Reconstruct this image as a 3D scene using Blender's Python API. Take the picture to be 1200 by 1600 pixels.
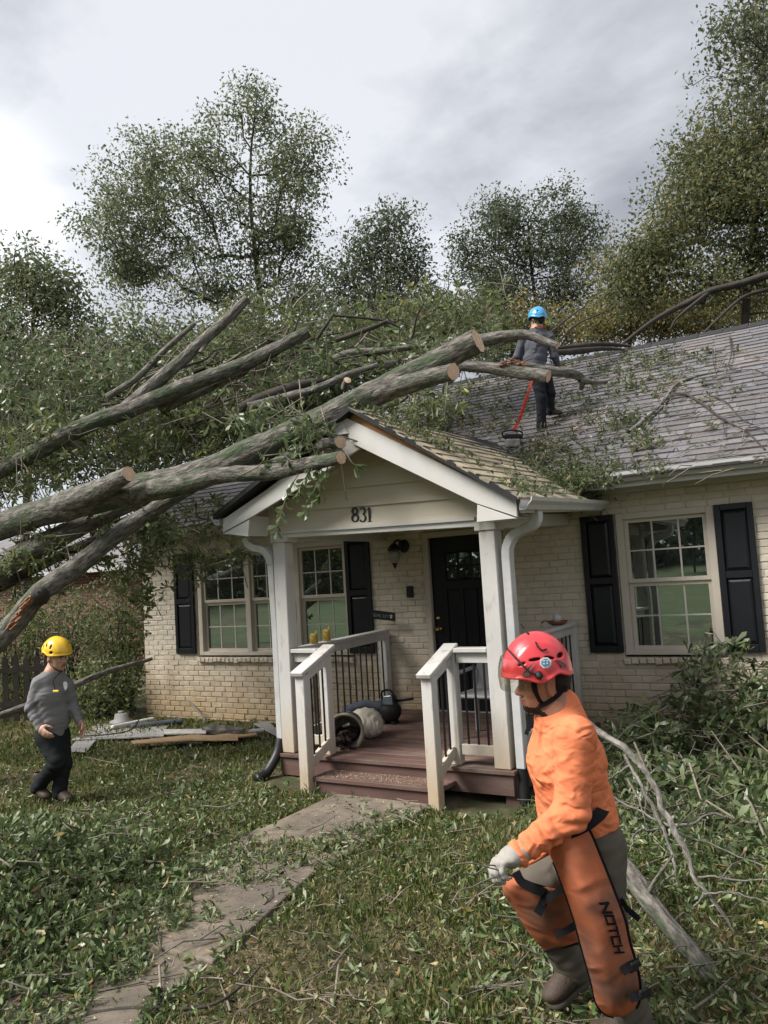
import bpy, bmesh, math, random
import numpy as np
from mathutils import Vector, Matrix
random.seed(7); RNG=np.random.default_rng(11)
scn=bpy.context.scene
COL=scn.collection
for o in list(bpy.data.objects): bpy.data.objects.remove(o)

# ------------------------------------------------------------ camera
PITCH,YAW,ROLL=math.radians(4.624),math.radians(31.479),math.radians(-3.434)
FPX=1264.2; CAM=np.array([0,0,1.85])
def _basis():
    cy,sy,cp,sp,cr,sr=math.cos(YAW),math.sin(YAW),math.cos(PITCH),math.sin(PITCH),math.cos(ROLL),math.sin(ROLL)
    f=np.array([-sy*cp,cy*cp,sp]); r=np.array([cy,sy,0]); u=np.cross(r,f)
    return r*cr+u*sr, u*cr-r*sr, f
CA,CB,CC=_basis()
cam=bpy.data.cameras.new('camera'); camo=bpy.data.objects.new('camera',cam); COL.objects.link(camo)
mw=Matrix.Identity(4)
for i in range(3): mw[i][0],mw[i][1],mw[i][2],mw[i][3]=CA[i],CB[i],-CC[i],CAM[i]
camo.matrix_world=mw
cam.sensor_fit='VERTICAL'; cam.sensor_height=32; cam.lens=FPX/1600*32; cam.clip_start=.05; cam.clip_end=2000
scn.camera=camo

# ------------------------------------------------------------ light
SUN_EL,SUN_AZ=math.radians(46),math.radians(-138)      # azimuth from +Y towards +X
EXPOSURE=2.15
sl=bpy.data.lights.new('sun','SUN'); sl.energy=1.5; sl.angle=math.radians(28); sl.color=(1,.965,.91)
so=bpy.data.objects.new('sun',sl); COL.objects.link(so)
sd=Vector((math.sin(SUN_AZ)*math.cos(SUN_EL),math.cos(SUN_AZ)*math.cos(SUN_EL),math.sin(SUN_EL)))
so.rotation_euler=sd.to_track_quat('Z','Y').to_euler()
w=bpy.data.worlds.new('World'); scn.world=w; w.use_nodes=True
def build_world():
    nt=w.node_tree; nt.nodes.clear(); N=nt.nodes.new; L=nt.links.new
    out=N('ShaderNodeOutputWorld'); bg=N('ShaderNodeBackground'); bg.inputs[1].default_value=1
    sky=N('ShaderNodeTexSky'); sky.sky_type='NISHITA'; sky.sun_disc=False; sky.sun_elevation=SUN_EL; sky.sun_rotation=SUN_AZ
    sc=N('ShaderNodeVectorMath'); sc.operation='SCALE'; sc.inputs['Scale'].default_value=.055; L(sky.outputs[0],sc.inputs[0])
    tc=N('ShaderNodeTexCoord'); sep=N('ShaderNodeSeparateXYZ'); L(tc.outputs['Generated'],sep.inputs[0])
    # clouds live on a plane overhead: direction / (z+.18)
    zz=N('ShaderNodeMath'); zz.operation='MAXIMUM'; L(sep.outputs[2],zz.inputs[0]); zz.inputs[1].default_value=0
    za=N('ShaderNodeMath'); za.operation='ADD'; L(zz.outputs[0],za.inputs[0]); za.inputs[1].default_value=.22
    dv=N('ShaderNodeVectorMath'); dv.operation='DIVIDE'; L(tc.outputs['Generated'],dv.inputs[0])
    cm=N('ShaderNodeCombineXYZ'); 
    for i in range(3): L(za.outputs[0],cm.inputs[i])
    L(cm.outputs[0],dv.inputs[1])
    def noise(scale,det,rough,off):
        mp=N('ShaderNodeMapping'); mp.inputs['Location'].default_value=off; L(dv.outputs[0],mp.inputs[0])
        n=N('ShaderNodeTexNoise'); n.inputs['Scale'].default_value=scale; n.inputs['Detail'].default_value=det; n.inputs['Roughness'].default_value=rough; n.inputs['Distortion'].default_value=.35
        L(mp.outputs[0],n.inputs['Vector']); return n.outputs[0]
    n1=noise(1.25,6,.55,(.35,.55,0)); n2=noise(4.2,6,.6,(1,2,0))
    mx=N('ShaderNodeMath'); mx.operation='MULTIPLY_ADD'; L(n2,mx.inputs[0]); mx.inputs[1].default_value=.34; 
    L(n1,mx.inputs[2])
    ramp=N('ShaderNodeValToRGB'); L(mx.outputs[0],ramp.inputs[0])
    e=ramp.color_ramp.elements; e[0].position=.45; e[0].color=(.077,.080,.090,1); e[1].position=.78; e[1].color=(.198,.201,.211,1)
    m=e.new(.60); m.color=(.125,.128,.137,1)
    # the thin place in the cloud where the sun sits behind
    sunv=-CA*.62-CB*-.16+CC; sunv=CA*(-.60)+CB*.30+CC; sunv/=np.linalg.norm(sunv)
    dot=N('ShaderNodeVectorMath'); dot.operation='DOT_PRODUCT'; L(tc.outputs['Generated'],dot.inputs[0]); dot.inputs[1].default_value=tuple(sunv)
    mr=N('ShaderNodeMapRange'); mr.interpolation_type='SMOOTHERSTEP'; L(dot.outputs['Value'],mr.inputs[0]); mr.inputs[1].default_value=.972; mr.inputs[2].default_value=1.0; mr.inputs[4].default_value=1
    gl=N('ShaderNodeMix'); gl.data_type='RGBA'; gl.blend_type='ADD'; L(mr.outputs[0],gl.inputs[0]); L(ramp.outputs[0],gl.inputs[6]); gl.inputs[7].default_value=(.16,.16,.157,1)
    cov=N('ShaderNodeMix'); cov.data_type='RGBA'; cov.inputs[0].default_value=.93; L(sc.outputs[0],cov.inputs[6]); L(gl.outputs[2],cov.inputs[7])
    L(cov.outputs[2],bg.inputs[0]); L(bg.outputs[0],out.inputs[0])
build_world()
scn.view_settings.view_transform='Standard'; scn.view_settings.look='None'; scn.view_settings.gamma=1; scn.view_settings.use_curve_mapping=False
scn.view_settings.exposure=EXPOSURE
try:
    scn.cycles.max_bounces=5; scn.cycles.transparent_max_bounces=6; scn.cycles.diffuse_bounces=3; scn.cycles.caustics_reflective=False; scn.cycles.caustics_refractive=False
    scn.cycles.use_denoising=True
except Exception: pass

# ------------------------------------------------------------ survey helpers: photo ray -> world point on a plane or at a depth
def ray(u,v): return CA*((u-600)/FPX)-CB*((v-800)/FPX)+CC
def onY(u,v,Y): d=ray(u,v); return CAM+d*(Y/d[1])
def onZ(u,v,Z=0.): d=ray(u,v); return CAM+d*((Z-CAM[2])/d[2])
def at(u,v,d): return CAM+ray(u,v)*d
def roofz(Y): return 2.74+(Y-8.1)*.565
def onR(u,v,h=0.):
    n=np.array([0,-.565,1]); p0=np.array([0,8.1,2.74+h]); r=ray(u,v); return CAM+r*(n@(p0-CAM)/(n@r))

# ------------------------------------------------------------ objects
def wloc(o):
    v=np.zeros(3)
    while o is not None: v=v+np.array(o.location); o=o.parent
    return v
def tag(o,label=None,cat=None,group=None,kind=None):
    if label: o['label']=label
    if cat: o['category']=cat
    if group: o['group']=group
    if kind: o['kind']=kind
    return o
def thing(name,label,cat,loc=(0,0,0),group=None,kind=None):
    o=bpy.data.objects.new(name,None); o.empty_display_size=.1; COL.objects.link(o); o.location=loc
    return tag(o,label,cat,group,kind)
def obj(name,me,mat=None,parent=None,smooth=False):
    """link a mesh given in world coordinates"""
    o=bpy.data.objects.new(name,me); COL.objects.link(o)
    if mat is not None:
        for m in (mat if isinstance(mat,(list,tuple)) else [mat]): me.materials.append(m)
    if parent is not None:
        o.parent=parent; d=wloc(parent)
        if np.abs(d).max()>1e-9: me.transform(Matrix.Translation(Vector(-d)))
    if smooth: me.polygons.foreach_set('use_smooth',np.ones(len(me.polygons),bool))
    return o
def fastmesh(name,V,F,mi=None,smooth=False):
    """V (n,3); F list of int arrays (m,k)"""
    V=np.asarray(V,np.float32); Fs=[np.asarray(f,np.int32) for f in (F if isinstance(F,(list,tuple)) else [F])]
    me=bpy.data.meshes.new(name); me.vertices.add(len(V)); me.vertices.foreach_set('co',V.ravel())
    tot=np.concatenate([np.full(len(f),f.shape[1],np.int32) for f in Fs]); idx=np.concatenate([f.ravel() for f in Fs])
    me.loops.add(len(idx)); me.loops.foreach_set('vertex_index',idx)
    me.polygons.add(len(tot)); st=np.zeros(len(tot),np.int32); st[1:]=np.cumsum(tot)[:-1]
    me.polygons.foreach_set('loop_start',st)
    if mi is not None: me.polygons.foreach_set('material_index',np.asarray(mi,np.int32))
    if smooth: me.polygons.foreach_set('use_smooth',np.ones(len(tot),bool))
    me.update(calc_edges=True); me.validate(verbose=False); return me
class MB:
    """collects simple solids in world coordinates"""
    def __init__(s): s.v=[]; s.f=[]; s.uv=[]
    def add(s,V,F,UV=None):
        b=len(s.v); s.v+= [tuple(map(float,p)) for p in V]; s.f+=[tuple(b+i for i in f) for f in F]
        return s
    def box(s,x0,x1,y0,y1,z0,z1):
        return s.hexa([(x0,y0,z0),(x1,y0,z0),(x1,y1,z0),(x0,y1,z0),(x0,y0,z1),(x1,y0,z1),(x1,y1,z1),(x0,y1,z1)])
    def hexa(s,V): return s.add(V,[(3,2,1,0),(4,5,6,7),(0,1,5,4),(1,2,6,5),(2,3,7,6),(3,0,4,7)])
    def beam(s,p,q,w,h,up=(0,0,1)):
        """box from p to q, section w across, h along up"""
        p,q,up=np.array(p,float),np.array(q,float),np.array(up,float); d=q-p; d/=np.linalg.norm(d)
        x=np.cross(d,up); x/=np.linalg.norm(x); z=np.cross(x,d)
        V=[]
        for e in (-1,1):
            for (pt) in (p,q): V.append((pt,e))
        a,b=x*w/2,z*h/2
        return s.hexa([p-a-b,p+a-b,q+a-b,q-a-b,p-a+b,p+a+b,q+a+b,q-a+b])
    def prism(s,poly,vec):
        """extrude planar polygon (list of 3d points) by vec"""
        n=len(poly); P=[np.array(p,float) for p in poly]; Q=[p+np.array(vec,float) for p in P]
        return s.add(P+Q,[tuple(range(n-1,-1,-1)),tuple(range(n,2*n))]+[(i,(i+1)%n,n+(i+1)%n,n+i) for i in range(n)])
    def tube(s,pts,rad,n=8,cap=True):
        V,F=tube_np(pts,rad,n,cap); return s.add(V,F)
    def lathe(s,c,prof,n=16,axis=(0,0,1)):
        c=np.array(c,float); ax=np.array(axis,float); ax/=np.linalg.norm(ax)
        t=np.array([1,0,0]) if abs(ax[0])<.9 else np.array([0,1,0]); x=np.cross(ax,t); x/=np.linalg.norm(x); y=np.cross(ax,x)
        V=[];F=[]
        for r,h in prof:
            for k in range(n): a=2*math.pi*k/n; V.append(c+ax*h+(x*math.cos(a)+y*math.sin(a))*r)
        for i in range(len(prof)-1):
            for k in range(n): F.append((i*n+k,i*n+(k+1)%n,(i+1)*n+(k+1)%n,(i+1)*n+k))
        F.append(tuple(range(n-1,-1,-1))); F.append(tuple((len(prof)-1)*n+k for k in range(n)))
        return s.add(V,F)
    def mesh(s,name='mesh'):
        me=bpy.data.meshes.new(name); me.from_pydata(s.v,[],s.f); me.update()
        bm=bmesh.new(); bm.from_mesh(me); bmesh.ops.recalc_face_normals(bm,faces=bm.faces); bm.to_mesh(me); bm.free(); return me
    def build(s,name,mat,parent=None,bevel=0,smooth=False,seg=1):
        me=s.mesh(name)
        if bevel:
            bm=bmesh.new(); bm.from_mesh(me); bmesh.ops.bevel(bm,geom=list(bm.edges),offset=bevel,segments=seg,affect='EDGES',profile=.5); bm.to_mesh(me); bm.free()
        return obj(name,me,mat,parent,smooth)
def frames(pts):
    P=np.asarray(pts,float); T=np.gradient(P,axis=0); T/=np.linalg.norm(T,axis=1)[:,None]+1e-12
    up=np.array([0,0,1.]) if abs(T[0][2])<.9 else np.array([1.,0,0]); X=[];
    x=np.cross(T[0],up); x/=np.linalg.norm(x)
    for t in T:
        x=x-t*(x@t); x/=np.linalg.norm(x)+1e-12; X.append(x.copy())
    X=np.array(X); return P,T,X,np.cross(T,X)
def tube_np(pts,rad,n=8,cap=True,wob=None):
    P,T,X,Y=frames(pts); rad=np.broadcast_to(np.asarray(rad,float),(len(P),))
    a=np.arange(n)*2*math.pi/n; R=rad[:,None]*(np.ones(n) if wob is None else wob)
    V=P[:,None]+(X[:,None]*np.cos(a)[None,:,None]+Y[:,None]*np.sin(a)[None,:,None])*R[:,:,None]
    V=V.reshape(-1,3); F=[]
    for i in range(len(P)-1):
        for k in range(n): F.append((i*n+k,i*n+(k+1)%n,(i+1)*n+(k+1)%n,(i+1)*n+k))
    if cap: F.append(tuple(range(n-1,-1,-1))); F.append(tuple((len(P)-1)*n+k for k in range(n)))
    return V,F
def spline(pts,n):
    """Catmull-Rom through pts, n samples; works on any width of rows"""
    P=np.asarray(pts,float)
    if len(P)==2: t=np.linspace(0,1,n)[:,None]; return P[0]*(1-t)+P[1]*t
    Q=np.vstack([2*P[0]-P[1],P,2*P[-1]-P[-2]]); out=[]
    for t in np.linspace(0,len(P)-1,n):
        i=min(int(t),len(P)-2); f=t-i; a,b,c,d=Q[i:i+4]
        out.append(.5*((2*b)+(c-a)*f+(2*a-5*b+4*c-d)*f*f+(3*b-a-3*c+d)*f**3))
    return np.array(out)

# ------------------------------------------------------------ materials
def mat(name,col,rough=.8,var=.2,scale=6,col2=None,s2=2.,thr=(.45,.7),bump=.2,bscale=60,island=0.,spec=.3,metal=0,stretch=None,uv=False,grad=None,col3=None,s3=8.,thr3=(.55,.65),trans=0.,bdist=.01,local=False,coat=0.,fold=0.,fscale=9.):
    m=bpy.data.materials.new(name); m.use_nodes=True; nt=m.node_tree; nt.nodes.clear(); N=nt.nodes.new; L=nt.links.new
    out=N('ShaderNodeOutputMaterial'); b=N('ShaderNodeBsdfPrincipled'); 
    b.inputs['Roughness'].default_value=rough; b.inputs['Specular IOR Level'].default_value=spec; b.inputs['Metallic'].default_value=metal; b.inputs['Coat Weight'].default_value=coat
    if uv or local: tc=N('ShaderNodeTexCoord'); vec=tc.outputs['UV' if uv else 'Object']
    else: g=N('ShaderNodeNewGeometry'); vec=g.outputs['Position']
    if stretch: mp=N('ShaderNodeMapping'); mp.inputs['Scale'].default_value=stretch; L(vec,mp.inputs[0]); vec=mp.outputs[0]
    def noise(s,d=4):
        n=N('ShaderNodeTexNoise'); n.inputs['Scale'].default_value=s; n.inputs['Detail'].default_value=d; n.inputs['Roughness'].default_value=.6; L(vec,n.inputs['Vector']); return n.outputs[0]
    def mrange(x,a,bb,c=0,d=1):
        r=N('ShaderNodeMapRange'); L(x,r.inputs[0]); r.inputs[1].default_value=a; r.inputs[2].default_value=bb; r.inputs[3].default_value=c; r.inputs[4].default_value=d; return r.outputs[0]
    def mix(f,a,c,bt='MIX'):
        x=N('ShaderNodeMix'); x.data_type='RGBA'; x.blend_type=bt
        if hasattr(f,'links'): L(f,x.inputs[0])
        else: x.inputs[0].default_value=f
        for s,i in ((a,6),(c,7)):
            if hasattr(s,'links'): L(s,x.inputs[i])
            else: x.inputs[i].default_value=(*s,1)
        return x.outputs[2]
    c=col
    if col2: c=mix(mrange(noise(s2),*thr),c,col2)
    if col3: c=mix(mrange(noise(s3,6),*thr3),c,col3)
    if grad: # (z0,z1,color): dirt rising from the ground, broken by noise
        gp=N('ShaderNodeNewGeometry'); sp=N('ShaderNodeSeparateXYZ'); L(gp.outputs['Position'],sp.inputs[0])
        nn=noise(3.); ad=N('ShaderNodeMath'); ad.operation='MULTIPLY_ADD'; L(nn,ad.inputs[0]); ad.inputs[1].default_value=-(grad[1]-grad[0])*1.1; L(sp.outputs[2],ad.inputs[2])
        c=mix(mrange(ad.outputs[0],grad[0]-(grad[1]-grad[0])*.5,grad[1]-(grad[1]-grad[0])*.5,grad[3] if len(grad)>3 else .85,0),c,grad[2])
    if var:
        v=mrange(noise(scale,5),.25,.75,1-var,1+var); vm=N('ShaderNodeVectorMath'); vm.operation='SCALE'
        if hasattr(c,'links'): L(c,vm.inputs[0])
        else: vm.inputs[0].default_value=c
        L(v,vm.inputs['Scale']); c=vm.outputs[0]
    if island:
        g2=N('ShaderNodeNewGeometry'); oi=N('ShaderNodeObjectInfo'); a=N('ShaderNodeMath'); a.operation='ADD'; L(g2.outputs['Random Per Island'],a.inputs[0]); L(oi.outputs['Random'],a.inputs[1])
        fr=N('ShaderNodeMath'); fr.operation='FRACT'; L(a.outputs[0],fr.inputs[0])
        v=mrange(fr.outputs[0],0,1,1-island,1+island); vm=N('ShaderNodeVectorMath'); vm.operation='SCALE'
        if hasattr(c,'links'): L(c,vm.inputs[0])
        else: vm.inputs[0].default_value=c
        L(v,vm.inputs['Scale']); c=vm.outputs[0]
    if hasattr(c,'links'): L(c,b.inputs['Base Color'])
    else: b.inputs['Base Color'].default_value=(*c,1)
    if bump:
        bn=N('ShaderNodeBump'); bn.inputs['Strength'].default_value=bump; bn.inputs['Distance'].default_value=bdist; L(noise(bscale,5),bn.inputs['Height']); L(bn.outputs[0],b.inputs['Normal'])
        if fold:
            b2=N('ShaderNodeBump'); b2.inputs['Strength'].default_value=fold; b2.inputs['Distance'].default_value=.05
            n2=N('ShaderNodeTexNoise'); n2.noise_type='RIDGED_MULTIFRACTAL'; n2.inputs['Scale'].default_value=fscale; n2.inputs['Detail'].default_value=3; n2.inputs['Distortion'].default_value=.8
            mp2=N('ShaderNodeMapping'); mp2.inputs['Rotation'].default_value=(.3,.5,.7); mp2.inputs['Scale'].default_value=(1,.55,1.5); L(vec,mp2.inputs[0]); L(mp2.outputs[0],n2.inputs['Vector']); L(n2.outputs[0],b2.inputs['Height']); L(b2.outputs[0],bn.inputs['Normal'])
    L(b.outputs[0],out.inputs[0]); m['c']=1
    return m
def leafmat(name,cols,trans=.35,rough=.45,spec=.4,back=None):
    """colour picked per leaf"""
    m=bpy.data.materials.new(name); m.use_nodes=True; nt=m.node_tree; nt.nodes.clear(); N=nt.nodes.new; L=nt.links.new
    out=N('ShaderNodeOutputMaterial'); g=N('ShaderNodeNewGeometry'); r=N('ShaderNodeValToRGB'); L(g.outputs['Random Per Island'],r.inputs[0])
    r.color_ramp.interpolation='LINEAR'; e=r.color_ramp.elements
    while len(e)<len(cols): e.new(.5)
    for i,(p,c) in enumerate(cols): e[i].position=p; e[i].color=(*c,1)
    c=r.outputs[0]
    if back:
        mx=N('ShaderNodeMix'); mx.data_type='RGBA'; L(g.outputs['Backfacing'],mx.inputs[0]); L(c,mx.inputs[6]); mx.inputs[7].default_value=(*back,1); c=mx.outputs[2]
    b=N('ShaderNodeBsdfPrincipled'); b.inputs['Roughness'].default_value=rough; b.inputs['Specular IOR Level'].default_value=spec; L(c,b.inputs['Base Color'])
    t=N('ShaderNodeBsdfTranslucent'); L(c,t.inputs[0]); ms=N('ShaderNodeMixShader'); ms.inputs[0].default_value=trans; L(b.outputs[0],ms.inputs[1]); L(t.outputs[0],ms.inputs[2]); L(ms.outputs[0],out.inputs[0])
    return m
def glassmat(name,refl=.3,dark=(.012,.014,.016),rough=.01):
    m=bpy.data.materials.new(name); m.use_nodes=True; nt=m.node_tree; nt.nodes.clear(); N=nt.nodes.new; L=nt.links.new
    out=N('ShaderNodeOutputMaterial'); d=N('ShaderNodeBsdfDiffuse'); d.inputs[0].default_value=(*dark,1); g=N('ShaderNodeBsdfGlossy'); g.inputs['Roughness'].default_value=rough; g.inputs[0].default_value=(.85,.95,.92,1)
    geo=N('ShaderNodeNewGeometry'); n=N('ShaderNodeTexNoise'); n.inputs['Scale'].default_value=2.2; n.inputs['Detail'].default_value=1; L(geo.outputs['Position'],n.inputs['Vector']); bp=N('ShaderNodeBump'); bp.inputs['Strength'].default_value=.05; bp.inputs['Distance'].default_value=.02; L(n.outputs[0],bp.inputs['Height']); L(bp.outputs[0],g.inputs['Normal'])
    ms=N('ShaderNodeMixShader'); fr=N('ShaderNodeFresnel'); fr.inputs[0].default_value=1.5; mr=N('ShaderNodeMapRange'); L(fr.outputs[0],mr.inputs[0]); mr.inputs[1].default_value=.04; mr.inputs[2].default_value=1; mr.inputs[3].default_value=refl; mr.inputs[4].default_value=1
    L(mr.outputs[0],ms.inputs[0]); L(d.outputs[0],ms.inputs[1]); L(g.outputs[0],ms.inputs[2]); L(ms.outputs[0],out.inputs[0]); return m
WHITE=(.52,.51,.49); CREAM=(.47,.425,.355)
MT=dict(
 brick=mat('painted_brick',(.60,.535,.435),.85,.10,9,bump=.4,bscale=90,island=.06,grad=(.1,1.0,(.36,.25,.125),.8),bdist=.006),
 mortar=mat('mortar',(.52,.47,.395),.95,.2,20,grad=(.1,.9,(.22,.15,.08),.8)),
 white=mat('white_paint',WHITE,.6,.07,4,col2=(.52,.49,.44),s2=3.,thr=(.5,.8),bump=.15,bscale=50,stretch=(1,1,.25)),
 post=mat('weathered_white_paint',(.53,.515,.49),.65,.08,5,col3=(.33,.29,.24),s3=11,thr3=(.56,.74),bump=.25,bscale=40,grad=(.0,.75,(.40,.28,.14),.75),stretch=(1,1,.3)),
 metalw=mat('white_gutter_metal',(.49,.49,.485),.4,.08,5,col2=(.42,.41,.38),s2=7,thr=(.5,.75),bump=.05,spec=.45),
 trim=mat('cream_trim',(.52,.465,.39),.6,.06,5,bump=.1),
 siding=mat('cream_siding',(.55,.495,.40),.7,.08,3,bump=.25,bscale=30,stretch=(.15,1,1)),
 black=mat('black_paint',(.010,.011,.014),.38,.15,6,bump=.08,spec=.35),
 door=mat('black_door',(.007,.007,.010),.42,.15,5,bump=.06,spec=.25),
 deck=mat('red_brown_deck',(.128,.076,.062),.8,.25,7,col2=(.21,.165,.135),s2=5,thr=(.5,.75),bump=.3,island=.18,stretch=(.3,1,1)),
 deckedge=mat('red_brown_fascia',(.108,.062,.052),.7,.2,6,col2=(.13,.10,.085),s2=4,thr=(.5,.8),bump=.25,stretch=(.3,1,1)),
 shingle=mat('grey_shingle',(.145,.14,.148),.95,.25,30,bump=.6,bscale=220,island=.22,col2=(.185,.168,.16),s2=1.3,thr=(.45,.7)),
 shingle_dusty=mat('sawdust_shingle',(.21,.185,.15),.95,.25,30,bump=.6,bscale=220,island=.2,col2=(.40,.34,.235),s2=2.3,thr=(.30,.60)),
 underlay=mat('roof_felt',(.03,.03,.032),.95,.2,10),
 wood=mat('bare_wood',(.46,.24,.10),.7,.18,5,bump=.2,stretch=(.3,1,3)),
 glass=glassmat('window_glass',.34), glassdark=glassmat('door_glass',.3),
 muntin=mat('muntin_white',(.48,.45,.40),.6,.05,5,bump=0),
 iron=mat('black_iron',(.012,.011,.012),.5,.2,20,bump=.1,spec=.4),
 brass=mat('brass',(.55,.38,.14),.3,.1,10,metal=1,bump=0),
 blackplastic=mat('black_plastic',(.016,.016,.017),.45,.2,20,bump=.1,spec=.4),
)
# ============================================================ HOUSE
WY=8.59; XL,XR=-9.65,4.2
house=thing('house','low cream painted brick house with grey shingle roof and black shutters','house',(-3,12,0))
wm=MB(); y0,y1=WY+.0055,WY+.3
OPEN=[(-2.40,-1.41,.87,2.38),(-8.53,-5.84,.87,2.38),(-4.74,-3.70,.2,2.34)]
xa=XL
for o in sorted(OPEN):
    wm.box(xa,o[0],y0,y1,-.3,2.70).box(o[0],o[1],y0,y1,-.3,o[2]).box(o[0],o[1],y0,y1,o[3],2.70); xa=o[1]
wm.box(xa,XR,y0,y1,-.3,2.70)
wall=obj('front_wall',wm.mesh(),MT['mortar'],house)
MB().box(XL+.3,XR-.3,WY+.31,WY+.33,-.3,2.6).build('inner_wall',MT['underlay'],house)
side=MB().box(XL,XL+.3,WY+.3,15.8,-.3,2.70).box(XR-.3,XR,WY+.3,15.8,-.3,2.70).box(XL,XR,15.8,16.05,-.3,2.70)
for x in (XL,XR-.25): side.prism([(x,WY+.3,2.70),(x,15.8,2.70),(x,12.2,4.9)],(.25,0,0))
side.build('side_wall',MT['brick'],house)
def brick_rows():
    ch,bl,g=.0735,.203,.0085; out=[]
    for r in range(37):
        z0=-.06+r*ch; zc=z0+ch/2; x=XL-(bl/2 if r%2 else 0)+RNG.normal(0,.006)
        cuts=[o for o in OPEN if o[2]-.02<zc<o[3]+.02]
        while x<XR:
            L=bl+RNG.normal(0,.004); segs=[(max(x,XL),min(x+L,XR))]
            for o in cuts:
                ns=[]
                for a,b in segs:
                    if b<=o[0] or a>=o[1]: ns.append((a,b)); continue
                    if a<o[0]: ns.append((a,o[0]))
                    if b>o[1]: ns.append((o[1],b))
                segs=ns
            for a,b in segs:
                if b-a>.05: out.append((a+g/2,b-g/2,z0+g/2,z0+ch-g/2))
            x+=L
    return out
def wonky_box(lx,ly,lz,j,rng,bev=.006):
    """front face inset by a bevel; back left open behind the joint"""
    x,y,z=lx/2,ly/2,lz/2; b=bev
    V=[(-x,y,-z),(x,y,-z),(x,y,z),(-x,y,z),(-x,-y+b,-z),(x,-y+b,-z),(x,-y+b,z),(-x,-y+b,z),(-x+b,-y,-z+b),(x-b,-y,-z+b),(x-b,-y,z-b),(-x+b,-y,z-b)]
    V=np.array(V)+rng.normal(0,j,(12,3)); F=[(8,9,10,11)]+[(4+i,4+(i+1)%4,8+(i+1)%4,8+i) for i in range(4)]+[(i,(i+1)%4,4+(i+1)%4,4+i) for i in range(4)]
    return V,F
rows=brick_rows(); cen=np.array([((a+b)/2,WY,(c+d)/2) for a,b,c,d in rows])
def inview(P,m=0):
    q=np.asarray(P)-CAM; zc=q@CC; u=600+FPX*(q@CA)/zc; v=800-FPX*(q@CB)/zc; return (zc>.1)&(u>-m)&(u<1200+m)&(v>-m)&(v<1600+m)
dist=np.linalg.norm(cen-CAM,axis=1)+np.where(inview(cen),0,1e3)+np.where(cen[:,2]<.30,50,0)
near=set(np.argsort(dist)[:300].tolist())
bvar=[]
for k in range(8):
    V,F=wonky_box(.1945,.05,.065,.0014,RNG); me=bpy.data.meshes.new('brick'); me.from_pydata(V.tolist(),[],F); me.materials.append(MT['brick']); bvar.append(me)
mb=MB(); wl=wloc(wall)
for i,(a,b,c,d) in enumerate(rows):
    yo=RNG.normal(0,.0022)
    if i in near:
        o=bpy.data.objects.new('brick',bvar[i%8]); COL.objects.link(o); o.parent=wall
        o.location=np.array([(a+b)/2,WY+.0225+yo,(c+d)/2])-wl; o.scale=((b-a)/.1945,1,(d-c)/.065)
    else:
        V,F=wonky_box(b-a,.05,d-c,.0016,RNG); mb.add(V+np.array([(a+b)/2,WY+.0225+yo,(c+d)/2]),F)
o=obj('brick',bpy.data.meshes.new('bricks'),None,wall); o.data.from_pydata(mb.v,[],mb.f); o.data.materials.append(MT['brick']); o.data.transform(Matrix.Translation(Vector(-wl))); o['kind']='stuff'

def window(xs,z0,z1,label):
    """xs: list of (x0,x1) glazed units"""
    X0,X1=xs[0][0]-.09,xs[-1][1]+.09; y=WY-.02
    f=MB().box(X0,X0+.075,y,WY+.2,z0,z1).box(X1-.075,X1,y,WY+.2,z0,z1).box(X0+.075,X1-.075,y,WY+.2,z1-.065,z1).box(X0+.075,X1-.075,y,WY+.2,z0,z0+.05)
    for (a,b),(c,d) in zip(xs[:-1],xs[1:]): f.box(b+.012,c-.012,y+.004,WY+.2,z0+.05,z1-.065)
    wdw=f.build('window',MT['trim'],house,bevel=.004)
    zm=(z0+z1)/2+.005
    for a,b in xs:
        for lo,hi,yy in ((z0+.05,zm,WY+.045),(zm,z1-.065,WY+.02)):
            s=.04
            sb=MB().box(a-.012,a+s-.012,yy,yy+.035,lo,hi).box(b-s+.012,b+.012,yy,yy+.035,lo,hi).box(a+s-.012,b-s+.012,yy,yy+.035,hi-s,hi).box(a+s-.012,b-s+.012,yy,yy+.035,lo,lo+s)
            sb.build('sash',MT['trim'],wdw)
            MB().box(a+s-.012,b-s+.012,yy+.018,yy+.024,lo+s,hi-s).build('pane',MT['glass'],wdw)
            for k in (1,2):
                x=a+(b-a)*k/3; MB().box(x-.009,x+.009,yy+.013,yy+.0175,lo+s,hi-s).build('muntin',MT['muntin'],wdw)
            zc=(lo+hi)/2; MB().box(a+s-.012,b-s+.012,yy+.0125,yy+.0172,zc-.008,zc+.008).build('muntin',MT['muntin'],wdw)
    n=int(round((X1-X0+.05)/.078)); w_=(X1-X0+.05)/n
    for k in range(n):
        xc=X0-.025+(k+.5)*w_; h=RNG.uniform(.058,.072)
        V,F=wonky_box(w_-.008,.12,h,.002,RNG,.01); m2=MB().add(V+np.array([xc,WY-.0,z0-.028-h/2+RNG.normal(0,.003)]),F)
        obj('sill_brick',m2.mesh(),MT['brick'],wdw)
    return wdw
w1=window([(-2.30,-1.50)],.895,2.372,None)
w2=window([(-8.40,-7.60),(-7.49,-6.72),(-6.63,-5.92)],.895,2.372,None)
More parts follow.
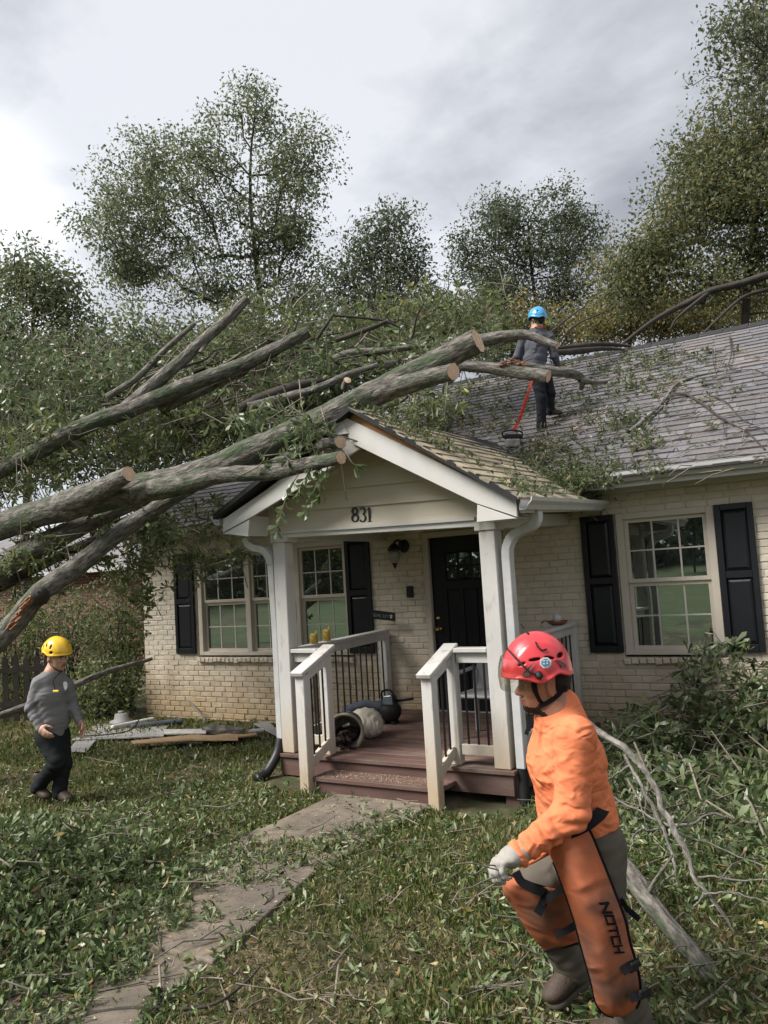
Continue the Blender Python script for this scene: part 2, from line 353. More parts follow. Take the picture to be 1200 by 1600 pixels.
def shutter(x0,x1,z0,z1):
    y0,y1=WY-.045,WY-.006; s=.055; zm=z0+(z1-z0)*.52
    m=MB().box(x0,x0+s,y0,y1,z0,z1).box(x1-s,x1,y0,y1,z0,z1)
    for a,b in ((z0,z0+.075),(zm-.035,zm+.035),(z1-.06,z1)): m.box(x0+s,x1-s,y0,y1,a,b)
    sh=m.build('shutter',MT['black'],house,bevel=.004)
    for a,b in ((z0+.075,zm-.035),(zm+.035,z1-.06)):
        xa,xb=x0+s,x1-s; i=.035
        p=MB(); p.add([(xa,y0+.028,a),(xb,y0+.028,a),(xb,y0+.028,b),(xa,y0+.028,b),(xa+i,y0+.008,a+i),(xb-i,y0+.008,a+i),(xb-i,y0+.008,b-i),(xa+i,y0+.008,b-i)],[(4,5,6,7)]+[(k,(k+1)%4,4+(k+1)%4,4+k) for k in range(4)])
        p.build('panel',MT['black'],sh)
for a,b in ((-2.765,-2.41),(-1.40,-1.05),(-8.94,-8.555),(-5.87,-5.50)): shutter(a,b,.92,2.372)
# door
dx0,dx1,dz0,dz1=-4.665,-3.765,.245,2.29
fr=MB().box(dx0-.075,dx0,WY-.025,WY+.2,.2,dz1+.07).box(dx1,dx1+.075,WY-.025,WY+.2,.2,dz1+.07).box(dx0,dx1,WY-.025,WY+.2,dz1,dz1+.07)
fr.build('door_frame',MT['trim'],house,bevel=.006)
MB().box(dx0,dx1,WY-.03,WY+.1,.2,.243).build('door_sill',MT['metalw'],house)
lz0,lz1,lx0,lx1=1.77,2.10,-4.47,-3.96
d=MB(); y0,y1=WY+.03,WY+.075
d.box(dx0+.003,lx0,y0,y1,dz0,dz1-.003).box(lx1,dx1-.003,y0,y1,dz0,dz1-.003).box(lx0,lx1,y0,y1,lz1,dz1-.003).box(lx0,lx1,y0,y1,1.66,lz0)
for k in range(4):
    x=lx0+(lx1-lx0)*k/3
    if 0<k<3: d.box(x-.045,x+.045,y0,y1,.42,1.66)
d.box(lx0,lx1,y0,y1,dz0,.42)
for k in range(3):
    a=lx0+(lx1-lx0)*k/3+(.045 if k else 0); b=lx0+(lx1-lx0)*(k+1)/3-(.045 if k<2 else 0); d.box(a,b,y0+.018,y1,.42,1.66)
door=d.build('door',MT['door'],house,bevel=.003)
for k in range(3):
    for r in range(2):
        a=lx0+(lx1-lx0)*k/3; b=lx0+(lx1-lx0)*(k+1)/3; zc=lz0+(lz1-lz0)*r/2; zd=lz0+(lz1-lz0)*(r+1)/2
        MB().box(a+.012,b-.012,y0+.012,y0+.02,zc+.012,zd-.012).build('pane',MT['glassdark'],door)
md=MB()
for k in (1,2): x=lx0+(lx1-lx0)*k/3; md.box(x-.012,x+.012,y0-.001,y0+.03,lz0,lz1)
zc=(lz0+lz1)/2; md.box(lx0,lx1,y0-.003,y0+.028,zc-.012,zc+.012); md.build('glazing_bar',MT['door'],door)
MB().lathe((-4.60,y0,1.20),[(.0,-.075),(.022,-.07),(.030,-.05),(.026,-.03),(.012,-.022),(.012,-.008),(.032,-.006),(.032,.002)],16,(0,1,0)).build('knob',MT['brass'],door,smooth=True)
MB().lathe((-4.60,y0,1.33),[(.0,-.03),(.018,-.028),(.028,-.012),(.03,.002)],16,(0,1,0)).build('deadbolt',MT['brass'],door,smooth=True)
# eaves, gutter
MB().box(XL-.2,XR+.2,WY-.06,WY+.01,2.585,2.70).build('frieze_board',MT['white'],house,bevel=.004)
MB().box(XL-.25,XR+.25,8.19,WY-.06,2.665,2.685).build('soffit',MT['trim'],house)
MB().box(XL-.25,XR+.25,8.165,8.19,2.61,2.73).build('fascia_board',MT['white'],house)
def gutter_prof(s=1): return [(0,0),(0,-.095),(-.055*s,-.095),(-.075*s,-.06),(-.105*s,-.03),(-.11*s,0),(-.10*s,0),(-.095*s,-.03),(-.066*s,-.058),(-.05*s,-.085),(-.01*s,-.085),(-.01*s,0)]
MB().prism([(-2.72,8.163+a,2.755+b) for a,b in gutter_prof()],(XR+.25+2.72,0,0)).build('gutter',MT['metalw'],house)
MB().prism([(XL-.25,8.163+a,2.755+b) for a,b in gutter_prof()],(4.3,0,0)).build('gutter',MT['metalw'],house)
# main roof
rs=math.atan(.565); RX0,RX1=XL-.28,XR+.3
ry=12.2
m=MB().hexa([(RX0,8.08,roofz(8.08)-.03),(RX1,8.08,roofz(8.08)-.03),(RX1,ry,roofz(ry)-.03),(RX0,ry,roofz(ry)-.03),(RX0,8.08,roofz(8.08)-.006),(RX1,8.08,roofz(8.08)-.006),(RX1,ry,roofz(ry)-.006),(RX0,ry,roofz(ry)-.006)])
m.hexa([(RX0,ry,roofz(ry)-.03),(RX1,ry,roofz(ry)-.03),(RX1,16.4,2.7),(RX0,16.4,2.7),(RX0,ry,roofz(ry)-.006),(RX1,ry,roofz(ry)-.006),(RX1,16.4,2.73),(RX0,16.4,2.73)])
roof=m.build('roof',MT['underlay'],house)
for x in (RX0,RX1-.03):
    MB().prism([(x,8.15,roofz(8.15)-.2),(x,8.15,roofz(8.15)-.03),(x,ry,roofz(ry)-.03),(x,16.35,2.70),(x,16.35,2.53),(x,ry,roofz(ry)-.2)],(.03,0,0)).build('rake_board',MT['white'],house)
EXP=.150; LS=math.hypot(1,.565)*(ry-8.05); nC=int(LS/EXP); sh_list=[]
ct,stn=math.cos(rs),math.sin(rs)
for r in range(nC+1):
    x=RX0-RNG.uniform(0,.33)
    while x<RX1:
        L=RNG.choice([.16,.24,.33,.33,.42]); a,b=max(x,RX0),min(x+L-.004,RX1)
        if b-a>.04: sh_list.append((a,b,r*EXP+RNG.normal(0,.003),RNG.uniform(.014,.022)))
        x+=L
def sh_v(L,th,H=.19): # local: x along course, y up slope, z out of roof
    return np.array([(-L/2,0,-.004),(L/2,0,-.004),(L/2,H,-.004),(-L/2,H,-.004),(-L/2,0,th+RNG.normal(0,.001)),(L/2,0,th+RNG.normal(0,.001)),(L/2,H,.001),(-L/2,H,.001)])
SHF=[(4,5,6,7),(0,1,5,4),(1,2,6,5),(3,0,4,7)]
def slope2w(p): p=np.atleast_2d(p); return np.stack([p[:,0],8.05+p[:,1]*ct-p[:,2]*stn,roofz(8.05)-.006+p[:,1]*stn+p[:,2]*ct],1)
cs=np.array([slope2w((( a+b)/2,t+.07,.01))[0] for a,b,t,_ in sh_list])
dd=np.linalg.norm(cs-CAM,axis=1)+np.where(inview(cs)&(cs[:,0]>-3.2),0,1e3); nr=set(np.argsort(dd)[:300].tolist())
svar={}
mb=MB(); rl=wloc(roof)
for i,(a,b,t,th) in enumerate(sh_list):
    if i in nr:
        key=(round((b-a),2),i%3)
        if key not in svar: 
            me=bpy.data.meshes.new('shingle'); me.from_pydata(sh_v(b-a,(.014,.018,.022)[i%3]).tolist(),[],SHF); me.materials.append(MT['shingle']); svar[key]=me
        o=bpy.data.objects.new('shingle',svar[key]); COL.objects.link(o); o.parent=roof; o.rotation_euler=(rs+RNG.normal(0,.004),0,RNG.normal(0,.003)); o.location=slope2w(((a+b)/2,t,0))[0]-rl
    else:
        V=sh_v(b-a,th)+np.array([(a+b)/2,t,0]); mb.add(slope2w(V),SHF)
o=bpy.data.objects.new('shingle',bpy.data.meshes.new('shingles')); COL.objects.link(o); o.parent=roof; o.data.from_pydata((np.array(mb.v)-rl).tolist(),[],mb.f); o.data.materials.append(MT['shingle']); o['kind']='stuff'
x=RX0
while x<RX1:
    z=roofz(ry); w_=.15+RNG.normal(0,.01); L=.36
    c=MB().add([(x,ry-w_,z-w_*.565+.012),(x+L,ry-w_,z-w_*.565+.022),(x+L,ry,z+.03),(x,ry,z+.018),(x+L,ry+w_,z-w_*.565+.022),(x,ry+w_,z-w_*.565+.012),(x,ry-w_,z-w_*.565-.02),(x+L,ry-w_,z-w_*.565-.02)],[(0,1,2,3),(3,2,4,5),(6,7,1,0)])
    c.build('ridge_cap',MT['underlay'],roof); x+=.33

# ============================================================ PORCH
porch=thing('porch','small white gabled front porch with brown deck, steps and iron balusters','porch',(-3.9,7.2,0))
FL=.24
# deck boards run along the house
yb=6.13; k=0
while yb<8.56:
    xs=-(yb-6.15)*.11; MB().box(-5.12+xs,-2.68+xs*.9,yb,yb+.132,FL-.035,FL+RNG.normal(0,.0015)).build('deck_board',MT['deck'],porch,bevel=.004); yb+=.139
MB().box(-5.09,-2.70,6.155,6.195,.035,FL-.037).build('rim_joist',MT['deckedge'],porch,bevel=.004)
MB().box(-5.09,-5.05,6.197,8.5,.035,FL-.037).build('rim_joist',MT['deckedge'],porch); MB().box(-2.74,-2.70,6.197,8.5,.035,FL-.037).build('rim_joist',MT['deckedge'],porch)
for x in (-5.05,-2.80): MB().box(x,x+.13,6.2,6.34,-.1,FL-.038).build('pier',MT['deckedge'],porch,bevel=.004)
# steps
SX0,SX1=-4.50,-3.22
st=MB().box(SX0,SX1,5.86,6.0,.09,.128).build('step_tread',MT['deck'],porch,bevel=.004); MB().box(SX0,SX1,6.006,6.15,.09,.127).build('step_tread',MT['deck'],porch,bevel=.004)
MB().box(SX0+.02,SX1-.02,5.885,5.91,-.03,.088).build('step_riser',MT['deckedge'],porch)
# posts
def post(name,x0,x1,y0,y1,z0,z1,dx=0,dy=0,m='post',bev=.006):
    return MB().hexa([(x0,y0,z0),(x1,y0,z0),(x1,y1,z0),(x0,y1,z0),(x0+dx,y0+dy,z1),(x1+dx,y0+dy,z1),(x1+dx,y1+dy,z1),(x0+dx,y1+dy,z1)]).build(name,MT[m],porch,bevel=bev)
post('post',-5.075,-4.93,6.165,6.305,FL+.002,2.25)
post('post',-2.865,-2.72,6.165,6.305,FL+.002,2.19)
MB().box(-5.09,-4.885,6.15,6.33,2.25,2.345).build('post_cap',MT['post'],porch,bevel=.005)
MB().box(-2.895,-2.70,6.15,6.33,2.19,2.275).build('post_cap',MT['post'],porch,bevel=.005)
# beams and ceiling
def quadbox(p,q,h,w): return MB().beam(p,q,w,h)
quadbox((-4.9,6.22,2.325),(-2.85,6.22,2.265),.07,.13).build('beam',MT['white'],porch)
quadbox((-5.0,6.34,2.34),(-5.28,8.55,2.36),.12,.12).build('beam',MT['white'],porch); quadbox((-2.8,6.34,2.27),(-2.95,8.55,2.36),.12,.12).build('beam',MT['white'],porch)
MB().hexa([(-5.0,6.28,2.385),(-2.8,6.28,2.325),(-2.95,8.56,2.42),(-5.25,8.56,2.42),(-5.0,6.28,2.40),(-2.8,6.28,2.34),(-2.95,8.56,2.435),(-5.25,8.56,2.435)]).build('ceiling',MT['trim'],porch)
# gable siding: lapped boards clipped to the gable triangle
gap=np.array([-3.88,3.22]); gl=np.array([-5.28,2.36]); gr=np.array([-2.56,2.36])
def xr(z): t=(z-2.36)/(gap[1]-2.36); return gl[0]+(gap[0]-gl[0])*t, gr[0]+(gap[0]-gr[0])*t
z=2.33
while z<3.1:
    z1=min(z+.178,3.2); a,b=xr(z); c,d_=xr(z1)
    a=max(a,-5.03); b=min(b,-2.77)
    tl=(lambda X:-(X+3.9)*.026)
    MB().hexa([(a,6.15,z+tl(a)),(b,6.15,z+tl(b)),(b,6.185,z+tl(b)),(a,6.185,z+tl(a)),(max(c,a),6.172,z1+.0+tl(max(c,a))),(min(d_,b),6.172,z1+tl(min(d_,b))),(min(d_,b),6.185,z1+tl(min(d_,b))),(max(c,a),6.185,z1+tl(max(c,a)))]).build('siding_board',MT['siding'],porch)
    z=z1-.001
MB().beam((-5.02,6.143,2.345),(-2.88,6.143,2.295),.02,.026).build('bottom_trim',MT['white'],porch)
MB().box(-5.10,-5.025,6.146,6.16,2.34,2.62).build('corner_trim',MT['trim'],porch)
# rake boards (front plane), the right one has slid off its rafter
YR=5.78
def pl(px,Y): return [onY(u,v,Y) for u,v in px]
def plate(name,px,Y,th,m,par=porch): return MB().prism(pl(px,Y),(0,th,0)).build(name,MT[m],par,bevel=.003)
plate('rake_board',[(531,648),(807,781),(808,808),(745,787),(548,692),(542,676)],YR,.03,'white')
plate('rake_board',[(349,811),(457,737),(540,676),(562,701),(467,763),(389,810),(348,832)],YR+.035,.03,'white')
plate('rake_end',[(530,648.5),(544,677.5),(517.5,681.5)],YR-.012,.028,'white')
plate('rafter_face',[(546,640),(552,640),(720,734),(722,742),(548,658)],YR+.034,.02,'wood')
plate('eave_return',[(745.5,788.5),(807.5,810),(745,816)],YR+.002,.03,'white')
plate('eave_return',[(389.5,812),(348.5,834),(387.5,838.5)],YR+.037,.03,'white')
# boxed return sides
a,b,c_=onY(389.5,812,YR+.07),onY(387.5,838.5,YR+.07),onY(349,832,YR+.07)
def ret(A,name='return_box',x1=0):
    return MB().prism(A,(0,6.145-YR-.07,0)).build(name,MT['white'],porch)
ret([onY(389.5,806,YR+.07),onY(387.5,837.5,YR+.07),onY(352,832,YR+.07),onY(352,822,YR+.07)])
ret([onY(746,783,YR+.07),onY(806,808,YR+.07),onY(746,814.5,YR+.07)])
# roof deck: front edge, back edge
F0=onY(547,637,5.72); F1=onY(806,777,5.72); G1=onY(336,806,5.76)
B1=np.array([-2.53,8.62,2.535]); B0=np.array([-4.02,8.62,3.43]); D1=np.array([-5.62,8.62,2.56])
ext=np.array([0,.95,0.03]);
def slab(a,b,c,d,t0,t1): # a,b front (ridge,eave) c,d back (eave,ridge)
    n=np.cross(b-a,d-a); n/=np.linalg.norm(n); n*=np.sign(n[2]); return MB().hexa([a+n*t0,b+n*t0,c+n*t0,d+n*t0,a+n*t1,b+n*t1,c+n*t1,d+n*t1])
proof=slab(F0,F1,B1+(B1-F1)*.02,B0+ext,-.03,-.006).build('porch_roof',MT['underlay'],porch)
slab(F0,G1,D1,B0+ext,-.03,-.006).build('porch_roof',MT['underlay'],porch)
slab(F0-[0,-.10,.05],F1-[0,-.10,.05],B1-[0,.2,.05],B0-[0,.2,.05],-.035,-.015).build('soffit',MT['trim'],porch)
slab(F0-[0,-.12,.05],G1-[0,-.12,.05],D1-[0,.2,.05],B0-[0,.2,.05],-.035,-.015).build('soffit',MT['trim'],porch)
def bil(a,b): # a 0 eave..1 ridge ; b depth 0..1 (to Y 9.57)
    e=F1+(B1-F1)*b*1.33; r=F0+(B0-F0)*b*1.33; return e+(r-e)*a
nrm=np.cross(F0-F1,B1-F1); nrm/=np.linalg.norm(nrm); nrm*=np.sign(nrm[2])
psl=[]; nP=13; Ld=3.8
for r in range(nP):
    y=-RNG.uniform(0,.3)
    while y<Ld:
        L=RNG.choice([.18,.24,.33,.33]); a,b=max(y,-.03),min(y+L-.004,Ld)
        if b-a>.04: psl.append((r,a/Ld,b/Ld))
        y+=L
npl=0; rest=MB()
for r,b0,b1 in psl:
    a0,a1=r/nP-.015,min((r+1.35)/nP,1.0); c=bil((a0+a1)/2,(b0+b1)/2)
    if c[2]+.05<roofz(c[1]) and c[1]>8.1: continue
    th=RNG.uniform(.014,.022); P=[bil(a0,b0),bil(a0,b1),bil(a1,b1),bil(a1,b0)]
    P=[P[0],P[1],P[2],P[3]]
    V=[P[0]-nrm*.004,P[1]-nrm*.004,P[2]-nrm*.004,P[3]-nrm*.004,P[0]+nrm*th,P[1]+nrm*(th+RNG.normal(0,.001)),P[2]+nrm*.002,P[3]+nrm*.002]
    F=[(4,5,6,7),(0,1,5,4),(1,2,6,5),(3,0,4,7)]
    if npl<170: MB().add(V,F).build('shingle',MT['shingle_dusty'],proof); npl+=1
    else: rest.add(V,F)
if rest.v: tag(rest.build('shingle',MT['shingle_dusty'],proof),kind='stuff')
dr=MB()
for i in range(8): # torn felt and drip edge along the right rake
    p=F0+(F1-F0)*(i/8); q=F0+(F1-F0)*((i+1.08)/8); j=RNG.normal(0,.008); dr.hexa([p+[0,-.03+j,-.03],q+[0,-.03-j,-.03],q+[0,.05,-.03],p+[0,.05,-.03],p+[0,-.03+j,.014],q+[0,-.03-j,.012],q+[0,.05,.012],p+[0,.05,.012]])
dr.build('torn_edge',MT['underlay'],porch)
dr=MB()
for i in range(8):
    p=F0+(G1-F0)*(i/8); q=F0+(G1-F0)*((i+1.05)/8); dr.hexa([p+[0,-.02,-.03],q+[0,-.02,-.03],q+[0,.05,-.03],p+[0,.05,-.03],p+[0,-.02,.02],q+[0,-.02,.02],q+[0,.05,.02],p+[0,.05,.02]])
dr.build('torn_edge',MT['underlay'],porch)
# porch gutters and downspouts
def gut(p,q,s):
    m=MB(); P=[];n=len(gutter_prof())
    V=[p+np.array([-a*s,0,b]) for a,b in gutter_prof()]+[q+np.array([-a*s,0,b]) for a,b in gutter_prof()]
    m.add(V,[tuple(range(n)),tuple(range(2*n-1,n-1,-1))]+[(i,(i+1)%n,n+(i+1)%n,n+i) for i in range(n)]); return m.build('gutter',MT['metalw'],porch)
gut(F1+[.0,.05,.0],B1+[.0,-.08,-.02],1); gut(G1+[.0,.05,.01],D1+[.0,-.1,0],-1)
for s_,A in ((1,F1),(-1,G1)): MB().beam(A+[-.012*s_,.10,-.055],(B1 if s_>0 else D1)+[-.012*s_,-.1,-.055],.02,.12).build('fascia_board',MT['white'],porch)
def rtube(pts,w,h,name,m,par,up=(0,1,0)):
    P=np.asarray(pts,float); V=[];F=[]
    T=np.gradient(P,axis=0); T/=np.linalg.norm(T,axis=1)[:,None]
    for p,t in zip(P,T):
        y=np.array(up,float); x=np.cross(t,y); x/=np.linalg.norm(x); y=np.cross(x,t)
        V+= [p+x*w/2+y*h/2,p-x*w/2+y*h/2,p-x*w/2-y*h/2,p+x*w/2-y*h/2]
    for i in range(len(P)-1):
        for k in range(4): F.append((4*i+k,4*i+(k+1)%4,4*i+4+(k+1)%4,4*i+4+k))
    F+=[(3,2,1,0),tuple(4*(len(P)-1)+k for k in range(4))]
    return MB().add(V,F).build(name,m,par,bevel=.006)
def elbow(P,n=26): return spline(P,n)
rtube(np.vstack([elbow([(-2.37,6.22,2.33),(-2.365,6.22,2.26),(-2.40,6.22,2.20),(-2.50,6.23,2.165),(-2.58,6.23,2.13),(-2.635,6.23,2.04),(-2.645,6.23,1.95)]),[(-2.645,6.23,1.4),(-2.645,6.23,.25)]]),.075,.095,'downspout',MT['metalw'],porch)
rtube(np.vstack([elbow([(-5.32,6.08,2.33),(-5.31,6.09,2.27),(-5.25,6.11,2.22),(-5.16,6.14,2.19),(-5.12,6.17,2.12),(-5.115,6.2,2.04)]),[(-5.115,6.22,1.4),(-5.115,6.22,.33)]]),.07,.09,'downspout',MT['metalw'],porch)
def corrugated(pts,r,name,par):
    P=spline(pts,64); R=r*.9*(1+.10*(np.arange(64)%2)); return MB().tube(P,R,12).build(name,MT['blackplastic'],par,smooth=True)
corrugated([(-5.115,6.2,.36),(-5.125,6.14,.22),(-5.16,6.02,.08),(-5.17,5.9,.045)],.05,'drain_pipe',porch); corrugated([(-2.645,6.23,.30),(-2.645,6.225,.16),(-2.64,6.21,-.03)],.045,'drain_pipe',porch)
# railings
iron=MT['iron']
def railing(p,q,top,bot,nb,name='railing',capw=.13,m='post',skip=()):
    p,q=np.array(p,float),np.array(q,float); z=lambda P,t,h: P*(1-t)
    A=lambda t,h: np.array([*(p+(q-p)*t)[:2],h+(p+(q-p)*t)[2]])
    r=MB().beam(A(0,top-.02),A(1,top-.02),capw,.038).build(name,MT[m],porch,bevel=.005)
    MB().beam(A(0,top-.085),A(1,top-.085),.04,.088).build('top_rail',MT[m],r,bevel=.004); MB().beam(A(0,bot),A(1,bot),.04,.088).build('bottom_rail',MT[m],r,bevel=.004)
    for k in range(nb):
        t=(k+.7)/(nb+.4); c=A(t,0); MB().tube([A(t,bot+.02),A(t,top-.1)],.0095,6).build('baluster',iron,r)
    return r
railing((-4.99,6.31,FL),(-5.30,8.50,FL),.98,.13,14)
post('wall_post',-5.37,-5.27,8.46,8.56,FL,1.20)
railing((-2.79,6.31,FL),(-2.93,8.50,FL),1.02,.13,14)
post('wall_post',-2.99,-2.89,8.46,8.56,FL,1.24)
railing((-4.925,6.235,FL),(-4.62,6.235,FL),.98,.13,2); railing((-3.18,6.235,FL),(-2.87,6.235,FL),.98,.13,3)
post('newel_post',-4.62,-4.53,6.20,6.29,FL,1.20); post('newel_post',-3.28,-3.19,6.20,6.29,FL,1.20)
for x,dx in ((-4.545,.0),(-3.25,.0)):
    post('stair_post',x-.05,x+.05,5.80,5.90,-.12,1.03,dx,0)
    r=MB().beam((x-.0,5.76,1.035),(x-.01,6.30,1.235),.135,.038).build('stair_rail',MT['post'],porch,bevel=.005)
    MB().beam((x,5.90,1.01),(x,6.21,1.12),.04,.088).build('top_rail',MT['post'],r,bevel=.003); MB().beam((x,5.90,.22),(x,6.21,.36),.04,.088).build('bottom_rail',MT['post'],r,bevel=.003)
    for y in (5.97,6.06,6.15): MB().tube([(x,y,.27+(y-5.9)*.4),(x,y,1.0+(y-5.9)*.36)],.0095,6).build('baluster',iron,r)
# house number: serif strokes standing proud of the siding
def stroke(pts,w,o,ux,uz,th=.005):
    P=np.array(pts,float); W=np.broadcast_to(np.asarray(w,float)*.92,(len(P),)); T=np.gradient(P,axis=0); T/=np.linalg.norm(T,axis=1)[:,None]+1e-9; Nn=np.stack([-T[:,1],T[:,0]],1)
    A=P+Nn*W[:,None]/2; B=P-Nn*W[:,None]/2; tow=lambda Q,y: [np.array(o)+np.array(ux)*q[0]+np.array(uz)*q[1]+np.array([0,y,0]) for q in Q]
    V=tow(A,-th)+tow(B,-th)+tow(A,0)+tow(B,0); n=len(P); F=[]
    for i in range(n-1): F+=[(i,i+1,n+i+1,n+i),(i,2*n+i,2*n+i+1,i+1),(n+i,n+i+1,3*n+i+1,3*n+i)]
    F+=[(0,n,3*n,2*n),(n-1,3*n-1,4*n-1,2*n-1)]
    return V,F
def arc(cx,cy,rx,ry,a0,a1,n=14): t=np.radians(np.linspace(a0,a1,n)); return np.stack([cx+rx*np.cos(t),cy+ry*np.sin(t)],1)
def digit(d,o,h):
    m=MB(); ux=np.array([1,0,-.026]); uz=np.array([0,0,1]); S=lambda p,w: m.add(*stroke(np.array(p)*h,np.array(w)*h,o,ux,uz))
    if d=='8':
        for cy,rx,ry in ((.74,.20,.22),(.26,.245,.235)): t=np.linspace(0,360,25); S(arc(0,cy,rx,ry,0,360,25),.085+.075*np.abs(np.cos(np.radians(t))))
    if d=='3':
        S(arc(-.02,.75,.20,.21,150,-80,16),np.interp(np.arange(16),[0,3,8,15],[.16,.07,.17,.07])); S(arc(-.02,.27,.235,.25,80,-150,16),np.interp(np.arange(16),[0,7,12,15],[.07,.18,.07,.17]))
    if d=='1':
        S([(0,.06),(0,.97)],.17); S([(-.15,.03),(.15,.03)],.06); S([(-.17,.82),(0,.96)],.06)
    return m
for d_,u in (('8',555.5),('3',567.5),('1',578)):
    c=onY(u,815.5,6.1555); digit(d_,c,.135).build('house_number',MT['iron'],porch)
# lantern and bell by the door
lan=thing('wall_lantern','black wall lantern with frosted globe on the brick beside the door','lamp',(-5.02,8.55,2.1))
lg=mat('frosted_glass',(.30,.29,.27),.3,.1,10,bump=0,spec=.5)
MB().lathe((-5.0,WY-.005,2.22),[(0,-.05),(.05,-.045),(.075,-.02),(.08,0)],16,(0,1,0)).build('back_plate',iron,lan,smooth=True)
MB().tube(spline([(-5.0,WY-.02,2.22),(-5.01,WY-.1,2.29),(-5.03,WY-.17,2.27),(-5.04,WY-.18,2.2)],12),.013,8).build('arm',iron,lan,smooth=True)
LC=np.array([-5.04,WY-.18,0]); MB().lathe(LC,[(.01,2.26),(.03,2.25),(.075,2.20),(.085,2.17),(.06,2.165)],16).build('hood',iron,lan,smooth=True)
MB().lathe(LC,[(.06,2.168),(.078,2.14),(.08,2.10),(.06,2.05),(.03,2.01)],16).build('globe',lg,lan,smooth=True)
MB().lathe(LC,[(.034,2.02),(.035,2.005),(.018,1.99),(.02,1.975),(.008,1.955),(0,1.94)],12).build('finial',iron,lan,smooth=True)
db=thing('door_bell','small black keypad box on the brick left of the door','doorbell',(-4.94,8.56,1.66))
MB().box(-4.985,-4.90,WY-.045,WY-.006,1.59,1.73).build('case',MT['black'],db,bevel=.01,seg=2); MB().lathe((-4.942,WY-.046,1.63),[(.0,-.006),(.014,-.005),(.016,.001)],12,(0,1,0)).build('button',MT['iron'],db)
# ============================================================ GROUND
from mathutils import noise as mnoise
def smooth01(a,b,x): t=np.clip((x-a)/(b-a),0,1); return t*t*(3-2*t)
def veer(y): return np.maximum(0,4.25-np.asarray(y,float))*.22      # the walk bends away from the porch axis
def gz(x,y):
    x=np.asarray(x,float); y=np.asarray(y,float)
    h=.022*np.sin(x*1.7+.6*y)+.018*np.sin(y*2.3-.9*x+1)+.010*np.sin(4.1*x+2.)*np.cos(3.7*y)
    path=smooth01(.75,.45,np.abs(x-veer(y)+3.75))*smooth01(7,6,y)
    h=h*(1-path)-.012*path
    h=h*smooth01(8.6,7.8,y)*1+np.where(y<-2,(-2-y)*.035,0)
    return h-.01
def axis(a,b,fine0,fine1,n,m): return np.unique(np.concatenate([np.linspace(a,fine0,m)[:-1],np.linspace(fine0,fine1,n),np.linspace(fine1,b,m)[1:]]))
gx=axis(-75,75,-13,5,170,22); gy=axis(-60,75,-1,13,140,22)
XX,YY=np.meshgrid(gx,gy,indexing='ij'); ZZ=gz(XX,YY); V=np.stack([XX,YY,ZZ],-1).reshape(-1,3); nx,ny=len(gx),len(gy)
I=np.arange(nx*ny).reshape(nx,ny); F=np.stack([I[:-1,:-1],I[1:,:-1],I[1:,1:],I[:-1,1:]],-1).reshape(-1,4)
soil=mat('soil_and_thatch',(.062,.056,.030),.95,.4,9,col2=(.17,.135,.085),s2=1.6,thr=(.44,.62),col3=(.05,.062,.022),s3=5,thr3=(.45,.6),bump=.6,bscale=70,bdist=.02)
g=obj('ground',fastmesh('ground',V,[F],smooth=True),soil); tag(g,kind='structure')
# walkway slabs
conc=mat('old_concrete',(.132,.110,.088),.92,.28,7,col2=(.225,.185,.135),s2=1.1,thr=(.42,.64),col3=(.10,.09,.075),s3=16,thr3=(.56,.68),bump=.5,bscale=120,island=.08)
walk=thing('walkway',None,None,(-3.75,4,0),kind='structure')
y=5.82; k=0
while y>.3:
    L=1.57 if y>5.5 else 1.22; dz=RNG.normal(0,.006); xo=RNG.normal(0,.02)
    a_,b_=xo+float(veer(y-L)),xo+float(veer(y)); MB().hexa([(-4.22+a_,y-L+.012,-.09),(-3.28+a_,y-L+.012,-.09),(-3.28+b_,y,-.09),(-4.22+b_,y,-.09),(-4.22+a_,y-L+.012,.012+dz),(-3.28+a_,y-L+.012,.010+dz),(-3.28+b_,y,.012-dz),(-4.22+b_,y,.014-dz)]).build('slab',conc,walk,bevel=.012,seg=2); y-=L

# ------------------------------------------------------------ leaves
def unit(a): return a/(np.linalg.norm(a,axis=-1,keepdims=True)+1e-12)
def leaves(P,D,size,S=None,kind='oak',wid=1.,droop=.25,rng=RNG):
    n=len(P); D=unit(D); S=rng.normal(size=(n,3)) if S is None else S
    S=unit(S-D*(S*D).sum(1,keepdims=True)); Nn=np.cross(D,S); size=np.broadcast_to(np.asarray(size,float),(n,))[:,None]
    if kind=='oak':
        T=[(0,0),(.42,.085),(.42,-.085),(.76,.145),(.76,-.145),(1,0)]
        F=np.array([[0,1,2,-1],[1,3,4,2],[3,5,4,-1]])
    elif kind=='long':
        T=[(0,0),(.30,.08),(.30,-.08),(.68,.085),(.68,-.085),(1,0)]
    else: T=[(0,0),(.5,.26),(1,0),(.5,-.26)]
    d=droop*rng.uniform(-.6,1.6,n)[:,None]; W=wid*rng.uniform(.75,1.2,n)[:,None]
    V=np.stack([P+size*(D*t+S*w*W-Nn*d*t*t+Nn*abs(w)*.35) for t,w in T],1)
    b=(np.arange(n)*len(T))[:,None]
    if len(T)==6: return V.reshape(-1,3),[np.concatenate([b+[0,1,2],b+[3,5,4]]) ,b+[1,3,4,2]]
    return V.reshape(-1,3),[b+[0,1,2,3]]
def flip(F): return [f[:,::-1] for f in F]
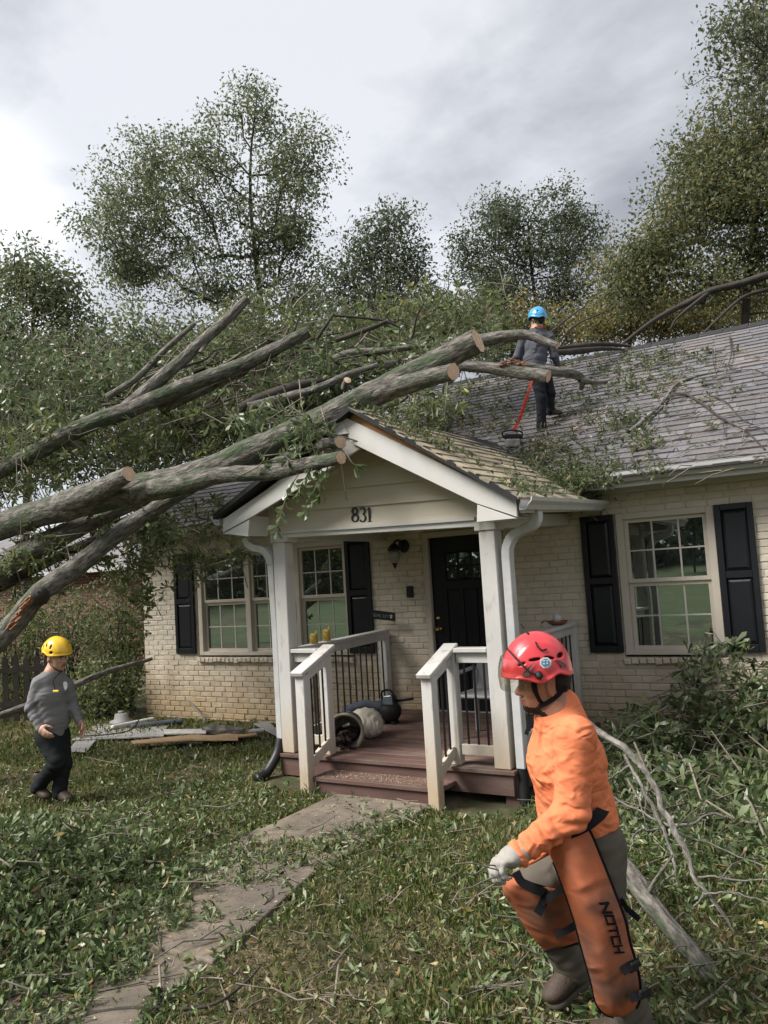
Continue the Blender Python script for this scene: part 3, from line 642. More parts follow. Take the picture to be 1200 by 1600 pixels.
def whorls(P,D,n_per,size,rng=RNG,spread=1.,kind='oak',**k):
    """clusters of leaves radiating from twig tips"""
    n=len(P); Pn=np.repeat(P,n_per,0); Dn=np.repeat(unit(D),n_per,0); R=unit(rng.normal(size=(n*n_per,3)))
    R=unit(R-Dn*(R*Dn).sum(1,keepdims=True)); dd=unit(Dn*rng.uniform(.1,1.,(n*n_per,1))+R*spread)
    Pn=Pn-Dn*rng.uniform(0,.5,(n*n_per,1))*np.mean(size)
    return leaves(Pn,dd,np.mean(size)*np.repeat(rng.uniform(.65,1.5,n),n_per)*rng.uniform(.6,1.2,n*n_per),kind=kind,rng=rng,**k)
def join(parts):
    V=[];F3=[];F4=[];b=0
    for v,fs in parts:
        for f in fs: (F3 if f.shape[1]==3 else F4).append(f+b)
        V.append(v); b+=len(v)
    return np.concatenate(V),([np.concatenate(F3)] if F3 else [])+([np.concatenate(F4)] if F4 else [])
def tubes(paths,rads,n=5):
    V=[];F=[];b=0
    for p,r in zip(paths,rads):
        v,f=tube_np(p,r,n,False); V.append(v); F.append(np.array(f)+b); b+=len(v)
    return np.concatenate(V),[np.concatenate(F)]
LEAF=dict(
 oak=leafmat('oak_leaves',[(0,(.026,.048,.018)),(.35,(.065,.10,.034)),(.64,(.12,.165,.056)),(.82,(.20,.235,.10)),(.93,(.34,.36,.20)),(1,(.33,.29,.10))],back=(.175,.215,.11),trans=.35,rough=.33,spec=.6),
 roof=leafmat('roof_leaves',[(0,(.022,.042,.015)),(.4,(.06,.09,.03)),(.72,(.11,.145,.05)),(.86,(.22,.22,.09)),(.93,(.30,.22,.08)),(1,(.20,.11,.05))],back=(.15,.175,.095),trans=.3,rough=.4,spec=.4),
 litter=leafmat('fallen_leaves',[(0,(.018,.036,.012)),(.34,(.055,.095,.026)),(.60,(.11,.165,.045)),(.74,(.19,.235,.085)),(.84,(.36,.39,.24)),(.91,(.44,.43,.30)),(.95,(.38,.28,.10)),(.98,(.25,.14,.06)),(1,(.17,.10,.05))],back=(.15,.19,.085),trans=.25,rough=.42,spec=.45),
 dark=leafmat('dark_tree_leaves',[(0,(.055,.072,.042)),(.5,(.095,.117,.064)),(.85,(.14,.16,.085)),(1,(.19,.19,.10))],trans=.5),
 mid=leafmat('tree_leaves',[(0,(.085,.108,.058)),(.45,(.145,.178,.092)),(.8,(.21,.235,.12)),(1,(.29,.27,.13))],trans=.5),
 olive=leafmat('olive_tree_leaves',[(0,(.08,.10,.05)),(.5,(.145,.168,.080)),(.8,(.21,.215,.095)),(1,(.31,.25,.09))],trans=.5),
 yellow=leafmat('yellowing_leaves',[(0,(.08,.092,.04)),(.45,(.14,.15,.06)),(.75,(.25,.21,.075)),(1,(.38,.26,.08))],trans=.45),
 shrub=leafmat('shrub_leaves',[(0,(.04,.065,.022)),(.45,(.085,.125,.038)),(.78,(.15,.185,.055)),(.92,(.26,.25,.06)),(1,(.34,.26,.07))],back=(.16,.19,.09),trans=.4),
 grass=leafmat('grass_blades',[(0,(.060,.095,.022)),(.45,(.11,.15,.040)),(.66,(.18,.19,.065)),(.84,(.27,.23,.11)),(1,(.34,.28,.16))],trans=.35,rough=.6,spec=.2),
)
def barkmat(name,a,b,moss=None,mossthr=(.5,.62),uv=True):
    return mat(name,a,.92,.4,34,col2=b,s2=26,thr=(.38,.62),col3=moss,s3=6,thr3=mossthr,bump=1.,bscale=38,bdist=.035,stretch=(1,.32,1) if uv else None,uv=uv)
BARK=dict(trunk=barkmat('oak_bark',(.215,.195,.17),(.065,.057,.050),(.055,.078,.042),(.46,.60)),
 grey=barkmat('grey_bark',(.235,.218,.195),(.085,.076,.066),(.07,.088,.052),(.52,.68)),
 dark=mat('dark_branch_bark',(.052,.044,.038),.9,.3,10,bump=.4), twig=mat('twig_bark',(.17,.145,.115),.9,.35,20,bump=.2,island=.3),
 cut=mat('fresh_cut_wood',(.66,.48,.34),.75,.12,25,col2=(.52,.34,.21),s2=6,thr=(.5,.75),bump=.2), cutring=mat('growth_ring',(.56,.385,.26),.75,.15,25,col2=(.45,.29,.18),s2=6,thr=(.5,.75),bump=.2), split=mat('splintered_wood',(.24,.125,.07),.8,.35,30,col2=(.16,.07,.035),s2=12,bump=.6))
def uvtube(name,pts,rad,m,parent,n=18,rough=.06,seed=0,cut=(False,True),lump=.05):
    """a trunk: tube with furrowed wobble, UVs in metres and sawn ends as their own faces"""
    P,T,X,Y=frames(pts); rad=np.broadcast_to(np.asarray(rad,float),(len(P),)); rg=np.random.default_rng(seed+17)
    a=np.arange(n)*2*math.pi/n; w_=1+rough*rg.normal(size=n)[None]*.6+rough*rg.normal(size=(len(P),n))*.5
    s=np.concatenate([[0],np.cumsum(np.linalg.norm(np.diff(P,axis=0),axis=1))])
    w_=w_*(1+lump*np.sin(s*5+seed)[:,None]*np.cos(a+seed)[None]+lump*.7*np.sin(s*11+2*seed)[:,None]*np.sin(2*a)[None])
    V=(P[:,None]+(X[:,None]*np.cos(a)[None,:,None]+Y[:,None]*np.sin(a)[None,:,None])*(rad[:,None]*w_)[:,:,None]).reshape(-1,3)
    F=np.array([(i*n+k,i*n+(k+1)%n,(i+1)*n+(k+1)%n,(i+1)*n+k) for i in range(len(P)-1) for k in range(n)])
    me=fastmesh(name,V,[F],smooth=True); uv=me.uv_layers.new(name='UVMap'); R=rad.mean()
    U=np.array([[(k*2*math.pi*R/n,s[i]),((k+1)*2*math.pi*R/n,s[i]),((k+1)*2*math.pi*R/n,s[i+1]),(k*2*math.pi*R/n,s[i+1])] for i in range(len(P)-1) for k in range(n)])
    uv.data.foreach_set('uv',U.astype(np.float32).ravel()); o=obj(name,me,m,parent)
    for end,on in zip((0,-1),cut):
        if on:
            ring=V.reshape(len(P),n,3)[end]; c=ring.mean(0); t=T[end]*(1 if end else -1)
            rr=[0,.16,.30,.44,.56,.68,.79,.90,.985]; VV=[c+t*.006]+[c+(p-c)*q*(1+.02*math.sin(3*k+q*20))+t*(.006-.004*q) for q in rr[1:] for k,p in enumerate(ring)]
            FF=[(0,1+k,1+(k+1)%n) for k in range(n)]+[(1+r_*n+k,1+r_*n+n+k,1+r_*n+n+(k+1)%n,1+r_*n+(k+1)%n) for r_ in range(len(rr)-2) for k in range(n)]
            mm=MB().add(VV,FF).mesh(); co=obj('cut_face',mm,[BARK['cut'],BARK['cutring']],o); mm.polygons.foreach_set('material_index',[0]*n+[(r_%2) for r_ in range(len(rr)-2) for k in range(n)])
    return o
def logpts(px,n=28,jit=.0,seed=0):
    """(u,v,depth,diameter in photo pixels) -> centre line and radii"""
    A=np.array([[*at(u,v,d),.5*w_*d/FPX] for u,v,d,w_ in px]); B=spline(A,n)
    if jit: rg=np.random.default_rng(seed); B[:,:3]+=np.cumsum(rg.normal(0,jit,(n,3)),0)-np.linspace(0,1,n)[:,None]*0
    return B[:,:3],np.maximum(B[:,3],.004)

# ============================================================ STANDING TREES
def grow(lobes,trunk,ntar,seed,step=.7,rtip=.012,rexp=.42,surf=.6,minz=0.):
    """lobes (centre, radii, weight); trunk rows x y z; returns paths, radii, twig tips, directions"""
    rg=np.random.default_rng(seed); W=np.array([l[2] for l in lobes],float); W/=W.sum(); tar=[]
    for i in rg.choice(len(lobes),ntar,p=W):
        c,r,_=lobes[i]; q=unit(rg.normal(size=3)); tar.append(np.array(c)+np.array(r)*q*rg.uniform(0,1)**surf)
    tar=np.array(tar); tk=spline(trunk,14); nodes=[p for p in tk]; par=[-1]+list(range(13))
    base=tk[6:]; order=np.argsort(np.min(np.linalg.norm(tar[:,None]-base[None],axis=2),axis=1))
    tips=[];tdir=[]
    for t in tar[order]:
        A=np.array(nodes); d=A-t; dist=np.linalg.norm(d,axis=1)
        cost=dist+np.maximum(0,A[:,2]-t[2]+.2)*.7+np.where(A[:,2]<minz,9,0); cost[:5]+=50
        j=int(np.argmin(cost)); p0=A[j]; n=max(1,int(dist[j]/step)); prev=j; bend=rg.normal(0,.10*dist[j],3); bend[2]+=.10*dist[j]
        for k in range(1,n+1):
            f=k/n; q=p0+(t-p0)*f+bend*math.sin(math.pi*f)*.6+rg.normal(0,.05,3)*(f<1); nodes.append(q); par.append(prev); prev=len(nodes)-1
        tips.append(t); tdir.append(t-nodes[par[prev]])
    nodes=np.array(nodes); cnt=np.zeros(len(nodes)); ch=[0]*len(nodes)
    for i in range(len(nodes)-1,0,-1):
        if cnt[i]==0: cnt[i]=1
        cnt[par[i]]+=cnt[i]
    rad=rtip*cnt**rexp
    segs=[(nodes[[par[i],i]],np.array([min(rad[par[i]],rad[i]*1.35),rad[i]])) for i in range(1,len(nodes))]
    return segs,np.array(tips),np.array(tdir),nodes,rad
def segmesh(segs,n=5):
    P0=np.array([s[0][0] for s in segs]); P1=np.array([s[0][1] for s in segs]); R0=np.array([s[1][0] for s in segs]); R1=np.array([s[1][1] for s in segs])
    T=unit(P1-P0); up=np.where(np.abs(T[:,2:3])<.9,[[0,0,1.]],[[1.,0,0]]); X=unit(np.cross(T,up)); Y=np.cross(T,X); a=np.arange(n)*2*math.pi/n
    ring=lambda P,R: P[:,None]+(X[:,None]*np.cos(a)[:,None]+Y[:,None]*np.sin(a)[:,None])*R[:,None,None]
    V=np.concatenate([ring(P0,R0),ring(P1,R1)],1).reshape(-1,3); b=(np.arange(len(segs))*2*n)[:,None]
    F=np.concatenate([b+[k,(k+1)%n,n+(k+1)%n,n+k] for k in range(n)]); return V,[F]
def tree(name,label,base,trunk,lobes,ntar,nleaf,size,lm,seed,spread=.45,group='trees standing behind the house',bark='dark',rtip=.014,surf=.6,kind='far',bare=0.,flat=.7,rexp=.42):
    t=thing(name,label,'tree',tuple(base),group); rg=np.random.default_rng(seed+5)
    segs,tips,td,nodes,rad=grow(lobes,trunk,ntar,seed,rtip=rtip,surf=surf,rexp=rexp)
    v,f=segmesh(segs); obj('trunk',fastmesh('trunk',v,f,smooth=True),BARK[bark],t)
    keep=tips[rg.uniform(size=len(tips))>=bare]; wts=rg.uniform(.3,1.7,len(keep)); idx=rg.choice(len(keep),nleaf,p=wts/wts.sum())
    off=unit(rg.normal(size=(nleaf,3)))*np.array([1,1,flat])*spread*1.75*rg.uniform(0,1,(nleaf,1))**.55; P=keep[idx]+off
    D=rg.normal(size=(nleaf,3))+np.array([0,0,-.35])+unit(off)*.7
    v,f=leaves(P,D,size*rg.uniform(.6,1.35,nleaf),kind=kind,rng=rg); obj('crown',fastmesh('crown',v,f),LEAF[lm],t)
    return t
def px2(u,v,d): return at(u,v,d)
def lobe(u,v,d,ru,rv,w_=None,dep=None):
    """crown lobe seen at (u,v) from the survey, half sizes in photo pixels at that distance"""
    s=d/FPX; return (at(u,v,d),(ru*s,(dep or ru)*s,rv*s),w_ or ru*rv)
def trunkline(d,*pts):
    P=[at(u,v,d) for u,v in pts]; b=P[0].copy(); b[2]=gz(b[0],b[1])-.1; return np.array([b]+P)
d=25; tr=trunkline(d,(412,640),(410,520),(402,420),(392,330),(392,240),(402,150))
tree('oak_tree','tall airy oak with the highest crown, standing behind the left half of the roof',tr[0],tr,[lobe(402,165,d,42,55),lobe(350,210,d,60,60),lobe(455,250,d,70,75),lobe(250,260,d,85,65),lobe(190,340,d,75,85),lobe(320,340,d,95,80),lobe(440,370,d,90,80),lobe(200,430,d,85,60),lobe(330,450,d,100,60),lobe(470,470,d,70,60)],360,37000,.115,'mid',3,spread=.40)
d=29; tr=trunkline(d,(600,640),(600,520),(605,430),(606,350))
tree('maple_tree','narrow middle tree with a pointed top behind the porch gable',tr[0],tr,[lobe(607,345,d,36,30),lobe(565,390,d,48,55),lobe(530,450,d,50,50),lobe(640,400,d,48,48),lobe(600,470,d,80,65),lobe(560,520,d,70,45),lobe(660,500,d,50,50)],150,19000,.135,'dark',9,spread=.5)
d=31; tr=trunkline(d,(850,640),(840,500),(830,420),(825,350))
tree('round_oak_tree','dark round crowned tree right behind the worker in the blue helmet',tr[0],tr,[lobe(785,335,d,52,42),lobe(740,400,d,45,50),lobe(905,370,d,40,45),lobe(860,335,d,48,42),lobe(825,310,d,36,22),lobe(770,390,d,55,50),lobe(880,400,d,55,50),lobe(825,420,d,90,55),lobe(820,475,d,105,42),lobe(880,300,d,26,18),lobe(760,470,d,55,30),lobe(900,460,d,40,35)],190,23000,.13,'dark',21,spread=.5)
d=20; tr=trunkline(d,(1165,640),(1165,480),(1180,350),(1190,200),(1200,40))
tree('tall_oak_tree','huge yellow green oak filling the right edge above the roof ridge',tr[0],tr,[lobe(1180,60,d,60,80),lobe(1130,200,d,65,45),lobe(1190,190,d,100,80),lobe(1100,260,d,55,55),lobe(1060,340,d,70,60),lobe(1040,400,d,80,50),lobe(1150,270,d,90,70),lobe(1230,420,d,110,80),lobe(1150,340,d,110,80),lobe(1000,400,d,70,60),lobe(985,450,d,60,45),lobe(1090,300,d,70,50),lobe(1110,440,d,110,55),lobe(1260,300,d,110,140),lobe(1300,100,d,90,120)],430,52000,.105,'olive',33,spread=.46,rtip=.012)
d=24; tr=trunkline(d,(985,600),(985,520),(980,470),(975,430))
tree('yellowing_tree','low yellowing tree just behind the roof ridge right of the blue helmet worker',tr[0],tr,[lobe(960,430,d,45,35),lobe(990,480,d,70,40),lobe(930,510,d,60,30),lobe(1050,490,d,70,30)],110,10000,.10,'yellow',41,spread=.45)
d=15; tr=trunkline(d,(40,900),(45,700),(50,560),(55,440))
tree('young_oak_tree','smaller tree at the left edge reaching in behind the fallen trunks',tr[0],tr,[lobe(30,430,d,50,45),lobe(90,470,d,45,50),lobe(10,520,d,80,60),lobe(110,560,d,70,70),lobe(40,640,d,110,70),lobe(-70,560,d,80,120)],330,30000,.085,'mid',51,spread=.30,rtip=.010)
d=21; tr=trunkline(d,(280,720),(285,640),(280,560),(280,500))
tree('dense_tree','dense low tree between the tall airy oak and the left gable end',tr[0],tr,[lobe(230,560,d,110,70),lobe(330,560,d,90,60),lobe(150,640,d,110,70),lobe(300,650,d,120,70)],210,26000,.12,'mid',61,spread=.5)
d=27; tr=trunkline(d,(705,640),(705,560),(700,510))
tree('low_tree','low pale tree in the gap between the pointed and the round crowned tree',tr[0],tr,[lobe(700,500,d,55,45),lobe(740,520,d,50,35),lobe(650,540,d,60,35)],90,8000,.12,'mid',71,spread=.5)
d=26; tr=trunkline(d,(800,640),(800,580),(800,540))
tree('scrub_tree','low yellowish scrubby tree directly behind the blue helmet worker',tr[0],tr,[lobe(760,520,d,60,35),lobe(830,510,d,60,40),lobe(890,520,d,55,38),lobe(940,500,d,45,40)],120,11000,.11,'yellow',81,spread=.5)
d=24; tr=trunkline(d,(520,660),(520,600),(520,540))
tree('scrub_tree','dense green scrubby tree between the tall airy oak and the pointed tree',tr[0],tr,[lobe(480,540,d,80,50),lobe(560,550,d,80,50),lobe(640,550,d,60,40),lobe(420,560,d,70,60)],130,13000,.12,'mid',83,spread=.5)
d=25; tr=trunkline(d,(1080,640),(1080,560),(1080,500))
tree('scrub_tree','yellow green scrubby tree behind the ridge near the right edge',tr[0],tr,[lobe(1030,490,d,60,45),lobe(1100,500,d,80,40),lobe(1180,480,d,80,45)],120,12000,.11,'yellow',85,spread=.5)
# overhanging twigs, upper right corner
d=11; lb=thing('overhanging_limb','half bare twiggy limb hanging in from the top right corner','branch',tuple(at(1260,60,d)))
segs,tips,td,_,_=grow([lobe(1150,60,d,50,75),lobe(1190,40,d,70,60),lobe(1110,125,d,50,20),lobe(1180,130,d,50,40)],[at(1330,140,d),at(1290,110,d),at(1240,90,d),at(1190,70,d)],90,88,step=.3,rtip=.004,rexp=.5)
v,f=segmesh(segs,4); obj('branch',fastmesh('branch',v,f),BARK['dark'],lb)
rg=np.random.default_rng(2); kp=tips[rg.uniform(size=len(tips))>.35]; P=kp[rg.integers(0,len(kp),1500)]+rg.normal(0,.10,(1500,3)); v,f=leaves(P,rg.normal(size=(1500,3)),.07*rg.uniform(.6,1.3,1500),kind='far',rng=rg); obj('foliage',fastmesh('foliage',v,f),LEAF['dark'],lb)

# ============================================================ FALLEN TREES
def fallen(name,label,parts,group='fallen trunks and sawn limbs',cat='fallen tree'):
    root=None
    for i,(pname,px,m,cut,seed) in enumerate(parts):
        P,R=logpts(px,max(14,6*len(px)))
        if root is None: root=thing(name,label,cat,tuple(P[len(P)//2]),group)
        uvtube(pname,P,R,BARK[m],root,n=20 if R.max()>.06 else 10,seed=seed,cut=cut)
    return root
TR=fallen('fallen_oak','thickest mossy fallen trunk lying across the porch ridge, forked with two sawn ends',[
 ('trunk',[(-420,960,10.2,46),(-200,885,9.4,44),(0,822,8.7,42),(130,785,8.2,43),(300,745,7.75,46),(400,705,7.55,44),(500,657,7.45,42),(575,622,7.45,42),(640,588,7.42,41),(700,557,7.30,39),(747,533,7.15,37)],'trunk',(False,True),1),
 ('limb',[(585,618,7.42,32),(630,602,7.30,31),(670,590,7.12,28),(708,581,6.90,27)],'trunk',(False,True),2),
 ('limb',[(215,770,7.9,34),(290,755,7.5,30),(350,742,7.3,26),(425,738,7.05,25),(480,726,6.75,23),(533,715,6.45,21)],'trunk',(False,True),3),
 ('limb_stub',[(95,790,8.3,38),(140,772,8.0,34),(175,755,7.75,28),(202,741,7.6,24)],'grey',(False,True),4),
 ('limb_stub',[(478,700,7.45,20),(508,694,7.1,20),(532,691,6.8,20)],'grey',(False,True),5)])
fallen('sawn_limb','pale curved limb crossing in front of the blue helmet worker at shoulder height',[('limb',[(690,548,8.9,22),(750,533,8.9,21),(790,525,8.8,18),(822,523,8.7,15),(848,532,8.6,13),(871,540,8.5,11)],'grey',(False,True),6)],cat='branch')
fallen('sawn_limb','limb with splintered middle and sawn end crossing the blue helmet worker\'s waist',[('limb',[(690,568,8.7,16),(725,572,8.6,17),(765,575,8.5,18),(800,580,8.4,20),(857,588,8.2,20)],'grey',(False,True),7)],cat='branch')
fallen('curved_limb','thinner limb bending down to a stub on the roof right of the blue helmet worker',[('limb',[(800,570,9.0,14),(857,580,9.0,16),(890,583,9.1,15),(908,592,9.2,13),(907,607,9.3,10)],'grey',(False,False),8),('limb',[(906,593,9.15,9),(925,597,9.2,8),(948,597,9.3,6)],'grey',(False,False),9)],cat='branch')
SP=MB()
for k in range(26):
    c=at(797+RNG.normal(0,9),571+RNG.normal(0,3.5),8.38); e=c+np.array([RNG.normal(.05,.06),RNG.normal(0,.04),RNG.normal(.02,.03)]); SP.tube([c,e],[.012,.003],4)
s_=thing('wood_splinter','torn orange splinters on the broken limb in front of the blue helmet worker','splinter',tuple(at(797,571,8.38))); SP.build('splinters',BARK['split'],s_)
fallen('fallen_tree','second lower trunk at the left edge just under the mossy main trunk',[('trunk',[(-260,1050,9.2,40),(-120,965,8.9,40),(0,887,8.7,38),(60,855,8.6,36),(112,828,8.6,32),(175,800,8.6,26),(240,775,8.7,20)],'grey',(False,False),10),
 ('limb',[(-60,930,9.0,20),(0,915,9.0,18),(60,885,9.0,16),(150,842,9.0,14),(210,815,9.0,11)],'dark',(False,False),11)])
fallen('broken_tree','lowest slanting broken trunk with a dark knot and red split wood above the yellow helmet',[('trunk',[(-220,1215,7.9,38),(-90,1080,8.0,36),(12,985,8.1,34),(62,927,8.2,32),(120,885,8.3,31),(175,840,8.4,28),(225,806,8.5,25),(285,770,8.6,20),(350,735,8.8,14)],'grey',(False,False),12),
 ('knot',[(64,934,8.08,27),(62,928,7.99,24),(61,926,7.94,15),(60,925,7.92,3)],'dark',(False,False),13)])
spl=MB()
for k in range(40):
    t=RNG.uniform(); u,v=12+40*t+RNG.normal(0,3),985-58*t+RNG.normal(0,4); c=at(u,v,7.96+RNG.uniform(0,.04)); e=c+np.array([.09,.05,.09])*RNG.uniform(.4,1.2); spl.tube([c,e],[.014,.004],4)
s_=thing('split_wood','reddish splintered strip on the lowest broken trunk at the left edge','splinter',tuple(at(30,960,7.98))); spl.build('splinters',BARK['split'],s_)
fallen('fallen_tree','upper dark fallen trunk rising from the left edge to a sawn end',[('trunk',[(-300,860,9.6,28),(-120,785,9.3,27),(0,735,9.1,26),(120,672,9.0,26),(200,640,8.95,26),(300,600,8.9,24),(400,560,8.9,21),(482,518,8.9,18)],'trunk',(False,True),14)])
fallen('leaning_limb','upright grey limb forking from the upper trunk towards the tall airy oak',[('limb',[(190,642,8.95,19),(240,600,9.0,20),(285,562,9.05,19),(325,525,9.1,17),(355,498,9.15,15),(386,466,9.2,13)],'grey',(False,True),15)],cat='branch')
fallen('slim_limb','slim pale limb high in the leaves left of the leaning grey limb',[('limb',[(165,622,9.4,10),(215,590,9.4,10),(260,545,9.4,9),(305,505,9.4,7)],'grey',(False,False),16)],cat='branch')
fallen('grey_limb','short grey limb half buried in leaves below the upper trunk',[('limb',[(250,640,9.1,16),(300,617,9.1,16),(345,596,9.1,14),(385,580,9.1,11)],'grey',(False,False),17)],cat='branch')
fallen('cut_log','pale log with two fresh round cuts lying behind the porch apex',[('log',[(388,636,8.6,13),(440,622,8.6,13),(495,607,8.6,12),(545,585,8.7,10),(590,570,8.8,8)],'grey',(True,False),18),('log_stub',[(538,606,8.5,12),(543,594,8.4,12)],'grey',(False,True),19)],cat='log')
fallen('broken_log','darker log with a broken red end just above the pale log',[('log',[(375,640,8.75,17),(415,620,8.75,17),(463,603,8.75,15),(505,594,8.75,10)],'dark',(False,False),20),('log',[(463,604,8.9,8),(490,597,8.9,9),(530,590,8.9,5)],'dark',(False,False),21)],cat='log')
fallen('bare_branch','thin bare reddish branch standing above the leaves over the porch apex',[('branch',[(525,532,9.2,8),(560,520,9.2,8),(592,508,9.2,7),(605,503,9.2,5),(625,512,9.2,3)],'dark',(False,False),22),('branch',[(522,493,9.3,4),(570,497,9.3,4),(620,503,9.3,3)],'dark',(False,False),23),('branch',[(495,530,9.3,6),(508,510,9.3,5),(522,490,9.3,4)],'dark',(False,False),24)],cat='branch')
fallen('grey_limb','smooth grey limb running into the fork of the main trunk from behind',[('limb',[(600,572,9.2,12),(640,563,9.2,11),(680,554,9.2,10),(720,545,9.2,9)],'grey',(False,False),25)],cat='branch')
fallen('grey_limb','pale stout limb piece lying level among the leaves above the pale log',[('limb',[(520,562,9.1,13),(550,552,9.1,14),(600,548,9.1,11),(660,540,9.1,8)],'grey',(False,False),26)],cat='branch')
# dark limbs on the ridge and the dead bough reaching down from the right
fallen('dead_bough','black dead bough curving down over the ridge from the right edge',[('bough',[(1330,395,14,13),(1200,430,14,12),(1150,445,14,11),(1110,455,14,10),(1070,475,14,9),(1040,490,13.8,8),(1005,512,13.5,6),(970,540,13.2,5)],'dark',(False,False),27),('branch',[(1110,455,14,7),(1060,495,13.8,4),(1047,515,13.7,3)],'dark',(False,False),28),('branch',[(1200,452,14,7),(1160,465,13.9,5),(1120,500,13.6,4),(1095,525,13.4,3)],'dark',(False,False),29)],cat='branch')
for i,px in enumerate([[(868,545,11.4,7),(905,541,11.6,9),(945,538,11.9,8),(985,541,12.1,4)],[(866,551,11.2,8),(900,549,11.4,10),(940,545,11.7,7),(975,546,11.9,3)],[(860,520,11.5,3),(890,495,11.7,3),(915,478,12,2)],[(868,540,11.5,3),(900,508,11.7,3),(950,485,12,2)]]):
    fallen('ridge_branch',['upper of two dark branches lying along the ridge beside the blue helmet worker','lower of two dark branches lying along the ridge beside the blue helmet worker','steeper thin stick poking up behind the blue helmet worker\'s shoulder','lower thin stick poking up behind the blue helmet worker\'s arm'][i],[('branch',px,'dark',(False,False),30+i)],cat='branch')
def roofbranch(name,label,paths,m='grey',h=.03):
    root=None
    for i,(pts,w0,w1) in enumerate(paths):
        P=np.array([onR(u,v,h) for u,v in pts]); B=spline(P,8*len(P)); B[:,2]+=np.sin(np.linspace(0,5,len(B)))*.02+.01
        if root is None: root=thing(name,label,'branch',tuple(B[0]),'branches lying on the shingles')
        uvtube('branch' if i==0 else 'side_branch',B,np.linspace(w0,w1,len(B)),BARK[m],root,n=8,seed=50+i,cut=(False,False))
roofbranch('fallen_branch','forked bare branch lying on the shingles above the right gutter',[([(984,677),(1012,655),(1040,627),(1056,603),(1088,587),(1136,576)],.030,.010)])
roofbranch('fallen_branch','dark thin crooked branch sprawling to the right edge of the shingles',[([(1050,617),(1072,619),(1095,633),(1120,651),(1145,664),(1168,675),(1195,701)],.017,.008),([(1114,620),(1135,632),(1142,640),(1160,655),(1176,661)],.009,.004),([(1130,655),(1131,670),(1136,685)],.007,.003),([(1168,671),(1190,673),(1205,680)],.008,.003)],'dark')
roofbranch('fallen_branch','short leafy branch near the ridge above the forked bare one',[([(990,572),(1012,566),(1040,557),(1068,547)],.022,.008),([(1005,567),(1030,568),(1050,567)],.010,.005)])
roofbranch('fallen_branch','thin twig hanging down the shingles below the ridge at right',[([(1140,526),(1143,555),(1139,575),(1150,580),(1180,577),(1205,590)],.009,.004),([(1114,548),(1115,570),(1120,585)],.007,.003)],'dark')

# ------------------------------------------------------------ fallen foliage: leaf whorls through the space the crowns take up
def inpoly(u,v,poly):
    c=np.zeros(len(u),bool); n=len(poly)
    for i in range(n):
        x1,y1=poly[i]; x2,y2=poly[(i+1)%n]
        c^=((y1>v)!=(y2>v))&(u<(x2-x1)*(v-y1)/(y2-y1+1e-9)+x1)
    return c
def lift(P,rg,h=.25):
    """keep leaves on or above the roof they lie on"""
    onroof=(P[:,1]>8.1)&(P[:,1]<12.2)&(P[:,0]>RX0); z=roofz(P[:,1]); low=onroof&(P[:,2]<z+.02); P[low,2]=z[low]+rg.uniform(.02,h,low.sum()); return P
def cloud(poly,n,d0,d1,seed,clump=60,cs=.28):
    rg=np.random.default_rng(seed); poly=np.array(poly,float); lo,hi=poly.min(0),poly.max(0); C=[]
    while len(C)<clump:
        u=rg.uniform(lo[0],hi[0],clump*2); v=rg.uniform(lo[1],hi[1],clump*2); k=inpoly(u,v,poly); C+=[at(a,b,d) for a,b,d in zip(u[k],v[k],rg.uniform(d0,d1,k.sum()))]
    C=np.array(C[:clump]); P=C[rg.integers(0,clump,n)]+rg.normal(0,1,(n,3))*np.array([cs,cs,cs*.6]); return lift(P,rg),rg
crown=thing('fallen_oak_branches','broad mass of green oak leaves heaped over the left roof and trunks','fallen tree',tuple(at(300,640,9.5)))
specs=[([(-80,470),(60,500),(180,560),(330,540),(430,520),(560,500),(690,530),(640,575),(560,600),(450,650),(330,700),(200,730),(60,760),(-80,800)],4000,9.6,12.5,1,230,.24),
 ([(-60,700),(200,650),(330,620),(420,640),(500,640),(440,680),(300,720),(150,740),(-60,790)],1500,9.0,9.9,2,95,.2),
 ([(400,610),(520,575),(640,560),(700,535),(760,520),(720,560),(640,580),(540,620),(440,660)],850,8.9,9.8,3,55,.18),
 ([(330,500),(420,440),(450,520),(420,590),(340,600)],700,10.2,12,4,45,.25),
 ([(520,520),(640,480),(760,470),(800,540),(700,545),(600,560)],900,10.3,12.5,5,60,.3),
 ([(240,790),(330,770),(380,810),(370,880),(300,900),(250,870)],230,9.2,10.6,6,26,.12),
 ([(180,860),(250,800),(260,880),(240,960),(215,1000)],150,9.5,10.5,7,18,.12),
 ([(0,830),(90,840),(180,860),(130,900),(40,930),(0,930)],160,8.3,9.2,8,16,.12),
 ([(425,700),(470,672),(520,655),(524,700),(490,712),(440,722)],60,6.8,7.1,10,9,.09),
 ([(380,640),(440,625),(470,650),(430,680),(380,690)],60,8.0,8.5,11,8,.10),
 ([(600,620),(690,590),(720,640),(660,660)],90,7.9,8.6,12,10,.14),
 ([(100,750),(230,770),(260,830),(170,850),(120,800)],200,8.6,9.3,9,16,.12)]
parts=[]; tw=[];tr_=[]
for s in specs:
    P,rg=cloud(*s[:2],s[2],s[3],s[4],clump=s[5],cs=s[6]); D=rg.normal(size=P.shape)+np.array([.3,-.3,-.1]); parts.append(whorls(P,D,7,.088,rg,spread=.9,kind='oak' if s[4]%2 else 'long',wid=1.15))
    for i in range(0,len(P),3):
        e=P[i]; d_=unit(D[i]); tw.append(np.array([e-d_*rg.uniform(.15,.5)+rg.normal(0,.05,3),e-d_*.1,e])); tr_.append([.007,.005,.002])
lite=[p for p,s in zip(parts,specs) if s[4] in(2,4,5,6,7,8,12)]; dark_=[p for p,s in zip(parts,specs) if s[4] not in(2,4,5,6,7,8,12)]
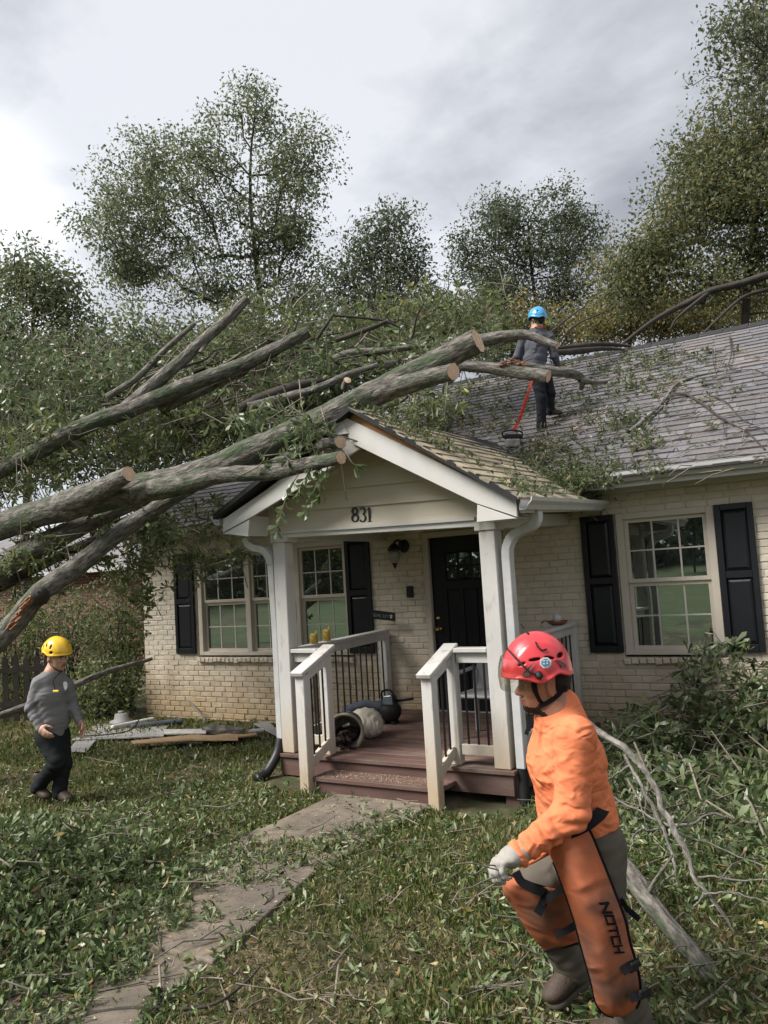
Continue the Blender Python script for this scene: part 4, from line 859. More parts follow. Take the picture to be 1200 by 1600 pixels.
for pp_,lm_ in ((dark_,'oak'),(lite,'shrub')): v,f=join(pp_); o=obj('leaves',fastmesh('leaves',v,f),LEAF[lm_],crown); o['kind']='stuff'
v,f=tubes(tw,tr_,4); o=obj('twigs',fastmesh('twigs',v,f),BARK['twig'],crown); o['kind']='stuff'
# longer bare boughs inside the mass
rg=np.random.default_rng(77)
for i in range(46):
    u,v=rg.uniform(-40,620),rg.uniform(520,760); v=max(v,760-u*.42-60) if u>0 else v; dd_=rg.uniform(8.9,11.5); L=rg.uniform(60,170); a=rg.normal(.45,.35)
    pts=[(u+L*t*math.cos(a)+rg.normal(0,5),v-L*t*math.sin(a)+rg.normal(0,5),dd_+rg.normal(0,.1),(5.5*(1-t)+1.2)) for t in np.linspace(0,1,5)]
    P,R=logpts(pts,14); lo=lift(P.copy(),rg,.05); v_,f_=tube_np(lo,R*.9,6,False); m2=MB().add(v_,f_); m2.build('bough',BARK['dark' if i%2 else 'twig'],crown,smooth=True)
# leaves on the right roof, valley and porch slope
rl_=thing('roof_litter','green leaf sprays and sawdust scattered over the shingles','leaf litter',tuple(onR(900,650)))
rg=np.random.default_rng(91); pts=[]
for (u,v,su,sv,n) in [(700,620,45,30,210),(760,600,40,30,150),(680,655,25,14,80),(640,640,30,20,80),(760,650,45,20,90),(895,615,35,30,70),(960,560,60,12,110),(1000,590,35,14,80),(1030,556,40,8,80),(935,640,45,22,60),(980,660,25,14,80),(815,722,22,9,70),(865,742,38,9,220),(905,752,25,7,170),(900,715,45,18,110),(1000,600,50,20,60),(960,730,50,10,60),(1010,690,14,6,30),(900,690,60,25,60),(1120,600,40,40,22),(850,700,20,10,60),(930,590,40,20,60),(1035,640,60,40,25)]:
    for k in range(n):
        q=onR(u+rg.normal(0,su),min(v+rg.normal(0,sv),755),rg.uniform(.01,.09))
        if q[1]<12.1 and q[0]>-8: pts.append(q)
P=np.array(pts); D=rg.normal(size=P.shape); D[:,2]*=.35; D[:,1]-=.2; D[:,2]+=D[:,1]*.4
pr=[whorls(P,D,9,.052,rg,spread=.9,kind='oak')]
# porch slope
pp=[]
for a,b,n,sa,sb in [(.85,.05,26,.06,.05),(.70,.06,34,.05,.05),(.55,.10,22,.05,.04),(.78,.2,26,.08,.06),(.05,.10,34,.05,.05),(.30,.2,14,.1,.1),(.06,.62,60,.05,.12),(.3,.62,24,.15,.1),(.10,.28,22,.06,.06),(.95,.15,20,.05,.1)]:
    for k in range(n):
        q=bil(np.clip(a+rg.normal(0,sa),0,1),max(.0,b+rg.normal(0,sb)))+nrm*rg.uniform(.02,.08); pp.append(q)
P=np.array(pp); D=rg.normal(size=P.shape); D[:,2]*=.4; D[:,1]-=.4; pr.append(whorls(P,D,7,.052,rg,spread=.9,kind='oak'))
# hanging over the porch gutter end
P=np.array([B1+[rg.normal(0,.08),-.15+rg.normal(0,.18),-.02-abs(rg.normal(0,.07))] for k in range(26)]); D=rg.normal(size=P.shape)*.5+[0.1,-.3,-.8]; pr.append(whorls(P,D,6,.066,rg,spread=.7,kind='long'))
v,f=join(pr); o=obj('leaves',fastmesh('leaves',v,f),LEAF['roof'],rl_); o['kind']='stuff'
tw=[];trr=[]
for k in range(330):
    u,v=rg.uniform(640,1190),rg.uniform(545,740); c=onR(u,v,.04)
    if c[1]>12: continue
    a=rg.uniform(0,6.3); L=rg.uniform(.08,.45); e=c+np.array([math.cos(a)*L,math.sin(a)*L*.8,math.sin(a)*L*.46]); tw.append(np.array([c,(c+e)/2+rg.normal(0,.02,3),e])); trr.append([.006,.005,.002])
v,f=tubes(tw,trr,4); o=obj('twigs',fastmesh('twigs',v,f),BARK['twig'],rl_); o['kind']='stuff'
saw=mat('sawdust',(.44,.345,.235),.95,.25,30,bump=.4); mb=MB()
for k in range(900):
    t=rg.choice(4); u,v=[(860,690),(845,697),(760,660),(905,655)][t]; su,sv=[(22,6),(15,5),(20,8),(30,14)][t]; c=onR(u+rg.normal(0,su),v+rg.normal(0,sv),.02)
    if c[1]<8.15: continue
    s=rg.uniform(.006,.02); a=rg.normal(size=3)*s; b=rg.normal(size=3)*s; mb.add([c,c+a,c+b],[(0,1,2)])
o=mb.build('sawdust',saw,rl_); o['kind']='stuff'
# the sprig hanging in front of the gable: every leaf its own piece
sp=thing('oak_sprig','drooping sprig of dark oak leaves hanging before the porch gable beside the house number','sprig',tuple(at(480,735,6.75)))
leafm=[]
for k in range(5):
    v,f=leaves(np.zeros((1,3)),np.array([[0,0,-1.]]),1.,S=np.array([[1.,0,0]]),kind='oak',wid=1.25+.1*k,droop=.12*k); me=fastmesh('leaf',v,f); me.materials.append(LEAF['oak']); leafm.append(me)
rg=np.random.default_rng(5); tips=[]
for i,px in enumerate([[(505,705,6.7),(500,735,6.65),(490,770,6.62),(478,800,6.62)],[(490,720,6.7),(478,745,6.66),(466,770,6.65)],[(515,722,6.6),(505,750,6.6),(498,775,6.6)],[(470,735,6.8),(452,765,6.75),(440,800,6.7),(432,828,6.7)],[(540,705,6.5),(548,720,6.45),(556,728,6.45)]]):
    P=spline([at(*p) for p in px],12); MB().tube(P,np.linspace(.006,.002,12),5).build('twig',BARK['twig'],sp)
    for j in range(2,12,1):
        if i==4 and j<9: continue
        for q in range(3 if j<9 else 4): tips.append((P[j],P[min(j+1,11)]-P[j-1]))
sl_=wloc(sp)
for p,d_ in tips:
    o=bpy.data.objects.new('leaf',leafm[rg.integers(5)]); COL.objects.link(o); o.parent=sp; o.location=p-sl_
    dv=Vector(unit(d_)*.9+rg.normal(0,.65,3)+np.array([0,-.25,-.25])); o.rotation_euler=(dv.to_track_quat('-Z','Y')@Matrix.Rotation(rg.uniform(0,6.28),3,'Z').to_quaternion()).to_euler(); o.scale=(s:=rg.uniform(.065,.11),s,s)

# ============================================================ LAWN: grass, leaf litter, sticks
def gpos(n,rg,rmin=1.6,rmax=15,a0=-72,a1=24,p=1.):
    r=rmin*(rmax/rmin)**(rg.uniform(size=n)**p); a=np.radians(rg.uniform(a0,a1,n)); x=np.sin(a)*r; y=np.cos(a)*r
    return x,y
def bare(x,y):
    x=x-veer(y)
    n1=.12*np.sin(5*x+3*y)+.09*np.sin(11*y-4*x)+.06*np.sin(23*x+17*y); up_=(y>4.62+n1*1.3)&(x<-3.55+.55*(y-5.0)+n1*1.3)&(x>-4.25-n1*.6); lo=(y<4.22+n1)&(x>-3.68+n1*1.5+.14*np.sin(2.3*y))&(x<-3.27+n1*.5); return up_|lo
def clearhouse(x,y): return (y<8.5)&~((x>-5.2)&(x<-2.6)&(y>5.8))
rg=np.random.default_rng(101); x,y=gpos(580000,rg,1.7,16); k=clearhouse(x,y); x,y=x[k],y[k]
dens=.5+.5*np.sin(1.3*x+.7*y)*np.sin(.9*y-1.1*x+2)+.25*np.sin(3.1*x)*np.sin(2.7*y); onp=(np.abs(x-veer(y)+3.75)<.47)&(y<5.85)
dry=np.sin(1.9*x+.5)*np.sin(1.5*y+1.2*x)+.5*np.sin(4.3*x+2*y)*np.sin(3.9*y-x)+.9*smooth01(-3.3,-2.0,x)*smooth01(4.6,3.2,y)-.35
k=(rg.uniform(size=len(x))<np.clip(dens+.34,.52,1))&~(onp&(rg.uniform(size=len(x))<np.where(bare(x,y),.985,.35))); dry=dry[k]; x,y=x[k],y[k]; n=len(x)
P=np.stack([x,y,gz(x,y)-.005],1); D=rg.normal(size=(n,3))*.55+[0,0,1]; L=rg.uniform(.02,.062,n)*(1+.3*np.hypot(x,y)/8); D=unit(D); S=unit(np.cross(D,rg.normal(size=(n,3))))*(.0016*(.8+np.hypot(x,y)/3.2))[:,None]
V=np.stack([P-S,P+S,P+D*L[:,None]*.6+S*.7+[0,0,0],P+D*L[:,None]+rg.normal(0,.35,(n,3))*L[:,None]*.6],1).reshape(-1,3); b=(np.arange(n)*4)[:,None]
isd=rg.uniform(size=n)<smooth01(-.1,.7,dry)*.85; V4=V.reshape(n,4,3)
dg=V4[isd].copy(); dg[:,2:,2]=dg[:,:1,2]+(dg[:,2:,2]-dg[:,:1,2])*.55; dg=obj('dry_grass',fastmesh('dry_grass',dg.reshape(-1,3),[(np.arange(isd.sum())*4)[:,None]+[0,1,2,3]]),leafmat('dry_grass_blades',[(0,(.09,.10,.035)),(.35,(.17,.15,.07)),(.7,(.27,.215,.12)),(1,(.36,.29,.18))],trans=.3,rough=.7,spec=.15)); tag(dg,'dry straw coloured grass patches right of the walkway','dry grass',kind='stuff')
V=V4[~isd].reshape(-1,3); b=(np.arange((~isd).sum())*4)[:,None]
gr=obj('grass',fastmesh('grass',V,[b+[0,1,2,3]]),LEAF['grass']); tag(gr,'short lawn grass growing through the fallen leaves','grass',kind='stuff')
mounds=[(-4.55,3.15,.42,.10),(-5.0,3.1,.65,.20),(-4.6,2.5,.55,.16),(-5.9,3.4,.6,.05),(-.2,5.2,1.0,.12),(-5.3,4.6,.8,.10),(-1.6,5.0,.8,.06)]
def litter_h(x,y):
    h=0
    for mx,my,s,a in mounds: h=h+a*np.exp(-((x-mx)**2+(y-my)**2)/(2*s*s))
    return h
parts=[]
def litter(n,npw,size,kind,seed,rmax=12,flat=.3):
    rg=np.random.default_rng(seed); x,y=gpos(n,rg,1.75,rmax); h=litter_h(x,y)
    pr=np.clip(.22+2.2*h+.16*smooth01(-2.6,-5,x)+.22*np.sin(2.1*x+1.2*y)*np.sin(1.7*y-x)+.12*np.sin(5*x+1)*np.sin(4.3*y),.04,1); pr=np.where((np.abs(x-veer(y)+3.75)<.52)&(y<5.9),np.where(bare(x,y),.07,1.0),pr); pr=pr*np.where((x>-3.2)&(y<4.6),.62,1)
    k=clearhouse(x,y)&(rg.uniform(size=n)<pr); x,y,h=x[k],y[k],h[k]; m=len(x)
    P=np.stack([x,y,gz(x,y)+.012+rg.uniform(0,.045,m)+h*rg.uniform(0,1,m)],1); D=rg.normal(size=(m,3)); D[:,2]=rg.uniform(-.1,.55,m)*(.6+2*h)
    if npw>1:
        parts.append(whorls(P,D,npw,size,rg,spread=.8,kind=kind,wid=1.15)); return P,D
    S=np.cross(D,np.array([0,0,1.])+rg.normal(0,flat,(m,3))); parts.append(leaves(P,D,size*rg.uniform(.55,1.3,m),S=S,kind=kind,rng=rg,wid=1.2)); return P,D
W1=litter(21500,6,.047,'oak',201); litter(64000,1,.045,'oak',202); litter(50000,1,.041,'long',203); W2=litter(12500,6,.052,'long',204,9)
v,f=join(parts); zmin=gz(v[:,0],v[:,1])+.004; v[:,2]=np.maximum(v[:,2],zmin)
lt=obj('leaf_litter',fastmesh('leaf_litter',v,f),LEAF['litter']); tag(lt,'green and browning oak leaves strewn over the lawn and walkway','leaf litter',kind='stuff')
hp=thing('leaf_pile','thick heap of cut leafy oak branches left of the walkway at the bottom left','leaf pile',(-4.7,3.0,0)); rg=np.random.default_rng(222); m=3200
P=np.concatenate([rg.normal(size=(m//2,2))*[.50,.42]+[-4.75,3.15],rg.normal(size=(m//4,2))*[.40,.5]+[-3.95,2.45],rg.normal(size=(m//4,2))*[.6,.3]+[-5.4,3.2]]); P=P[(P[:,0]-veer(P[:,1])<-3.72+.15*np.sin(5*P[:,1]))]; hh=.05+litter_h(P[:,0],P[:,1])*1.15; P=np.column_stack([P,gz(P[:,0],P[:,1])+hh*rg.uniform(.1,1,len(P))])
D=rg.normal(size=P.shape); D[:,2]=rg.uniform(-.1,.8,len(P)); v,f=whorls(P,D,9,.053,rg,spread=.85,kind='oak',wid=1.1); v[:,2]=np.maximum(v[:,2],.01); o=obj('leaves',fastmesh('leaves',v,f),LEAF['litter'],hp); o['kind']='stuff'
tw=[];trr=[]
for k in range(150):
    q=P[rg.integers(len(P))]; t=rg.uniform(0,6.3); L=rg.uniform(.1,.5); e=q+np.array([math.cos(t)*L,math.sin(t)*L,rg.normal(0,.1)*L]); e[2]=max(e[2],.02); tw.append(np.array([q,(q+e)/2+rg.normal(0,.04,3),e])); trr.append(np.array([.007,.005,.002])*rg.uniform(.5,1.2))
v,f=tubes(tw,trr,5); o=obj('twigs',fastmesh('twigs',v,f),BARK['twig'],hp); o['kind']='stuff'
lx=np.linspace(-74,74,60); ly=np.linspace(-59,-2.5,40); LX,LY=np.meshgrid(lx,ly,indexing='ij'); I=np.arange(2400).reshape(60,40); lw=obj('far_lawn',fastmesh('far_lawn',np.stack([LX,LY,gz(LX,LY)+.03],-1).reshape(-1,3),[np.stack([I[:-1,:-1],I[1:,:-1],I[1:,1:],I[:-1,1:]],-1).reshape(-1,4)],smooth=True),mat('mown_grass',(.062,.095,.030),.95,.35,3,col2=(.095,.105,.045),s2=.6,bump=.5,bscale=40)); tag(lw,kind='structure')
tw=[];trr=[]; rg=np.random.default_rng(303); x,y=gpos(1250,rg,2.75,11); k=clearhouse(x,y); x,y=x[k],y[k]
for a_,b_ in zip(x,y):
    L=abs(rg.normal(0,.16))+.06; t=rg.uniform(0,6.3); h=gz(a_,b_)+.015+rg.uniform(0,.05)+litter_h(a_,b_)*rg.uniform(.2,1); c=np.array([a_,b_,h]); e=c+np.array([math.cos(t)*L,math.sin(t)*L,rg.normal(0,.12)*L]); e[2]=max(e[2],gz(e[0],e[1])+.01); tw.append(np.array([c,(c+e)/2+rg.normal(0,.06,3)*L,e])); r=.002+.012*L*rg.uniform(.5,1.3); trr.append([r,r*.8,r*.4])
v,f=tubes(tw,trr,5); o=obj('fallen_twigs',fastmesh('fallen_twigs',v,f,smooth=True),BARK['twig']); tag(o,'small bare twigs scattered over the lawn','twigs',kind='stuff')
# wood chips on the walk
mb=MB(); rg=np.random.default_rng(404)
for k in range(2600):
    yy=rg.uniform(1.9,5.8); xx=-3.72+rg.normal(0,.22)+float(veer(yy))+(.1 if yy>4.4 else 0); s=rg.uniform(.002,.008); c=np.array([xx,yy,gz(xx,yy)*0+.016]); a=rg.normal(size=3)*s; b=rg.normal(size=3)*s; a[2]=abs(a[2])*.4;b[2]=abs(b[2])*.4; mb.add([c,c+a,c+b],[(0,1,2)])
for k in range(2600):
    xx=rg.uniform(-4.48,-3.25); yy=rg.uniform(5.88,6.12); s=rg.uniform(.002,.007); c=np.array([xx,yy,.131]); a=rg.normal(size=3)*s; b=rg.normal(size=3)*s; a[2]=abs(a[2])*.4;b[2]=abs(b[2])*.4; mb.add([c,c+a,c+b],[(0,1,2)])
o=mb.build('sawdust',saw); tag(o,'pale sawdust and wood chips dusting the walkway and the step','sawdust',kind='stuff')
def stick(name,label,px,z=.03,m='grey',w0=.02,w1=.01,sub=(),cut=(False,False),cat='stick'):
    P=np.array([[*onZ(u,v,.03)[:2],0] for u,v in px]); P[:,2]=gz(P[:,0],P[:,1])+z; B=spline(P,8*len(px)); r=thing(name,label,cat,tuple(B[0]),'sticks lying on the lawn')
    uvtube('branch',B,np.linspace(w0,w1,len(B)),BARK[m],r,n=9,seed=len(label),cut=cut)
    for px2_,a,b in sub:
        P=np.array([[*onZ(u,v,.05)[:2],0] for u,v in px2_]); P[:,2]=gz(P[:,0],P[:,1])+z; B=spline(P,8*len(px2_)); uvtube('side_branch',B,np.linspace(a,b,len(B)),BARK[m],r,n=7,seed=3,cut=(False,False))
stick('fallen_stick','straight grey stick lying on the lawn between the yellow helmet worker and the walkway',[(165,1303),(200,1292),(238,1281)],.03,'grey',.022,.018)
stick('fallen_stick','dark stick lying across the walkway near the bottom edge',[(88,1600),(120,1585),(165,1572),(230,1566),(290,1570),(340,1560),(385,1523),(405,1500)],.03,'dark',.012,.005)
stick('split_stick','short freshly split pinkish stick at the bottom left corner',[(-8,1562),(30,1556),(62,1550)],.03,'grey',.012,.008)
stick('fallen_stick','brown stick under the leaf heap left of the walkway',[(40,1505),(75,1502),(110,1488),(130,1470),(150,1435),(165,1425)],.06,'dark',.014,.006)
stick('fallen_stick','long pale twig lying in front of the red helmet worker\'s boots',[(735,1535),(790,1532),(850,1522),(880,1510)],.04,'grey',.008,.004)
# the heavier limb and log behind the red helmet worker
def limb3(name,label,paths,group='fallen trunks and sawn limbs',cat='branch'):
    root=None
    for i,(px,m,cut) in enumerate(paths):
        P,R=logpts(px,max(10,7*len(px)),jit=.004 if R_ok else 0,seed=i)
        P[:,2]=np.maximum(P[:,2],gz(P[:,0],P[:,1])+R*.6)
        if root is None: root=thing(name,label,cat,tuple(P[0]),group)
        uvtube('branch' if i==0 else 'side_branch',P,R,BARK[m],root,n=16 if R.max()>.03 else 8,seed=i+70,cut=cut)
    return root
R_ok=True
limb3('fallen_limb','long thin arching limb with bare twigs behind the red helmet worker',[
 ([(905,1118,5.6,9),(922,1130,5.5,10),(970,1168,5.2,11),(1003,1204,5.0,10),(1029,1246,4.8,10),(1048,1288,4.6,10),(1084,1350,4.3,9),(1100,1389,4.15,7),(1149,1454,3.95,5),(1190,1520,3.8,3)],'grey',(False,False)),
 ([(975,1180,5.15,6),(1010,1240,4.9,6),(1035,1288,4.7,6),(1052,1330,4.5,5),(1056,1362,4.4,4),(1062,1400,4.3,2)],'grey',(False,False)),
 ([(986,1196,5.1,4),(965,1215,5.1,3),(942,1234,5.1,3)],'grey',(False,False)),([(942,1234,5.1,3),(990,1262,4.9,3),(1040,1290,4.7,4),(1095,1312,4.5,3),(1200,1352,4.2,2)],'grey',(False,False)),
 ([(1012,1240,4.9,3),(1006,1270,4.9,2),(1008,1288,4.9,2)],'grey',(False,False)),([(985,1330,4.5,2),(998,1295,4.6,3),(1040,1290,4.65,3)],'grey',(False,False)),
 ([(1100,1389,4.15,4),(1080,1420,4.1,3),(1050,1445,4.05,3),(1020,1450,4.0,2)],'grey',(False,False)),([(1090,1370,4.2,3),(1150,1365,4.1,3),(1230,1372,4.0,2)],'grey',(False,False)),([(1102,1394,4.1,3),(1150,1396,4.0,3),(1220,1408,3.9,2)],'grey',(False,False)),
 ([(1055,1360,4.4,3),(1035,1385,4.3,3),(1012,1420,4.2,3),(985,1440,4.1,2)],'grey',(False,False)),([(1060,1290,4.6,4),(1090,1280,4.6,4),(1118,1262,4.7,3),(1128,1258,4.7,2)],'grey',(False,False))])
A_,B_=at(925,1312,4.5),onZ(1096,1512,.03); P_=np.array([A_+(B_-A_)*t+np.array([0,0,.05*math.sin(t*3.1)])+np.array([.02*math.sin(t*7),0,0]) for t in np.linspace(-.12,1.06,16)]); lg0=thing('mossy_log','thick lichen covered log slanting to the ground behind the red helmet worker\'s leg','log',tuple(B_),'fallen trunks and sawn limbs'); uvtube('log',P_,np.linspace(.056,.040,16),BARK['trunk'],lg0,n=18,seed=4,cut=(True,True),lump=.08)
uvtube('side_branch',np.array([P_[9],P_[9]+[.06,-.05,.10],P_[9]+[.16,-.06,.24]]),[.014,.010,.006],BARK['grey'],lg0,n=8,seed=6,cut=(False,False))
# brush pile against the right wall
bp_=thing('brush_pile','tall pile of cut leafy oak branches against the wall under the right window','brush pile',(-1.2,7.4,0))
rg=np.random.default_rng(500); n=1500; 
lob=[((-1.35,7.9,.40),(.55,.45,.70),340),((-.75,7.7,.30),(.5,.5,.55),260),((-2.0,7.5,.22),(.45,.6,.35),200),((-.2,6.9,.15),(.8,.9,.35),330),((-1.5,6.7,.08),(.9,.8,.22),360),((.3,7.6,.3),(.6,.6,.5),160),((-1.1,5.8,.05),(.9,.6,.15),220)]
P=np.concatenate([np.array(c)+unit(rg.normal(size=(m,3)))*rg.uniform(0,1,(m,1))**.5*np.array(r) for c,r,m in lob]); P[:,2]=np.abs(P[:,2])+.02; P[:,1]=np.minimum(P[:,1],8.45)
D=rg.normal(size=P.shape)+[0,-.4,.5]; v,f=whorls(P,D,7,.095,rg,spread=.9,kind='oak',wid=1.05); v[:,2]=np.maximum(v[:,2],.0); o=obj('leaves',fastmesh('leaves',v,f),LEAF['oak'],bp_); o['kind']='stuff'
tw=[];trr=[]
for k in range(280):
    c=P[rg.integers(len(P))]; d_=unit(rg.normal(size=3)*[1,1,.5]); L=rg.uniform(.2,.9); a=c-d_*L/2; b=c+d_*L/2; a[2]=max(a[2],.02); b[2]=max(b[2],.02); a[1]=min(a[1],8.5); b[1]=min(b[1],8.5); tw.append(np.array([a,(a+b)/2+rg.normal(0,.05,3),b])); trr.append(np.array([.008,.006,.003])*rg.uniform(.5,1.3))
v,f=tubes(tw,trr,5); o=obj('twigs',fastmesh('twigs',v,f),BARK['twig'],bp_); o['kind']='stuff'
R_ok=False
for px in ([(1098,1075,8.05,18),(1104,1047,8.1,17),(1112,1012,8.15,15),(1116,986,8.2,13)],[(1106,1030,8.1,9),(1125,1010,8.05,8),(1156,994,8.0,6)],[(1010,1232,7.2,3),(1070,1180,7.3,4),(1130,1095,7.4,5),(1170,1070,7.4,5),(1230,1035,7.4,6)],[(1040,1290,6.4,4),(1110,1210,6.8,4),(1160,1150,7.2,3),(1200,1090,7.5,3)],[(1060,1130,7.7,5),(1080,1070,7.9,4),(1085,1045,8.,3)]):
    P_,R_=logpts(px,16); P_[:,1]=np.minimum(P_[:,1],8.50); uvtube('branch',P_,R_,BARK['grey'],bp_,n=9,seed=px[0][0],cut=(False,px[0][3]>8))

# ============================================================ LEFT BOUNDARY
def shrub(label,u,v,d,ru,rv,n,seed,lm='shrub'):
    base=at(u,v,d); base[2]=0; rg=np.random.default_rng(seed); t=thing('shrub',label,'shrub',tuple(base),'shrubs beside the left end of the house')
    c=at(u,v,d); s=d/FPX; tips=np.array([c+unit(rg.normal(size=3))*rg.uniform(.2,1)**.5*np.array([ru*s,ru*s,rv*s]) for _ in range(34)]); tips[:,2]=np.maximum(tips[:,2],.15); tips[:,0]=np.minimum(tips[:,0],np.where(tips[:,1]>8.3,-9.75,99))
    v_,f_=tubes([np.array([[base[0]+rg.normal(0,.12),base[1]+rg.normal(0,.12),0],(base+p)/2+rg.normal(0,.1,3),p]) for p in tips],[[.018,.012,.004]]*len(tips),5); obj('stem',fastmesh('stem',v_,f_),BARK['dark'],t)
    P=tips[rg.integers(0,len(tips),n)]+rg.normal(0,.17,(n,3)); P[:,2]=np.maximum(P[:,2],.04); P=P[~((P[:,0]>-9.72)&(P[:,1]>8.45))]; n=len(P); v_,f_=leaves(P,rg.normal(size=(n,3))+[0,0,-.2],.075*rg.uniform(.6,1.3,n),kind='oak',rng=rg,wid=1.2); obj('foliage',fastmesh('foliage',v_,f_),LEAF[lm],t)
shrub('leafy shrub with yellowing leaves against the left corner of the house',190,985,12.9,48,80,4600,1)
shrub('shrub with pale upper leaves behind the yellow helmet worker\'s head',110,980,13.6,60,60,3800,2)
shrub('dark shrub at the left edge above the picket fence',20,990,13.8,60,60,3600,3)
shrub('low dark shrub right of the yellow helmet worker',160,1075,12.3,62,52,4600,4)
shrub('low shrub behind the picket fence at the left edge',40,1075,13.3,60,40,3000,5)
fallen('leaning_limb','bare grey limb slanting up behind the yellow helmet worker to the house corner',[('limb',[(-40,1132,10.6,11),(60,1096,11.0,11),(150,1056,11.4,10),(200,1040,11.7,8),(238,1029,11.9,5)],'grey',(False,False),44)],cat='branch')
fen=thing('picket_fence','weathered dark picket fence at the left edge behind the yellow helmet worker','fence',tuple(onZ(40,1150)))
fm=mat('grey_fence_wood',(.055,.045,.038),.9,.3,8,bump=.4,stretch=(1,1,.2)); A=np.array([-12.6,6.3,0]); Bf=np.array([-10.9,7.75,0]); nP=16
for k in range(nP):
    c=A+(Bf-A)*k/(nP-1); t=unit(Bf-A); h=1.02+RNG.normal(0,.015); q=c+t*.085; nn=np.array([-t[1],t[0],0])*.018
    MB().prism([c+[0,0,.05],q+[0,0,.05],q+[0,0,h-.06],(c+q)/2+[0,0,h],c+[0,0,h-.06]],nn).build('picket',fm,fen)
for z in (.3,.8): MB().beam(A+[.02,.04,z],Bf+[.02,.04,z],.04,.08).build('rail',fm,fen)
nb=thing('brick_house','red brick neighbouring house with a torn white gutter seen under the fallen trunks','house',tuple(onZ(90,1010)*1))
rb=bpy.data.materials.new('red_brick'); rb.use_nodes=True; nt=rb.node_tree; bt=nt.nodes.new('ShaderNodeTexBrick'); bt.inputs['Color1'].default_value=(.17,.052,.040,1); bt.inputs['Color2'].default_value=(.12,.038,.03,1); bt.inputs['Mortar'].default_value=(.22,.17,.15,1); bt.inputs['Scale'].default_value=1; bt.inputs['Brick Width'].default_value=.21; bt.inputs['Row Height'].default_value=.075; bt.inputs['Mortar Size'].default_value=.008
tcn=nt.nodes.new('ShaderNodeTexCoord'); mpn=nt.nodes.new('ShaderNodeMapping'); mpn.inputs['Rotation'].default_value=(math.pi/2,0,0); nt.links.new(tcn.outputs['Object'],mpn.inputs[0]); nt.links.new(mpn.outputs[0],bt.inputs[0]); nt.links.new(bt.outputs[0],nt.nodes['Principled BSDF'].inputs['Base Color']); nt.nodes['Principled BSDF'].inputs['Roughness'].default_value=.9
NX0,NX1,NY=-28,-14.2,15.2; ez=2.55
MB().box(NX0,NX1,NY,NY+8,-.2,ez).build('wall',rb,nb)
MB().hexa([(NX0-.3,NY-.4,ez),(NX1+.3,NY-.4,ez),(NX1+.3,NY+4,ez+1.7),(NX0-.3,NY+4,ez+1.7),(NX0-.3,NY-.4,ez+.1),(NX1+.3,NY-.4,ez+.1),(NX1+.3,NY+4,ez+1.8),(NX0-.3,NY+4,ez+1.8)]).build('roof',MT['shingle'],nb)
MB().hexa([(NX0-.3,NY+8.4,ez),(NX1+.3,NY+8.4,ez),(NX1+.3,NY+4.01,ez+1.7),(NX0-.3,NY+4.01,ez+1.7),(NX0-.3,NY+8.4,ez+.1),(NX1+.3,NY+8.4,ez+.1),(NX1+.3,NY+4.01,ez+1.8),(NX0-.3,NY+4.01,ez+1.8)]).build('roof',MT['shingle'],nb)
MB().beam((NX0,NY-.45,ez+.02),(-15.6,NY-.45,ez-.02),.12,.13).build('gutter',MT['metalw'],nb); MB().beam((-15.6,NY-.45,ez-.02),(-14.4,NY-.7,ez-.42),.12,.13).build('gutter',MT['metalw'],nb); MB().beam((-14.9,NY-.55,ez-.1),(-14.5,NY-.6,ez-.65),.1,.08).build('downspout',MT['metalw'],nb)
rg=np.random.default_rng(909); m=26000; th=np.radians(rg.uniform(150,285,m)); rr=rg.uniform(42,54,m); zz=rg.uniform(0,1,m)**1.2*(7+2.5*np.sin(th*9)+1.5*np.sin(th*23)); P=np.stack([np.sin(th)*rr,np.cos(th)*rr,0*rr],1); P[:,2]=gz(P[:,0],P[:,1])+zz
v,f=leaves(P,rg.normal(size=(m,3)),rg.uniform(.35,.9,m),kind='far',rng=rg,wid=1.6); fw=obj('far_woods',fastmesh('far_woods',v,f),LEAF['dark']); tag(fw,'band of woodland closing the lawn behind the viewer','woods',kind='stuff')
# trees across the lawn behind the viewer: the windows mirror them
src=[o for o in COL.objects if o.name in('round_oak_tree','oak_tree','maple_tree')]
MIRROR=['tall tree far left across the lawn behind the viewer', 'broad oak left of centre across the lawn behind the viewer', 'maple straight across the lawn behind the viewer', 'broad oak right of centre across the lawn behind the viewer', 'oak far off beside the road behind the viewer', 'small maple nearest across the lawn behind the viewer', 'round oak far right across the lawn behind the viewer', 'low oak just right of centre across the lawn behind the viewer', 'second maple left of centre across the lawn behind the viewer', 'low dense oak at the far left end of the lawn behind the viewer']
for i,(x,y,s) in enumerate([(-36,-17,1.0),(-24,-27,.9),(-9,-30,.9),(3,-28,.9),(-45,-9,1.0),(-15,-26,.8),(-30,-22,.8),(-3,-31,.85),(-19,-30,.9),(-40,-14,.8)]):
    t=src[i%3]; c=t.copy(); COL.objects.link(c); s*=.75; c.location=(x,y,gz(x,y)-9.2*s+1.0); c.scale=(s*1.3,s*1.3,s); c['group']='trees across the lawn'; c['label']=MIRROR[i]
    for ch in t.children: q=ch.copy(); COL.objects.link(q); q.parent=c
